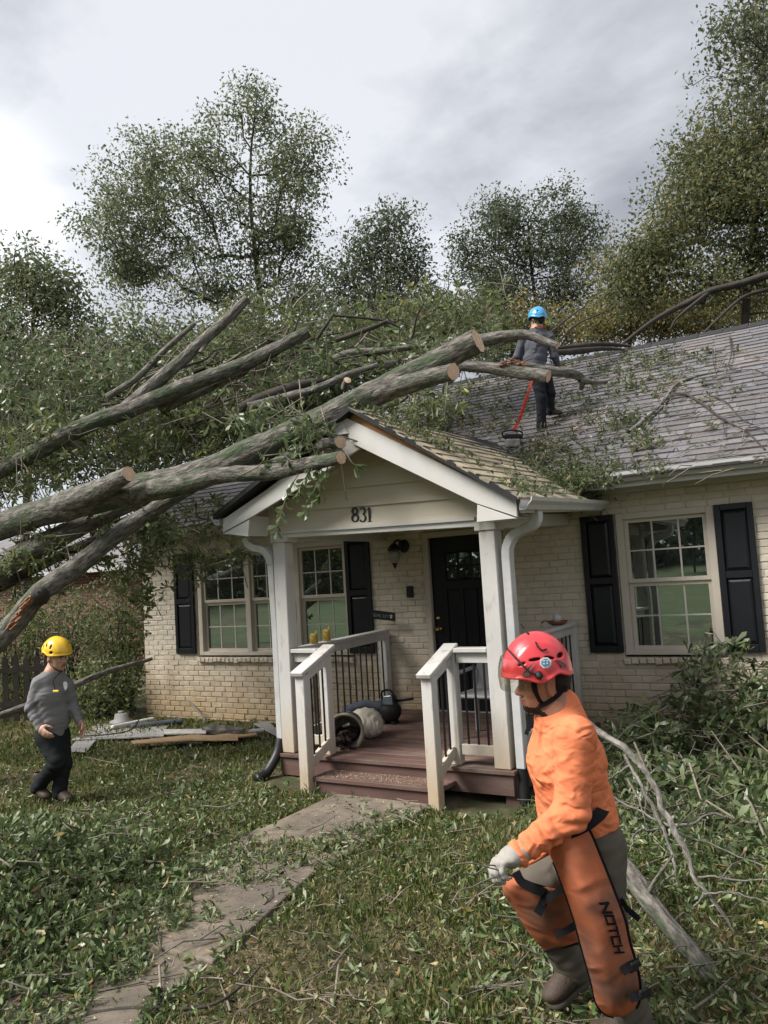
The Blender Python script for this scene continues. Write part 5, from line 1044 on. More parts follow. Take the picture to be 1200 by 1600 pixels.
# ============================================================ PEOPLE: bodies and clothes are smooth blended surfaces
class SD:
    def __init__(s,lo,hi,h):
        s.lo=np.array(lo,float); s.h=h; n=np.ceil((np.array(hi)-s.lo)/h).astype(int)+1; s.n=n
        s.ax=[(s.lo[i]+np.arange(n[i])*h).astype(np.float32) for i in range(3)]; s.f=np.full(n,.5,np.float32)
    def _sl(s,lo,hi):
        a=np.clip(np.floor((lo-s.lo)/s.h).astype(int),0,s.n); b=np.clip(np.ceil((hi-s.lo)/s.h).astype(int)+1,0,s.n); return tuple(slice(i,j) for i,j in zip(a,b))
    def _grid(s,sl): return np.stack(np.meshgrid(*[s.ax[i][sl[i]] for i in range(3)],indexing='ij'),-1)
    def _put(s,sl,d,k,op):
        f=s.f[sl]
        if op=='u':
            if k>0: hh=np.maximum(k-np.abs(f-d),0)/k; s.f[sl]=np.minimum(f,d)-hh*hh*k*.25
            else: s.f[sl]=np.minimum(f,d)
        else:
            d=-d; hh=np.maximum(k-np.abs(f-d),0)/max(k,1e-6); s.f[sl]=np.maximum(f,d)+hh*hh*k*.25
    def cone(s,a,b,r1,r2,k=.03,flat=None,op='u'):
        a,b=np.array(a,float),np.array(b,float); R=max(r1,r2)*(max(1,1/flat[1]) if flat else 1)+k+3*s.h
        sl=s._sl(np.minimum(a,b)-R,np.maximum(a,b)+R); p=s._grid(sl)
        if p.size==0: return s
        p=p-a.astype(np.float32); ba=b-a
        if flat: n=unit(np.array(flat[0],float)); p=p+(p@n.astype(np.float32))[...,None]*n.astype(np.float32)*(flat[1]-1); ba=ba+(ba@n)*n*(flat[1]-1)
        ba=ba.astype(np.float32); t=np.clip(p@ba/(ba@ba+1e-9),0,1); d=np.linalg.norm(p-t[...,None]*ba,axis=-1)-(r1+(r2-r1)*t); s._put(sl,d.astype(np.float32),k,op); return s
    def ell(s,c,B,r,k=.02,op='u'):
        c=np.array(c,float); r=np.array(r,float); R=r.max()+k+3*s.h; sl=s._sl(c-R,c+R); p=s._grid(sl)
        if p.size==0: return s
        q=((p-c.astype(np.float32))@np.array(B,np.float32).T)/r.astype(np.float32); l=np.linalg.norm(q,axis=-1); g=np.linalg.norm(q/r.astype(np.float32),axis=-1)+1e-6
        d=l*(l-1)/g; d=np.where(l<.05,-r.min(),d); s._put(sl,d.astype(np.float32),k,op); return s
    def plane(s,c,n): # keep the side the normal points away from
        p=s._grid((slice(None),)*3); d=(p-np.array(c,np.float32))@np.array(unit(np.array(n,float)),np.float32); s.f=np.maximum(s.f,d); return s
    def warp(s,fn):
        p=s._grid((slice(None),)*3); near=np.abs(s.f)<.03; q=p[near]; s.f[near]+=fn(q).astype(np.float32); return s
    def mesh(s,name,mats,parent,midx=None,smooth=True):
        f=s.f; ins=f<0; n=np.array(f.shape)-1; c=np.zeros(n,np.int8)
        for i in (0,1):
            for j in (0,1):
                for k in (0,1): c+=ins[i:n[0]+i,j:n[1]+j,k:n[2]+k]
        act=(c>0)&(c<8); idx=np.full(n,-1,np.int64); w_=np.argwhere(act); idx[act]=np.arange(len(w_)); acc=np.zeros((len(w_),3)); cnt=np.zeros(len(w_))
        I,J,K=w_.T
        for ax_ in range(3):
            for u in (0,1):
                for v in (0,1):
                    o=[0,0,0]; o[(ax_+1)%3]=u; o[(ax_+2)%3]=v; e=o.copy(); e[ax_]=1
                    a=f[I+o[0],J+o[1],K+o[2]]; b=f[I+e[0],J+e[1],K+e[2]]; m=(a<0)!=(b<0); t=np.where(m,a/np.where(m,a-b,1),0)
                    q=np.tile(np.array(o,float),(len(w_),1)); q[:,ax_]+=t; acc[m]+=q[m]; cnt[m]+=1
        V=(w_+acc/np.maximum(cnt,1)[:,None])*s.h+s.lo; Q=[]
        for ax_ in range(3):
            a=[slice(None)]*3; b=[slice(None)]*3; a[ax_]=slice(0,-1); b[ax_]=slice(1,None); ch=ins[tuple(a)]!=ins[tuple(b)]; e=np.argwhere(ch); u,v=(ax_+1)%3,(ax_+2)%3
            e=e[(e[:,u]>0)&(e[:,v]>0)&(e[:,u]<n[u])&(e[:,v]<n[v])]
            def at_(du,dv): q=e.copy(); q[:,u]-=du; q[:,v]-=dv; return idx[q[:,0],q[:,1],q[:,2]]
            q=np.stack([at_(1,1),at_(0,1),at_(0,0),at_(1,0)],1); fl=~ins[e[:,0],e[:,1],e[:,2]]; q[fl]=q[fl][:,::-1]; Q.append(q)
        Q=np.concatenate(Q); Q=Q[(Q>=0).all(1)]; mi=None
        if midx is not None: mi=midx(V[Q].mean(1))
        return obj(name,fastmesh(name,V,[Q],mi,smooth),mats,parent)
def basis(F,U): F=unit(np.array(F,float)); L=unit(np.cross(U,F)); U=np.cross(F,L); return np.array([F,L,U])
def head(sd,c,B,s=1.,nose=1.):
    W=lambda *p: np.array(c)+(np.array(p)*s)@B
    e=lambda p,r,k=.02,op='u': sd.ell(W(*p),B,np.array(r)*s,k*s,op)
    e((-.012,0,.035),(.098,.078,.092)); e((.028,0,-.02),(.068,.064,.09),.03); e((.040,0,-.072),(.052,.052,.038),.03); e((.078,0,-.098),(.02,.024,.018),.025)
    for q in (1,-1):
        e((.062,.038*q,-.024),(.028,.022,.024),.02); e((-.004,.079*q,-.010),(.021,.008,.033),.006); e((-.004,.087*q,-.008),(.011,.005,.02),.004,'s')
    e((.082,0,.020),(.018,.050,.013),.018)
    sd.cone(W(.090,0,.006),W(.114,0,-.030),.009*s,.0125*s*nose,.010*s)
    for q in (1,-1): e((.102,.013*q,-.036),(.012,.009,.009),.006); e((.102,.031*q,.001),(.013,.017,.010),.008,'s')
    e((.097,0,-.060),(.012,.024,.0065),.005); e((.094,0,-.075),(.012,.021,.0075),.006)
    return W
def hand(sd,w,d,n,t,s=1.,thick=1.,curl=(.5,.55,.6,.7),spread=.05,thumb=.6):
    """w wrist, d to the knuckles, n out of the back of the hand, t to the thumb side"""
    d=unit(np.array(d,float)); t=unit(np.array(t,float)-d*np.dot(t,d)); n_=np.cross(d,t); n_=n_*np.sign(n_@np.array(n)); w=np.array(w,float); B=np.array([d,t,n_])
    W=lambda a,b,c: w+(np.array([a,b,c])*s)@B
    sd.cone(W(-.02,0,0),W(.03,0,0),.026*s*thick,.03*s*thick,.012,(t,.8)); sd.ell(W(.052,0,0),B,np.array([.05,.043,.018*thick])*s,.012)
    for i,(off,L) in enumerate(((.030,.076),(.010,.086),(-.011,.080),(-.031,.062))):
        p=W(.085-.004*abs(i-1),off,0); a=0.; r=(.0105-.0006*i)*s*thick
        for j,f in enumerate((.45,.32,.25)):
            a+=curl[i]*(1,.95,.7)[j]; dir_=d*math.cos(a)-n_*math.sin(a)+t*(off*spread*20)*.1; q=p+unit(dir_)*L*f*s; sd.cone(p,q,r,r*.93,.005 if j else .008); p=q; r*=.94
    p=W(.022,.034,-.006); q=p+unit(d*.75+t*.75-n_*.25)*.040*s; sd.cone(p,q,.0145*s*thick,.0125*s*thick,.012); q2=q+unit(d*.9+t*(.5-thumb*.6)-n_*thumb)*.034*s; sd.cone(q,q2,.0122*s*thick,.0108*s*thick,.006); q3=q2+unit(d*.95-t*.15-n_*thumb*1.1)*.026*s; sd.cone(q2,q3,.0108*s*thick,.0092*s*thick,.005)
def boot(sd,ank,toe,up,s=1.,sole=True):
    ank,toe=np.array(ank,float),np.array(toe,float); f=unit(toe-ank); up=unit(np.array(up,float)); f2=unit(f-up*(f@up)); L=np.cross(up,f2); B=np.array([f2,L,up]); W=lambda a,b,c: ank+(np.array([a,b,c])*s)@B
    sd.cone(W(-.012,0,.11),W(-.015,0,-.02),.056*s,.052*s,.02); sd.cone(W(-.03,0,-.045),W(.125,0,-.052),.047*s,.046*s,.03,(up,1.18)); sd.cone(W(-.0,0,.0),W(.075,0,-.03),.05*s,.040*s,.04); sd.ell(W(.135,0,-.050),B,np.array([.062,.050,.036])*s,.03)
    sd.plane(W(0,0,-.084),-up); return W,B
def clothmat(name,c,c2=None,s2=4,thr=(.5,.75),bump=.25,bs=260,rough=.9,var=.10,c3=None,s3=3,thr3=(.5,.7),fold=.35,fs=7.): return mat(name,c,rough,var,7,col2=c2,s2=s2,thr=thr,col3=c3,s3=s3,thr3=thr3,bump=bump,bscale=bs,bdist=.003,spec=.15,fold=fold,fscale=fs)
PM=dict(skin=mat('brown_skin',(.33,.165,.105),.5,.12,30,col2=(.25,.115,.075),s2=20,thr=(.55,.8),bump=.12,bscale=300,bdist=.002,spec=.4), skin2=mat('tan_skin',(.46,.27,.19),.5,.10,30,bump=.1,bscale=300,bdist=.002,spec=.4),
 hair=mat('black_hair',(.012,.010,.009),.6,.4,120,bump=.8,bscale=300), lip=mat('lip',(.26,.10,.085),.45,.1,40,bump=.05), eye=mat('eye_white',(.55,.52,.48),.25,0,bump=0,spec=.6),
 orange=clothmat('orange_shirt',(.735,.218,.098),(.60,.165,.078),5,(.5,.8),c3=(.50,.17,.085),s3=3.4,thr3=(.56,.72),fold=.4,fs=15.,var=.12), chap=clothmat('orange_chaps',(.53,.150,.062),(.41,.115,.055),3.5,(.42,.7),c3=(.17,.095,.07),s3=3.1,thr3=(.44,.70),var=.14),
 khaki=clothmat('grey_khaki',(.115,.10,.08),(.085,.073,.060),fold=.5), black=clothmat('black_webbing',(.010,.010,.012),bump=.5,bs=500,fold=0), glove=clothmat('grey_work_glove',(.34,.32,.29),(.24,.20,.16),14,(.5,.75),bump=.5),
 boot=mat('brown_leather',(.060,.042,.030),.6,.25,20,col2=(.105,.082,.064),s2=9,thr=(.5,.75),bump=.4,bscale=90), sole=mat('boot_sole',(.09,.075,.06),.8,.2,20),
 red=mat('red_helmet_shell',(.62,.045,.055),.30,.07,6,bump=.03,spec=.5,coat=.3), yellow=mat('yellow_helmet_shell',(.78,.48,.025),.32,.06,6,bump=.03,spec=.5,coat=.3), blue=mat('blue_helmet_shell',(.07,.36,.66),.32,.06,6,bump=.03,spec=.5,coat=.3),
 dark=mat('dark_vent',(.012,.010,.011),.7,.1,10,bump=0), greymark=mat('grey_mark',(.11,.08,.085),.5,.15,30,bump=0), sticker=mat('white_sticker',(.62,.64,.62),.5,.05,30,bump=0), stickerb=mat('blue_sticker',(.10,.24,.36),.5,.2,120,bump=0),
 grey=clothmat('grey_shirt',(.20,.195,.20),(.165,.16,.165),4,(.45,.75),c3=(.105,.095,.088),s3=3.2,thr3=(.56,.7)), navy=clothmat('slate_shirt',(.095,.10,.122),(.078,.082,.10)), jean=clothmat('dark_jeans',(.020,.021,.028)), trouser=clothmat('dark_work_trousers',(.018,.021,.022)), print=mat('shirt_print',(.42,.42,.42),.8,.2,60,bump=0), printd=mat('shirt_print_faded',(.20,.20,.21),.8,.3,60,bump=0),
 strapred=clothmat('red_webbing',(.45,.06,.045),bump=.4), greyhousing=mat('dirty_white_housing',(.30,.29,.27),.5,.25,20,col2=(.12,.10,.08),s2=14,thr=(.5,.7),bump=.1), rubber=mat('black_rubber',(.015,.015,.015),.6,.2,30,bump=.1))
vz=bpy.data.materials.new('clear_visor'); vz.use_nodes=True; nt=vz.node_tree; nt.nodes.clear(); o_=nt.nodes.new('ShaderNodeOutputMaterial'); t_=nt.nodes.new('ShaderNodeBsdfTransparent'); t_.inputs[0].default_value=(.93,.88,.82,1); g_=nt.nodes.new('ShaderNodeBsdfGlossy'); g_.inputs['Roughness'].default_value=.12; m_=nt.nodes.new('ShaderNodeMixShader'); fr_=nt.nodes.new('ShaderNodeLayerWeight'); fr_.inputs[0].default_value=.35; nt.links.new(fr_.outputs['Facing'],m_.inputs[0]); nt.links.new(t_.outputs[0],m_.inputs[1]); nt.links.new(g_.outputs[0],m_.inputs[2]); nt.links.new(m_.outputs[0],o_.inputs[0])
def bnd(pts,m): A=np.array(pts); return A.min(0)-m,A.max(0)+m
def wrinkle(a,b,amp,freq,spots):
    """folds running across direction a, gathered round the given (point, radius) spots"""
    a=unit(np.array(a,float)); b=unit(np.array(b,float))
    def fn(p):
        g=np.zeros(len(p))
        for c,r in spots: g=np.maximum(g,np.exp(-((p-np.array(c))**2).sum(1)/(r*r)))
        x=p@a; y=p@b; z=p@np.cross(a,b); r=lambda q:1-2*np.abs(np.sin(q)); return amp*g*(r(.5*freq*x+1.6*np.sin(13*y+2*z)+1.1*np.sin(19*z+1))*(.55+.45*np.sin(21*y+8*x))+.7*r(.8*freq*x+9*y-11*z+2)*(.5+.5*np.sin(15*z+17*y)))
    return fn
def helmet(c,B,r,m,parent,h=.004,vents=(),rim=None,band=.012):
    """shell: dome cut by a rim curve; vents (f,l,u, rf,rl,ru) carved through to a dark lining"""
    r=np.array(r); sd=SD(*bnd([c],r.max()+.03),h); W=lambda p: np.array(c)+np.array(p)@B
    sd.ell(c,B,r,0); 
    G=sd._grid((slice(None),)*3); q=(G-np.array(c,np.float32))@np.array(B,np.float32).T; f_,l_,u_=q[...,0],q[...,1],q[...,2]; l=np.linalg.norm(q/r.astype(np.float32),axis=-1)
    # raised spine and side swage lines
    sd.f-=(.004*np.exp(-(l_/.035)**2)+.003*np.exp(-((np.abs(l_)-.075)/.014)**2)).astype(np.float32)*(u_>.01)
    lip=(rim(f_,l_)).astype(np.float32); sd.f-=.007*np.exp(-((u_-lip-.006)/.008)**2); sd.f=np.maximum(sd.f,lip-u_)
    inner=l*.0+np.linalg.norm(q/(r.astype(np.float32)-.010),axis=-1)-1; sd.f=np.maximum(sd.f,-(inner*r.min()))
    for v in vents: p,rr,tilt=v; Bv=B if tilt==0 else np.array([math.cos(tilt)*B[0]+math.sin(tilt)*B[2],B[1],math.cos(tilt)*B[2]-math.sin(tilt)*B[0]]); sd.ell(W(p),Bv,rr,.003,'s')
    o=sd.mesh('helmet',[m],parent)
    li=SD(*bnd([c],r.max()+.02),.007); li.ell(c,B,r-.013,0); q=(li._grid((slice(None),)*3)-np.array(c,np.float32))@np.array(B,np.float32).T; li.f=np.maximum(li.f,(rim(q[...,0],q[...,1])+.008).astype(np.float32)-q[...,2]); li.mesh('liner',[PM['dark']],o)
    return o
def hit(c,B,r,u,v,off=.002,Q=None):
    """where the survey ray meets an ellipsoid"""
    d=ray(u,v); R=np.array(r)+off; o=(CAM-np.array(c))@B.T/R; e=d@B.T/R; a=e@e; b=2*o@e; k=o@o-1; D=b*b-4*a*k; t=(-b-math.sqrt(max(D,0)))/(2*a); return CAM+d*t
def patch(name,pts,m,parent,th=.002):
    P=[np.array(p) for p in pts]; c=sum(P)/len(P); nn=unit(np.cross(P[1]-P[0],P[2]-P[0])); nn=nn*np.sign(nn@(CAM-c)); V=P+[c]+[p-nn*th for p in P]; n=len(P); F=[(i,(i+1)%n,n) for i in range(n)]+[(i,n+1+i,n+1+(i+1)%n,(i+1)%n) for i in range(n)]
    return MB().add(V,F).build(name,m,parent)
def ribbon(name,pts,w,m,parent,face=None,th=.003,n=24):
    """flat strap through points, its width held across the direction the strap faces"""
    P=spline(pts,n); T=unit(np.gradient(P,axis=0)); V=[];F=[]
    for p,t in zip(P,T):
        f=unit((face if face is not None else CAM-p)); x=unit(np.cross(t,f)); z=np.cross(x,t); V+=[p-x*w/2,p+x*w/2,p+x*w/2+z*th,p-x*w/2+z*th]
    for i in range(len(P)-1):
        for k in range(4): F.append((4*i+k,4*i+(k+1)%4,4*i+4+(k+1)%4,4*i+4+k))
    F+=[(3,2,1,0),tuple(4*(len(P)-1)+k for k in range(4))]
    return MB().add(V,F).build(name,m,parent)

# ------------------------------------------------------------ the man in orange
def man_orange():
    J={k:at(*v) for k,v in dict(pel=(918,1306,3.28),hipN=(930,1322,3.17),hipF=(912,1326,3.39),wai=(905,1268,3.28),che=(884,1185,3.27),nek=(868,1108,3.27),hd=(850,1064,3.27),shN=(899,1152,3.085),shF=(870,1146,3.45),elN=(893,1270,3.03),wrN=(812,1332,2.99),elF=(862,1248,3.52),wrF=(858,1330,3.5),knN=(944,1442,3.12),anN=(988,1590,3.17),knF=(820,1392,3.38),anF=(893,1508,3.45),toF=(856,1549,3.37)).items()}
    J['toN']=J['anN']+(-CA*.95-CC*.1+CB*(-.25))*.17
    base=(J['anN']+J['anF'])/2; base[2]=0
    root=thing('person','man in orange shirt and orange chaps with red helmet, stepping left while dragging twigs','person',tuple(base))
    side=-CC; F=unit(-CA-CC*.10); Bh=basis(-CA*.99-CB*.13-CC*.08,CB*.99-CA*.13)
    # body
    sd=SD(*bnd(list(J.values()),.16),.0072); W=head(sd,J['hd'],Bh,.99,1.1)
    sd.cone(W(-.022,0,-.05),J['nek'],.056,.062,.03); sd.cone(J['nek'],J['che'],.07,.12,.05,(side,.72)); sd.cone(J['che'],J['pel'],.125,.12,.05,(side,.78))
    for a in 'NF':
        sd.cone(J['sh'+a],J['el'+a],.048,.038,.03); sd.cone(J['el'+a],J['wr'+a],.037,.026,.02); sd.cone(J['hip'+a],J['kn'+a],.078,.055,.04); sd.cone(J['kn'+a],J['an'+a],.054,.036,.03); hand(sd,J['wr'+a],unit(J['wr'+a]-J['el'+a]) if a=='F' else unit(at(776,1347,2.96)-J['wr'+a]),-CC*.8+CB*.5,-CA*.3-CB*.2+CC*.9,.9,.8,(.6,.7,.75,.8)); sd.cone(J['an'+a],J['an'+a]+(J['to'+a]-J['an'+a])*.12,.036,.034,.02)
    def mi(c):
        q=(c-J['hd'])@Bh.T; m=np.zeros(len(c),int); m[(q[:,0]>.092)&(np.abs(q[:,1])<.024)&(q[:,2]<-.053)&(q[:,2]>-.083)]=1
        beard=(q[:,2]<-.075)&(q[:,2]>-.125)&(q[:,0]>.0)&((q[:,0]-.02)*.9-q[:,2]>.118); m[beard&(m==0)&(q[:,2]<-.086)]=2; return m
    body=sd.mesh('body',[PM['skin'],PM['lip'],PM['hair']],root,mi)
    for q in (1,-1): MB().lathe(W(.079,.031*q,.002),[(0,-.0125),(.009,-.009),(.0125,0),(.009,.009),(0,.0125)],12).build('eye',PM['eye'],root,smooth=True); MB().lathe(W(.0905,.031*q,.001),[(0,.0015),(.005,.0008),(.0055,-.001)],10,tuple(Bh[0])).build('iris',PM['hair'],root)
    hs=SD(*bnd([J['hd']],.15),.006); hs.ell(W(-.02,0,.02),Bh,(.094,.083,.105),0); hs.plane(W(-.028,0,0),Bh[0]); hs.ell(W(-.004,.083,-.01),Bh,(.024,.02,.036),0,'s'); hs.mesh('hair',[PM['hair']],root)
    # shirt
    sd=SD(*bnd([J[k] for k in('nek','shN','shF','elN','elF','wrN','wrF','pel','hipN')],.2),.006); back=J['che']-F*.02
    sd.cone(J['nek']-F*.012+CB*.016,J['nek']-CB*.035-F*.014,.064,.092,.03,(side,.85)); sd.cone(J['nek']-F*.038+CB*.016,J['shN']*.5+J['shF']*.5-F*.02,.058,.075,.04); sd.cone(J['nek']-CB*.045-F*.018,J['che'],.082,.140,.05,(side,.74)); sd.cone(J['che']+F*.002,J['wai']+F*.012,.142,.148,.06,(side,.80)); sd.cone(J['wai']+F*.006,J['pel']-F*.005-CB*.035,.138,.128,.05,(side,.80))
    sd.cone(J['shN'],J['shF'],.072,.072,.06)
    for a in 'NF':
        sd.cone(J['sh'+a],J['el'+a],.078,.064,.03); sd.cone(J['el'+a],J['wr'+a],.064,.044,.03); w_=J['wr'+a]; dd=unit(w_-J['el'+a]); sd.cone(w_-dd*.016,w_+dd*.016,.041,.042,.008)
    arm=unit(J['wrN']-J['elN']); upa=unit(J['elN']-J['shN'])
    sd.warp(wrinkle(upa+CA*.3,side,.012,105,[(J['elN'],.11),((J['elN']+J['shN'])/2,.09)])); sd.warp(wrinkle(arm+CB*.3,side,.014,125,[((J['elN']+J['wrN'])/2,.10),(J['wrN'],.08)])); sd.warp(wrinkle(CB+CA*.6,side,.010,85,[(J['wai'],.17),(J['che']+F*.13-CB*.08,.10),(J['che']-CC*.08-F*.06,.09)]))
    groove=lambda c,n,r: (lambda p: .005*np.exp(-(((p-c)@unit(n))/.005)**2)*(np.linalg.norm(p-c,axis=1)<r))
    sd.warp(groove(J['shN']+CA*.01+upa*.015,upa*.75+CC*-.25+CA*-.45,.13)); sd.warp(groove(J['wrN']-arm*.022,arm,.08)); sd.warp(lambda p: -.004*np.exp(-(((p-J['wrN'])@arm-.004)/.012)**2)*np.sin(900*(p@side))*(np.linalg.norm(p-J['wrN'],axis=1)<.07)*.4)
    sd.plane(at(900,1318,3.28),-CB+CA*.28-F*0); 
    shirt=sd.mesh('shirt',[PM['orange']],root)
    # collar ring and sleeve seam
    MB().tube([J['nek']+CB*.026-F*.010+ (F*math.cos(t)*.064+np.cross(CB,F)*math.sin(t)*.072)+CB*(-.024*math.cos(t)) for t in np.linspace(0,2*math.pi,28)],.0075,8).build('collar',PM['orange'],shirt,smooth=True)
    # trousers
    sd=SD(*bnd([J[k] for k in('pel','hipN','hipF','knN','knF','anN','anF')],.17),.008)
    sd.cone(J['pel']+CB*.02,J['pel']-CB*.03-F*.01,.118,.125,.04,(side,.78))
    for a,r in (('N',(.108,.082,.070)),('F',(.102,.074,.064))):
        sd.cone(J['hip'+a]-F*.012,J['kn'+a],r[0],r[1],.04); sd.cone(J['kn'+a],J['an'+a],r[1],r[2],.03); d_=unit(J['an'+a]-J['kn'+a]); sd.cone(J['an'+a]-d_*.05,J['an'+a]+d_*.015,r[2]+.004,r[2]+.006,.02)
    sd.warp(wrinkle(CB,side,.006,60,[(J['hipN']-F*.08,.12),(J['knF'],.12),(J['anF'],.1),(J['anN'],.1),(J['hipF']+F*.1,.12)]))
    sd.plane(J['pel']+CB*.075,CB); pants=sd.mesh('trousers',[PM['khaki']],root)
    # glove, closed round the twigs
    sd=SD(*bnd([J['wrN'],at(770,1365,2.97)],.09),.0035); hd_=unit(at(776,1350,2.95)-J['wrN']); hand(sd,J['wrN']+hd_*.012,hd_,-CC*.85+CB*.55,CC*.9-CA*.25-CB*.1,.98,1.28,(.75,.8,.85,.9),.06,.8); sd.cone(J['wrN']-hd_*.03,J['wrN']+hd_*.03,.040,.036,.015)
    sd.warp(wrinkle(hd_,side,.0016,160,[(J['wrN']+hd_*.05,.06)])); sd.mesh('glove',[PM['glove']],root)
    sd=SD(*bnd([J['wrF'],J['wrF']+.0],.16),.006); hd2=unit(J['wrF']-J['elF']); hand(sd,J['wrF']+hd2*.01,hd2,CC,F,.95,1.28,(.5,.55,.6,.6)); sd.cone(J['wrF']-hd2*.03,J['wrF']+hd2*.03,.040,.036,.015); sd.mesh('glove',[PM['glove']],root)
    # boots
    for a,up in (('F',unit(CB*.95+CA*-.30)),('N',CB)):
        sd=SD(*bnd([J['an'+a],J['to'+a]],.14),.006); Wb,Bb=boot(sd,J['an'+a],J['to'+a],up,.92)
        bt_=sd.mesh('boot',[PM['boot']],root)
        s2=SD(*bnd([J['an'+a],J['to'+a]],.15),.005); s2.cone(Wb(.13,0,-.09),Wb(-.035,0,-.09),.054*.92,.046*.92,.02); s2.plane(Wb(0,0,-.079),Bb[2]); s2.plane(Wb(0,0,-.105),-Bb[2]); s2.mesh('sole',[PM['sole']],bt_)
    # chaps: curved sheets wrapped on the legs
    def sheet(rows,nr,nc):
        A=spline(rows,nr); G=np.zeros((nr,nc,3))
        for i,(uL,vL,uR,vR,d,b) in enumerate(A):
            for j in range(nc): t=j/(nc-1); G[i,j]=at(uL+(uR-uL)*t,vL+(vR-vL)*t,d-b*math.sin(math.pi*t)**.75+(.0))
        return G
    def cloth(G,name,m,fold=.003,seed=0):
        rg=np.random.default_rng(seed); nr,nc=G.shape[:2]; i,j=np.mgrid[0:nr,0:nc]; G=G-CC*(fold*(np.sin(i*.42+j*.33+seed)+.7*np.sin(i*.9-j*.55+1)+.5*np.sin(j*.8+2))*np.sin(np.pi*j/(nc-1)))[...,None]
        Bk=G+CC*.007; V=np.concatenate([G.reshape(-1,3),Bk.reshape(-1,3)]); I=np.arange(nr*nc).reshape(nr,nc); q=np.stack([I[:-1,:-1],I[1:,:-1],I[1:,1:],I[:-1,1:]],-1).reshape(-1,4); o=obj(name,fastmesh(name,V,[q,q[:,::-1]+nr*nc],None,True),m,root)
        return o,G
    near=[(868,1300,903,1272,3.05,.055),(858,1330,922,1300,3.06,.075),(868,1356,938,1338,3.05,.088),(884,1400,958,1388,3.03,.085),(897,1440,976,1436,3.03,.080),(907,1478,984,1472,3.04,.078),(916,1510,994,1506,3.05,.078),(924,1540,1000,1540,3.07,.076),(930,1566,997,1568,3.09,.070),(944,1584,984,1585,3.10,.045),(958,1589,972,1589,3.11,.02)]
    ch,G=cloth(sheet(near,48,22),'chaps',PM['chap'],.0022,1)
    edge=lambda P,n,o_,r=.0065: MB().tube(P,r,6).build(n,PM['black'],o_,smooth=True)
    edge(G[2:,-1]-CC*.002,'binding',ch); edge(G[8:,0]-CC*.002,'binding',ch,.004)
    far=[(794,1366,868,1392,3.30,.06),(786,1382,884,1392,3.30,.072),(788,1398,890,1396,3.31,.078),(806,1424,897,1420,3.33,.075),(822,1452,903,1446,3.35,.07),(840,1474,905,1463,3.37,.065),(851,1486,906,1473,3.39,.06)]
    ch2,G2=cloth(sheet(far,30,18),'chaps',PM['chap'],.004,5); edge(G2[-1]-CC*.002,'binding',ch2,.005); edge(G2[0]-CC*.002,'binding',ch2,.005)
    thigh=[(812,1350,866,1322,3.235,.035),(814,1354,864,1328,3.225,.035),(818,1358,862,1334,3.22,.03)]
    ch3,G3=cloth(sheet(thigh,14,10),'chaps',PM['chap'],.001,2)
    # straps
    def S(G,i,j,off=.004): a,b=min(int(i),G.shape[0]-2),min(int(j),G.shape[1]-2); p=G[a,b]*(1-i+a)+G[a+1,b]*(i-a); p2=G[a,b+1]*(1-i+a)+G[a+1,b+1]*(i-a); p=p*(1-j+b)+p2*(j-b); return p-CC*off
    W0=lambda u,v,d: at(u,v,d)
    ribbon('belt',[W0(868,1305,3.03),W0(890,1300,3.0),W0(915,1289,3.0),W0(936,1273,3.05),W0(945,1261,3.16)],.046,PM['black'],root,n=30)
    for r in (39,45):
        a=S(G,r-9 if r==39 else r-5.5,20,.008) if False else None
    for (u0,v0,u1,v1) in ((972,1518,998,1503),(984,1561,1013,1550)):
        ribbon('strap',[W0(u0,v0,2.975),W0((u0+u1)/2,(v0+v1)/2-1,2.995),W0(u1,v1,3.06)],.030,PM['black'],ch,n=8,th=.006); MB().beam(W0((u0+u1)/2,v0-5,2.985),W0((u0+u1)/2+12,v0-11,3.015),.036,.014,CC).build('buckle',PM['rubber'],ch,bevel=.003)
    ribbon('strap',[W0(969,1405,3.05),W0(978,1418,3.08),W0(989,1428,3.08),W0(999,1437,3.07)],.022,PM['black'],ch,n=12)
    ribbon('strap',[W0(868,1469-8,3.26),W0(885,1454,3.25),W0(902,1444,3.27)],.028,PM['black'],ch2,n=10)
    ribbon('strap',[W0(806,1362,3.20),W0(815,1378,3.19),W0(836,1390,3.18),W0(852,1396,3.19),W0(848,1412,3.2),W0(840,1428,3.21)],.034,PM['black'],ch2,n=24); ribbon('strap',[W0(846,1410,3.19),W0(862,1400,3.18),W0(878,1389,3.2)],.026,PM['black'],ch2,n=12)
    # lettering down the chap
    FONT=dict(N=[[(0,0),(0,1),(1,0),(1,1)]],O=[[(0,0),(0,1),(1,1),(1,0),(0,0)]],T=[[(0,1),(1,1)],[(.5,.95),(.5,0)]],C=[[(1,1),(0,1),(0,0),(1,0)]],H=[[(0,0),(0,1)],[(1,0),(1,1)],[(0,.5),(1,.5)]])
    mb=MB(); i0,di,j0,dj=15.9,1.75,13.2,3.2
    for k,chh in enumerate('NOTCH'):
        for line in FONT[chh]:
            P=np.array(line,float); 
            for a,b in zip(P[:-1],P[1:]):
                t=unit(b-a)*.17; n_=np.array([-t[1],t[0]])*.85; q=[a-t-n_,b+t-n_,b+t+n_,a-t+n_]; mb.add([S(G,i0+k*1.98+x*di*.82,j0+y*dj+k*.16,.010) for x,y in q],[(0,1,2,3)])
    mb.build('lettering',PM['black'],ch)
    # helmet
    hc=at(839,1052,3.26); Bk=basis(-CA*.995-CB*.06-CC*.06,CB); r=(.140,.116,.166)
    rim=lambda f,l: .008-.028*np.exp(-((f+.105)/.05)**2)*0+np.where(f>0,-.012*np.clip(f/.13,0,1),-.012*np.clip(-f/.12,0,1))-.022*np.exp(-((f-.01)/.05)**2)+.014*np.exp(-((f+.062)/.03)**2)
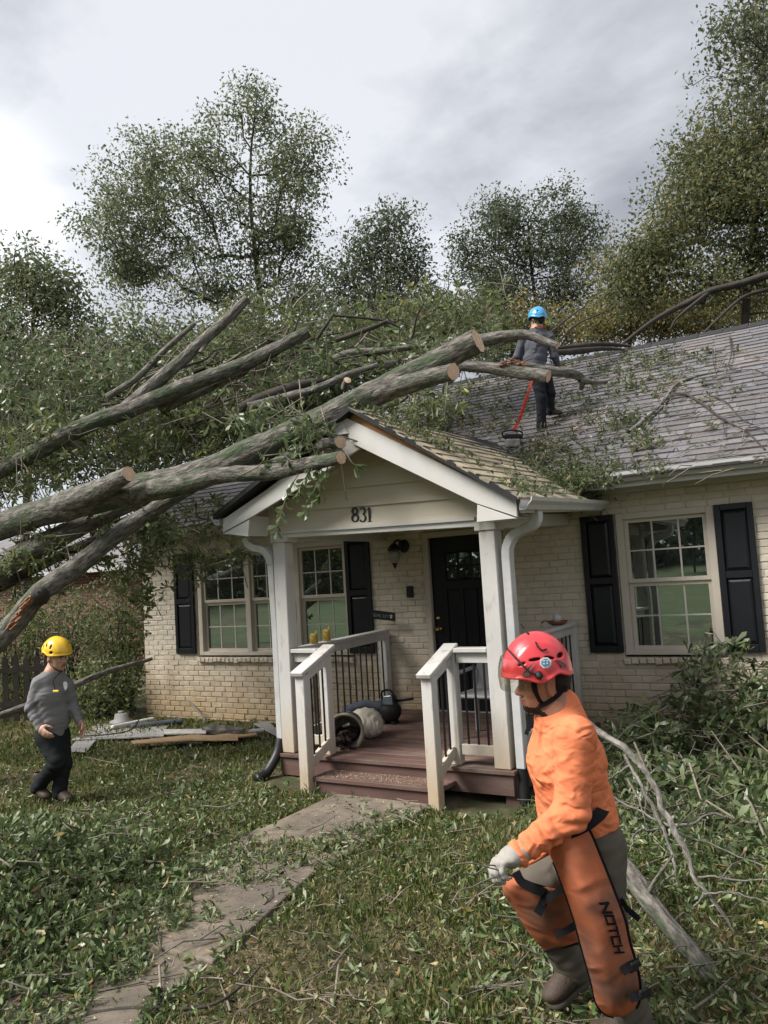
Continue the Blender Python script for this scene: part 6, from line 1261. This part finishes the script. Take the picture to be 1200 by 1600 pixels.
    vents=[((-.112,q*.062,.10),(.012,.02,.010),.5) for q in(1,-1)]+[((-.082,q*.085,.082),(.020,.03,.010),-.2) for q in(1,-1)]+[((.028,q*.095,.075),(.024,.028,.006),-.15) for q in(1,-1)]+[((.078,q*.085,.058),(.016,.03,.005),-.45) for q in(1,-1)]+[((-.030,q*.1,.078),(.022,.025,.005),.25) for q in(1,-1)]
    he=helmet(hc,Bk,r,PM['red'],root,.0033,vents,rim)
    H=lambda u,v,o=.009: hit(hc,Bk,r,u,v,o)
    patch('decal',[H(815,1056),H(819,1049),H(825,1044),H(836,1034),H(829,1047),H(826,1057)],PM['greymark'],he); patch('decal',[H(866,1031),H(874,1032),H(883,1037),H(886,1041),H(879,1044),H(876,1038)],PM['greymark'],he)
    hx=[H(852.5+9.5*math.cos(a),1035.5+9*math.sin(a),.010) for a in np.radians(np.arange(8)*45+22)]; st=patch('sticker',hx,PM['sticker'],he); patch('sticker_print',[H(852.5+6.8*math.cos(a),1035.5+6.4*math.sin(a),.0125) for a in np.radians(np.arange(8)*45+22)],PM['stickerb'],st)
    mb=MB()
    for x0,x1,y0,y1 in ((848.4,851.4,1031.5,1033.5),(848.4,851.4,1036,1038),(853.2,856.6,1031.5,1033),(853.8,856.2,1035,1037.4)): mb.add([H(x0,y0,.0145),H(x1,y0,.0145),H(x1,y1,.0145),H(x0,y1,.0145)],[(0,1,2,3)])
    mb.build('sticker_mark',PM['sticker'],st)
    MB().lathe(H(842,1055,.006),[(0,.018),(.013,.016),(.015,.004),(.016,-.004)],16,tuple(-CC)).build('visor_knob',PM['rubber'],he,smooth=True)
    MB().tube(spline([H(792,1013,.016),H(800,1022,.018),H(815,1038,.018),H(828,1050,.018),H(840,1055,.014)],24),.0038,8).build('visor_arm',PM['rubber'],he,smooth=True)
    MB().tube(spline([H(826,991,.004),H(820,984,.012),H(813,974,.03)],10),np.linspace(.005,.002,10),6).build('clip',PM['rubber'],he); MB().tube(spline([H(837,1003,.004),H(840,1010,.010),H(847,1016,.008),H(854,1014,.006)],10),.0035,6).build('clip',PM['rubber'],he); 
    V=[];F_=[]; nA,nB=18,10
    for i in range(nA):
        th=-1.15+2.3*i/(nA-1)
        for j in range(nB):
            ph=-.30+.72*j/(nB-1); rr=np.array(r)+.016; V.append(hc+np.array([rr[0]*math.cos(th)*math.cos(ph),rr[1]*math.sin(th)*math.cos(ph),rr[2]*math.sin(ph)])@Bk)
    F_=[(i*nB+j,(i+1)*nB+j,(i+1)*nB+j+1,i*nB+j+1) for i in range(nA-1) for j in range(nB-1)]
    MB().add(V,F_).build('visor',vz,he,smooth=True)
    cs=[at(835,1066,3.175),at(838,1082,3.178),at(843,1094,3.19),at(848,1100,3.21)]; ribbon('chin_strap',cs,.016,PM['black'],he,n=14); ribbon('chin_strap',[at(884,1072,3.20),at(872,1086,3.19),at(858,1096,3.19),at(845,1103,3.2),at(836,1107,3.24)],.018,PM['black'],he,n=16); ribbon('chin_strap',[at(832,1066,3.172),at(834,1078,3.174),at(840,1090,3.18)],.012,PM['black'],he,n=10)
    # whistle cord at the chest
    ribbon('cord',[at(831,1120,3.2),at(827,1134,3.19),at(822,1148,3.18)],.016,PM['black'],root,n=8)
    return J
JO=man_orange()
tg=thing('dragged_twigs','thin bare twigs with a few yellow leaves in the red helmet worker\'s gloved hand','twigs',tuple(at(775,1358,2.95)))
for px in ([(790,1362,2.95,3),(765,1356,2.9,3),(740,1349,2.85,2.5),(712,1350,2.8,2)],[(790,1366,2.95,3),(760,1375,2.9,3),(738,1386,2.85,2.5),(718,1392,2.8,2),(706,1412,2.78,1.5)],[(788,1358,2.97,3),(765,1352,2.92,2),(742,1366,2.87,2),(725,1364,2.85,1.5)],[(740,1386,2.86,2),(745,1396,2.86,1.5),(728,1420,2.85,1)],[(800,1372,2.97,2),(770,1383,2.95,2),(745,1400,2.93,1.5),(712,1425,2.9,1)]):
    P_,R_=logpts(px,14); v_,f_=tube_np(P_,R_*.7,6,True); MB().add(v_,f_).build('twig',BARK['twig'],tg,smooth=True)
rg=np.random.default_rng(12); P_=np.array([at(*p) for p in [(738,1388,2.85),(735,1392,2.85),(728,1396,2.84),(722,1404,2.84),(730,1406,2.84),(718,1412,2.83),(742,1398,2.86),(716,1420,2.83),(708,1376,2.8),(726,1414,2.83)]]); v_,f_=leaves(P_,rg.normal(0,.4,(10,3))+[-.2,0,-.8],.05,kind='oak',rng=rg); yl=leafmat('yellow_leaf',[(0,(.28,.22,.04)),(.6,(.32,.27,.08)),(1,(.2,.2,.06))]); obj('leaves',fastmesh('leaves',v_,f_),yl,tg)

# ------------------------------------------------------------ simpler walkers
def walker(label,P,d,F,cols,hel,rs=1.,hface=None,res=.009,curl=(.25,.3,.35,.4)):
    """P: joints in survey pixels with depth offset"""
    J={k:at(v[0],v[1],d+(v[2] if len(v)>2 else 0)) for k,v in P.items()}
    base=(J['anL']+J['anR'])/2; base[2]=min(J['anL'][2],J['anR'][2])-.06
    root=thing('person',label,'person',tuple(base)); F=unit(np.array(F,float)); up=unit(J['nek']-J['pel']); lat=unit(np.cross(up,F)); Bh=basis(hface if hface is not None else F,CB)
    sd=SD(*bnd(list(J.values()),.16),.0085); s=rs; W=head(sd,J['hd'],Bh,s)
    sd.cone(W(-.02,0,-.05),J['nek'],.052*s,.058*s,.03); sd.cone(J['nek'],J['che'],.06*s,.10*s,.05,(lat,.68)); sd.cone(J['che'],J['pel'],.10*s,.10*s,.05,(lat,.70))
    for a in 'LR':
        sd.cone(J['sh'+a],J['el'+a],.043*s,.034*s,.03); sd.cone(J['el'+a],J['wr'+a],.034*s,.024*s,.02); sd.cone(J['hip'+a],J['kn'+a],.07*s,.05*s,.04); sd.cone(J['kn'+a],J['an'+a],.05*s,.034*s,.03); sd.cone(J['an'+a],J['an'+a]+(J['to'+a]-J['an'+a])*.1,.034*s,.032*s,.02)
        hd_=unit(J['ha'+a]-J['wr'+a]); out=lat*(1 if a=='L' else -1); hand(sd,J['wr'+a],hd_,out,F,.97*s,1.05,curl)
    def mi(c):
        q=(c-J['hd'])@Bh.T/s; m=np.zeros(len(c),int); m[(q[:,0]>.092)&(np.abs(q[:,1])<.024)&(q[:,2]<-.053)&(q[:,2]>-.083)]=1; m[(q[:,0]>.07)&(np.abs(np.abs(q[:,1])-.031)<.018)&(np.abs(q[:,2]-.016)<.006)]=2; return m
    sd.mesh('body',[cols['skin'],PM['lip'],PM['hair']],root,mi)
    for q in (1,-1): e=MB().lathe(W(.081,.031*q,.001),[(0,-.012*s),(.0085*s,-.0085*s),(.012*s,0),(.0085*s,.0085*s),(0,.012*s)],10).build('eye',PM['eye'],root,smooth=True); MB().lathe(W(.0925,.031*q,.001),[(0,.0015),(.0055*s,.0008),(.006*s,-.001)],10,tuple(Bh[0])).build('iris',PM['hair'],e)
    hs=SD(*bnd([J['hd']],.15),.008); hs.ell(W(-.02,0,.02),Bh,np.array((.092,.083,.10))*s,0); hs.plane(W(-.03,0,0),Bh[0]); hs.mesh('hair',[PM['hair']],root)
    sd=SD(*bnd([J[k] for k in('nek','shL','shR','elL','elR','wrL','wrR','pel')],.17),res)
    sd.cone(J['nek']-up*.002,J['nek']-up*.045,.060*s,.075*s,.03,(lat,.85)); sd.cone(J['nek']-up*.05,J['che'],.068*s,.105*s,.05,(lat,.70)); sd.cone(J['che'],J['wai'],.108*s,.106*s,.05,(lat,.74)); sd.cone(J['wai'],J['pel']-up*.01,.106*s,.110*s,.05,(lat,.76))
    sd.cone(J['shL']-lat*.03,J['shR']+lat*.03,.05*s,.05*s,.05)
    for a in 'LR': sd.cone(J['nek']-up*.02,J['sh'+a],.052*s,.050*s,.05)
    sd.warp(wrinkle(up+lat*.4,F,.010,42,[(J['wai'],.17),(J['shL']*.5+J['che']*.5,.09),(J['shR']*.5+J['che']*.5,.09)])); sd.plane(J['pel']-up*.055,-up)
    for a in 'LR': sd.cone(J['sh'+a],J['el'+a],.060*s,.050*s,.012); sd.cone(J['el'+a],J['wr'+a],.051*s,.037*s,.012)
    for a in 'LR': sd.warp(wrinkle(J['wr'+a]-J['el'+a],F,.009,70,[((J['el'+a]+J['wr'+a])/2,.10),(J['el'+a],.10)]))
    sh=sd.mesh('shirt',[cols['shirt']],root)
    sd=SD(*bnd([J[k] for k in('pel','hipL','hipR','knL','knR','anL','anR')],.15),res); sd.cone(J['pel']+up*.03,J['pel']-up*.04,.105*s,.112*s,.04,(lat,.72))
    for a in 'LR': sd.cone(J['hip'+a],J['kn'+a],.094*s,.072*s,.035); sd.cone(J['kn'+a],J['an'+a],.072*s,.060*s,.03); d_=unit(J['an'+a]-J['kn'+a]); sd.cone(J['an'+a]-d_*.06,J['an'+a]+d_*.02,.062*s,.064*s,.02)
    sd.warp(wrinkle(up,F,.006,55,[(J['knL'],.14),(J['knR'],.14),(J['anL'],.12),(J['anR'],.12)])); sd.plane(J['pel']+up*.04,up); tr_=sd.mesh('trousers',[cols['trousers']],root)
    for a in 'LR':
        bu=CB; sd=SD(*bnd([J['an'+a],J['to'+a]],.13),.007); boot(sd,J['an'+a],J['to'+a],P.get('up'+a) or (J['kn'+a]-J['an'+a])*.4+np.array([0,0,.5]),.88*s); sd.mesh('boot',[cols['boot']],root)
    hc=W(.008,0,.048); r=np.array((.142,.118,.138))*s; he=helmet(hc,Bh,r,hel[0],root,.006,hel[1],hel[2]); return J,root,he,Bh,W,sh,hc,r
rimy=lambda f,l: -.030+np.where(f>0,.014*np.clip(f/.13,0,1),-.0)+.030*np.exp(-((f+.045)/.045)**2)*(np.abs(l)>.03)-.014*np.exp(-((f+.12)/.03)**2)
vy=[((.030,q*.1,.060),(.008,.04,.022),.0) for q in(1,-1)]+[((-.025,q*.1,.070),(.007,.04,.020),.3) for q in(1,-1)]+[((.045,q*.1,.012),(.016,.03,.013),0) for q in(1,-1)]+[((-.07,q*.09,.05),(.007,.03,.016),.4) for q in(1,-1)]
Yj,Yr,Yh,YB,YW,Ysh,Yhc,Yrr=walker('man in yellow helmet, grey long sleeved shirt and dark trousers walking across the left lawn',
 dict(hd=(87.5,1026),nek=(84,1050),che=(81,1085),wai=(82,1122),pel=(82,1143),shL=(105,1070,.07),shR=(60,1067,-.07),elL=(113,1102,.10),elR=(48,1106,-.10),wrL=(124,1127,.06),wrR=(63,1138,-.16),haL=(129,1140,.04),haR=(70,1146,-.20),hipL=(93,1152,.06),hipR=(73,1152,-.05),knL=(99,1194,.02),knR=(88,1190,-.12),anL=(93,1236,.02),anR=(60,1229,.06),toL=(112,1245,-.08),toR=(76,1245,-.02)),7.42,CA*.80-CC*.60,dict(skin=PM['skin2'],shirt=PM['grey'],trousers=PM['trouser'],boot=PM['boot']),(PM['yellow'],vy,rimy),1.0,CA*.88-CC*.42-CB*.05)
MB().tube(spline([YW(.0,-.085,-.02),YW(.03,-.075,-.07),YW(.075,-.03,-.118),YW(.085,0,-.122)],12),.004,6).build('chin_strap',PM['black'],Yh)
c0=YW(.085,0,-.12); MB().tube(spline([c0,at(84,1062,7.26),at(86,1078,7.24)],10),.0035,6).build('cord',PM['black'],Yr); MB().beam(at(83,1080,7.24),at(92,1080,7.23),.016,.02).build('whistle',PM['yellow'],Yr,bevel=.004)
def chestpatch(name,px,d,m,par): return patch(name,[at(u,v,d) for u,v in px],m,par,.002)
chestpatch('shirt_emblem',[(98.5,1066),(103,1065),(105.5,1068),(105,1075),(102,1079),(99.5,1074)],7.255,PM['print'],Ysh)
rimb=lambda f,l: -.028+.012*np.exp(-((f+.02)/.05)**2)+.006*np.cos(l*60)
vb=[((-.085,q*.05,.05),(.02,.012,.016),0) for q in(1,-1)]
Bj,Br,Bhe,BB,BW,Bsh,Bhc,Brr=walker('man in blue helmet and slate shirt standing on the roof with his back turned',
 dict(hd=(840,501),nek=(839,516),che=(838,540),wai=(835,562),pel=(835,578),shL=(818,527,.03),shR=(860,527,-.05),elL=(808,557,.02),elR=(866,556,-.03),wrL=(822,568,.22),wrR=(872,572,.08),haL=(830,566,.30),haR=(876,577,.12),hipL=(838,584,0),hipR=(851,582,.10),knL=(846,622,-.02),knR=(859,614,.12),anL=(846,666,0.0),anR=(859,640,.20),toL=(868,670,.02),toR=(876,643,.22)),10.07,CC*.95+CA*.18,dict(skin=PM['skin2'],shirt=PM['navy'],trousers=PM['jean'],boot=PM['boot']),(PM['blue'],vb,rimb),.93,CC*.93-CA*.35)
chestpatch('shirt_print',[(826,538),(838,536),(837,543),(827,545)],9.925,PM['printd'],Bsh); chestpatch('shirt_print',[(828,548),(836,547),(836,550),(828,551)],9.925,PM['printd'],Bsh)
MB().tube([BW(-.05+.062*math.cos(t),.066*math.sin(t),-.105) for t in np.linspace(0,6.28,20)],.008,6).build('neckerchief',PM['strapred'],Br)
bl=MB(); 
for k in range(20): t0=2*math.pi*k/20; t1=2*math.pi*(k+1)/20; cpt=Bj['pel']+CB*.03; g=lambda t,o: cpt+CA*math.cos(t)*.148+CC*math.sin(t)*.115+CB*o; bl.add([g(t0,-.018),g(t1,-.018),g(t1,.018),g(t0,.018)],[(0,1,2,3)])
bl.build('belt',PM['black'],Br)
# chainsaw hung on a red lanyard
sw=thing('chainsaw','white and black chainsaw lying on the shingles at the end of a red lanyard','chainsaw',tuple(onR(800,688,.1)))
c=onR(801,688,.10); X=CA; 
MB().box(-.10,.10,-.06,.06,-.04,.05).mesh
def lb(cx,cy,cz,sx,sy,sz): 
    V=[c+CA*(cx+sx*i)+CC*(cy+sy*j)+CB*(cz+sz*k) for k in(-1,1) for i,j in((-1,-1),(1,-1),(1,1),(-1,1))]; return MB().hexa(V)
lb(0,0,-.035,.085,.06,.055).build('housing',PM['greyhousing'],sw,bevel=.02,seg=2); lb(0,0,.045,.10,.055,.03).build('engine_cover',PM['rubber'],sw,bevel=.012)
MB().tube(spline([c+CA*-.11+CB*.03,c+CA*-.12+CB*.10,c+CB*.12,c+CA*.11+CB*.10,c+CA*.11+CB*.02],16),.011,8).build('handle',PM['rubber'],sw,smooth=True)
bar=[(-.03,-.06),(.0,-.07),(.03,-.20),(.055,-.27),(.08,-.28),(.08,-.25),(.06,-.18),(.045,-.06)]; MB().prism([c+CA*a+CB*b-CC*.02 for a,b in bar],-CC*.008).build('guide_bar',MT['metalw'],sw)
lan_=thing('lanyard','red webbing lanyard running from the blue helmet worker\'s belt down to the chainsaw','lanyard',tuple(at(828,600,9.9)))
ribbon('strap',[at(834,585,9.90),at(829,602,9.86),at(821,628,9.82),at(812,656,9.80),c+CB*.12],.030,PM['strapred'],lan_,n=20); ribbon('strap',[at(833,592,9.89),at(825,612,9.84),at(815,640,9.80),c+CB*.10+CA*.03],.018,PM['strapred'],lan_,n=20)
# ============================================================ THINGS ON THE PORCH AND THE DEBRIS
DP=dict(pot=mat('pot_brown_plastic',(.19,.165,.13),.7,.15,8,col2=(.30,.28,.23),s2=5,thr=(.5,.7),bump=.2), potsoil=mat('potting_soil',(.028,.018,.014),.95,.4,40,bump=.9,bscale=60), cloth=clothmat('cream_canvas',(.46,.42,.35),(.36,.32,.26)),
 gal=mat('white_plastic',(.50,.50,.49),.45,.08,8,bump=.05), chair=mat('grey_white_chair',(.30,.30,.30),.6,.1,8,bump=.05), yellowpot=mat('yellow_glaze',(.42,.28,.05),.35,.15,12,bump=.05,spec=.5), clay=mat('terracotta',(.20,.085,.05),.8,.2,20), panel=mat('pale_panel',(.33,.32,.31),.8,.15,4,col2=(.22,.21,.20),s2=3), bluegrey=mat('blue_grey_cloth',(.07,.08,.10),.8,.2,10), pvc=mat('white_pvc',(.55,.55,.53),.45,.1,8,col2=(.4,.38,.34),s2=6), lumber=mat('split_lumber',(.36,.24,.14),.8,.25,9,bump=.4,stretch=(.3,2,2)))
def ax(p,d): return np.array(p,float),unit(np.array(d,float))
# tipped planter
pc=np.array([-4.62,6.62,FL+.165]); pd=unit(np.array([.42,-.86,-.05])); pot=thing('planter','large grey brown plastic planter tipped on its side spilling dark soil','planter',tuple(pc))
MB().lathe(pc,[(.0,-.17),(.125,-.17),(.158,.14),(.186,.15),(.188,.18),(.164,.182),(.150,.14),(.115,-.15),(.0,-.15)],32,tuple(pd)).build('pot',DP['pot'],pot,smooth=True)
rg=np.random.default_rng(8); sd=SD(*bnd([pc],.24),.008); Bp=basis(pd,np.array([0,0,1.]))
for k in range(26): q=pc+pd*rg.uniform(-.12,.13)+Bp[1]*rg.uniform(-.09,.09)+Bp[2]*rg.uniform(-.125,-.015); sd.ell(q,np.eye(3),rg.uniform(.03,.055,3),.015)
q=(sd._grid((slice(None),)*3)-pc.astype(np.float32))@Bp.T.astype(np.float32); sd.f=np.maximum(sd.f,np.hypot(q[...,1],q[...,2])-.140); sd.warp(lambda p:.004*np.sin(150*p[:,0])*np.sin(140*p[:,1])*np.sin(160*p[:,2])); sd.mesh('soil',[DP['potsoil']],pot)
for k in range(34): q=pc+pd*.15+rg.normal(0,.05,3)+[0,0,-.06]; MB().box(-.01,.01,-.01,.01,-.008,.008) ; V,F=wonky_box(.03,.03,.02,.006,rg); MB().add(V+np.array([q[0],q[1]-.02,max(q[2],FL+.012)]),F).build('clod',DP['potsoil'],pot)
MB().tube([pc+pd*.09+[-.03,0,.04],pc+pd*.12+[.04,0,.07]],.014,8).build('root',DP['gal'],pot); MB().tube([pc+pd*.10+[-.04,0,-.07],pc+pd*.14+[.02,0,-.05]],.016,8).build('shard',DP['clay'],pot)
# canvas bag behind the pot: pleated sheet
sd=SD((-5.1,6.75,FL),(-4.1,7.6,FL+.55),.008); sd.ell((-4.66,7.06,FL+.13),np.eye(3),(.15,.13,.14),.05); sd.ell((-4.60,6.98,FL+.10),np.eye(3),(.12,.12,.10),.06); sd.ell((-4.74,7.10,FL+.20),np.eye(3),(.14,.09,.07),.06)
sd.warp(lambda p: .006*(1-2*np.abs(np.sin(40*(p[:,0]*.9+p[:,1]*.35-p[:,2]*.5)+2.5*np.sin(13*p[:,2]+5*p[:,0])+1.8*np.sin(29*p[:,1]))))+.004*np.sin(60*p[:,0]-45*p[:,2]+3*np.sin(20*p[:,1])))
sd.plane((0,0,FL+.004),(0,0,-1)); bag=sd.mesh('canvas_bag',[DP['cloth']],None); tag(bag,'crumpled cream canvas bag lying behind the tipped planter','bag')
# kettle style smoker ball / leaf blower: black body with bright engine and grey tube
bc=np.array([-4.80,7.72,FL+.16]); bl_=thing('leaf_blower','black leaf blower with shiny engine and grey tube standing on the porch floor','leaf blower',tuple(bc))
MB().lathe(bc,[(.03,-.13),(.085,-.115),(.12,-.06),(.125,.0),(.11,.04),(.09,.055),(.0,.06)],20).build('fan_housing',PM['rubber'],bl_,smooth=True)
for q in (-1,1): MB().box(bc[0]+q*.055-.02,bc[0]+q*.055+.02,bc[1]-.06,bc[1]+.06,FL,FL+.035).build('foot',PM['rubber'],bl_,bevel=.006)
MB().hexa([bc+np.array(p) for p in [(-.07,-.06,.05),(.07,-.06,.05),(.07,.07,.05),(-.07,.07,.05),(-.055,-.05,.15),(.055,-.05,.16),(.055,.05,.16),(-.055,.05,.15)]]).build('engine',mat('engine_metal',(.25,.27,.30),.3,.3,30,metal=.8,bump=.2),bl_,bevel=.012,seg=2)
MB().tube(spline([bc+[-.08,-.02,.08],bc+[-.07,-.04,.19],bc+[.04,-.04,.21],bc+[.10,-.02,.10]],16),.012,8).build('handle',PM['rubber'],bl_,smooth=True)
MB().tube([bc+[.08,0,.09],bc+[.30,0,.12]],[.018,.014],10).build('grip_arm',PM['rubber'],bl_,smooth=True); MB().tube([bc+[-.02,-.02,.16],bc+[-.02,-.02,.30]],.012,8).build('filter_stub',DP['gal'],bl_)
MB().tube(spline([bc+[-.09,-.02,.02],bc+[-.25,-.12,.05],bc+[-.42,-.30,.0]],14),[.055]*7+[.062]*7,14).build('tube',DP['bluegrey'],bl_,smooth=True)
# sign, cups on the left rail; bowl on the right rail
sg=thing('sign','small black sign with pale lettering leaning on the left porch rail','sign',tuple(onY(598,961,8.40))); sy=8.40
ul=unit(onY(616,962,sy)-onY(582,957,sy)); 
V=[onY(581,953,sy),onY(616.5,957.5,sy),onY(616.5,970.5,sy),onY(581,967,sy)]; MB().prism(V,(0,.02,0)).build('board',MT['black'],sg)
p0=onY(583.5,959.2,sy-.003); e1=(onY(612,962.6,sy-.003)-p0); hgt=.030; FONT2=dict(U=[[(0,1),(0,0),(1,0),(1,1)]],N=[[(0,0),(0,1),(1,0),(1,1)]],D=[[(0,0),(0,1),(.7,1),(1,.7),(1,.3),(.7,0),(0,0)]],E=[[(1,1),(0,1),(0,0),(1,0)],[(0,.5),(.8,.5)]],R=[[(0,0),(0,1),(1,1),(1,.5),(0,.5),(1,0)]],Q=[[(0,0),(0,1),(1,1),(1,0),(0,0)],[(.6,.3),(1.1,-.1)]],I=[[(.5,0),(.5,1)]],T=[[(0,1),(1,1)],[(.5,1),(.5,0)]],G=[[(1,1),(0,1),(0,0),(1,0),(1,.5),(.5,.5)]],Y=[[(0,1),(.5,.5),(1,1)],[(.5,.5),(.5,0)]],O=[[(0,0),(0,1),(1,1),(1,0),(0,0)]],A=[[(0,0),(.5,1),(1,0)],[(.2,.4),(.8,.4)]])
mbs=MB(); txt='GUARD DUTY'; L_=np.linalg.norm(e1); ex=e1/L_
for k,chh in enumerate(txt):
    for line in FONT2.get(chh,[]):
        for a,b in zip(line[:-1],line[1:]):
            a,b=np.array(a),np.array(b); t=unit(b-a)*.09; n_=np.array([-t[1],t[0]]); mbs.add([p0+ex*L_*(.02+k*.082+x*.055)+np.array([0,0,1])*hgt*(y-.9) for x,y in (a-t-n_,b+t-n_,b+t+n_,a-t+n_)],[(0,1,2,3)])
mbs.build('lettering',mat('sign_paint',(.22,.25,.27),.6,.1,30,bump=0),sg)
pw=MB()
for dx,dz,rr in ((0,-.012,.013),(-.014,.006,.006),(-.005,.013,.006),(.006,.013,.006),(.015,.005,.006)): c0=onY(611,963,sy-.004)+np.array([dx,0,dz]); pw.add([c0]+[c0+np.array([rr*math.cos(t),0,rr*math.sin(t)]) for t in np.linspace(0,2*math.pi,11)[:-1]],[(0,1+k,1+(k+1)%10) for k in range(10)])
pw.build('paw_mark',DP['gal'],sg)
for i,(y_,lab) in enumerate(((6.72,'yellow watering cup on the left rail nearer the porch post'),(7.0,'taller yellow watering cup on the left rail nearer the shutter'))):
    x_=-4.99-(y_-6.31)*.1416; b=np.array([x_,y_,FL+.98]); cu=thing('watering_cup',lab,'cup',tuple(b),'cups on the porch rail'); h=.10+.02*i
    MB().lathe(b,[(.032,.0),(.042,.004),(.040,h*.6),(.034,h),(.030,h),(.034,h*.5),(.0,.01)],16).build('cup',DP['yellowpot'],cu,smooth=True); MB().tube(spline([b+[.01,-.038,h*.8],b+[.02,-.075,h*.9],b+[.02,-.08,h*.4],b+[.01,-.04,h*.2]],10),.006,6).build('handle',DP['yellowpot'],cu,smooth=True); MB().tube([b+[-.01,.03,h*.5],b+[-.02,.08,h*1.25]],[.010,.006],8).build('spout',DP['yellowpot'],cu)
bwl=np.array([-2.905,8.0,FL+1.02]); bw=thing('clay_dish','small clay dish with a round ornament on the right porch rail','dish',tuple(bwl))
MB().lathe(bwl,[(.05,0),(.09,.02),(.11,.045),(.10,.045),(.08,.025),(0,.02)],18).build('dish',DP['clay'],bw,smooth=True); MB().lathe(bwl+[0,0,.07],[(0,-.05),(.035,-.035),(.05,0),(.035,.035),(0,.05)],14).build('ornament',DP['gal'],bw,smooth=True); MB().tube(spline([bwl+[-.06,0,.03],bwl+[-.11,-.05,.05],bwl+[-.14,-.08,.03]],8),.008,6).build('stem',DP['clay'],bw)
# plastic chair by the door
cc=np.array([-3.45,7.35,FL]); chp=thing('chair','grey white plastic garden chair on the porch behind the right railing','chair',tuple(cc))
for dx,dy in ((-.23,-.22),(.23,-.22),(-.21,.22),(.21,.22)): MB().beam(cc+[dx*1.08,dy*1.08,0],cc+[dx,dy,.42 if dy<0 else .62],.045,.045,(0,1,0)).build('leg',DP['chair'],chp,bevel=.008)
MB().box(cc[0]-.24,cc[0]+.24,cc[1]-.24,cc[1]+.22,FL+.40,FL+.435).build('seat',DP['chair'],chp,bevel=.012)
MB().hexa([cc+np.array(p) for p in[(-.23,.20,.42),(.23,.20,.42),(.23,.235,.42),(-.23,.235,.42),(-.21,.30,.80),(.21,.30,.80),(.21,.33,.80),(-.21,.33,.80)]]).build('backrest',DP['chair'],chp,bevel=.012)
for q in (-1,1): MB().beam(cc+[q*.25,-.22,.62],cc+[q*.24,.26,.64],.05,.03).build('armrest',DP['chair'],chp,bevel=.008); MB().beam(cc+[q*.245,-.22,.42],cc+[q*.25,-.22,.62],.04,.04,(0,1,0)).build('arm_post',DP['chair'],chp)
# debris by the left wall
def G(u,v,z=0): return onZ(u,v,z)
def board(name,label,px,z,th,m,cat,grp='debris by the left wall'):
    P=[onZ(u,v,z) for u,v in px]; o=MB().prism(P,(0,0,th)).build(name,m,bevel=.003); return tag(o,label,cat,grp)
board('panel','large pale grey panel lying flat on the lawn by the left house corner',[(112,1158),(150,1133),(262,1134),(256,1152)],.02,.02,DP['panel'],'panel')
board('panel','grey panel edge tilted over the lawn behind the yellow helmet worker',[(105,1175),(118,1160),(150,1158),(135,1176)],.03,.015,DP['panel'],'panel')
board('panel','pale board leaning off the left downspout',[(396,1132),(418,1128),(437,1143),(434,1152)],.06,.015,DP['panel'],'board')
def rod(name,label,px,r,m,cat,n=16,z=None):
    P=np.array([onZ(u,v,zz) for u,v,zz in px]); B=spline(P,n*2); o=MB().tube(B,r,10).build(name,m,smooth=True); return tag(o,label,cat,'debris by the left wall')
rod('pipe','white plastic pipe lying on the debris by the left wall',[(175,1137,.07),(240,1124,.07)],.035,DP['pvc'],'pipe'); rod('pipe','second grey plastic pipe with an open end below the left wall',[(205,1136,.06),(263,1129,.07),(285,1127,.07)],.038,DP['bluegrey'],'pipe')
rod('cable','thin grey cable arching up over the lawn at the left house corner',[(203,1055,.35),(222,1058,.42),(245,1066,.42),(275,1080,.35),(300,1100,.2),(322,1128,.02)],.012,mat('grey_cable',(.16,.155,.15),.5,.1,10,bump=0),'cable')
rod('cable','black cable loop lying over the pale panel',[(120,1150,.06),(165,1148,.07),(205,1140,.10),(222,1118,.22),(240,1114,.2)],.008,PM['rubber'],'cable'); rod('cable','short dark cable curl on the leaves in front of the debris',[(288,1167,.03),(292,1178,.04),(302,1184,.03),(312,1187,.02)],.010,PM['rubber'],'cable')
board('trim_board','white trim board lying on the debris below the left window',[(257,1148),(257,1142),(322,1141),(322,1147)],.05,.02,DP['pvc'],'board'); board('trim_board','long split brown board in front of the white trim board',[(205,1160),(300,1150),(372,1153),(372,1158),(300,1158),(210,1164)],.04,.02,DP['lumber'],'board'); board('trim_board','second split brown board under the log at the left wall',[(300,1155),(350,1149),(400,1146),(402,1150),(352,1156)],.03,.02,DP['lumber'],'board')
lg_=thing('cut_log','short mossy log with a fresh orange end lying below the left window','log',tuple(G(350,1140))); P_=spline([onZ(320,1140,.07),onZ(345,1141,.07),onZ(372,1143,.07),onZ(386,1143,.07)],16); uvtube('log',P_,.062,BARK['trunk'],lg_,n=14,seed=9,cut=(True,True)); MB().tube([P_[-1],onZ(412,1141,.06)],.025,8).build('stub',DP['pvc'],lg_)
lid=thing('plastic_bin_lid','pale upturned plastic lid with a raised knob on the debris by the left corner','lid',tuple(G(190,1128))); b=onZ(190,1129,.05); MB().lathe(b,[(.16,0),(.16,.03),(.10,.05),(.09,.12),(.07,.13),(0,.13)],20).build('lid',DP['panel'],lid,smooth=True); MB().lathe(b+[0,0,.13],[(.04,0),(.045,.03),(0,.035)],12).build('knob',DP['panel'],lid,smooth=True)
# yellow leaf cluster at the right edge
yc=thing('yellow_leaves','cluster of large yellow leaves on the brush at the right edge','leaf cluster',tuple(at(1190,1440,3.9)))
rg=np.random.default_rng(3)
for u,v in ((1190,1436),(1180,1446),(1196,1450),(1170,1492),(1164,1500),(1150,1525),(1135,1520),(1140,1532),(1185,1470)):
    v_,f_=leaves(at(u,v,3.85)[None],rg.normal(0,.5,(1,3))+[[0,-.3,-.5]],.085,kind='oak',rng=rg,wid=1.6); obj('leaf',fastmesh('leaf',v_,f_),yl,yc)
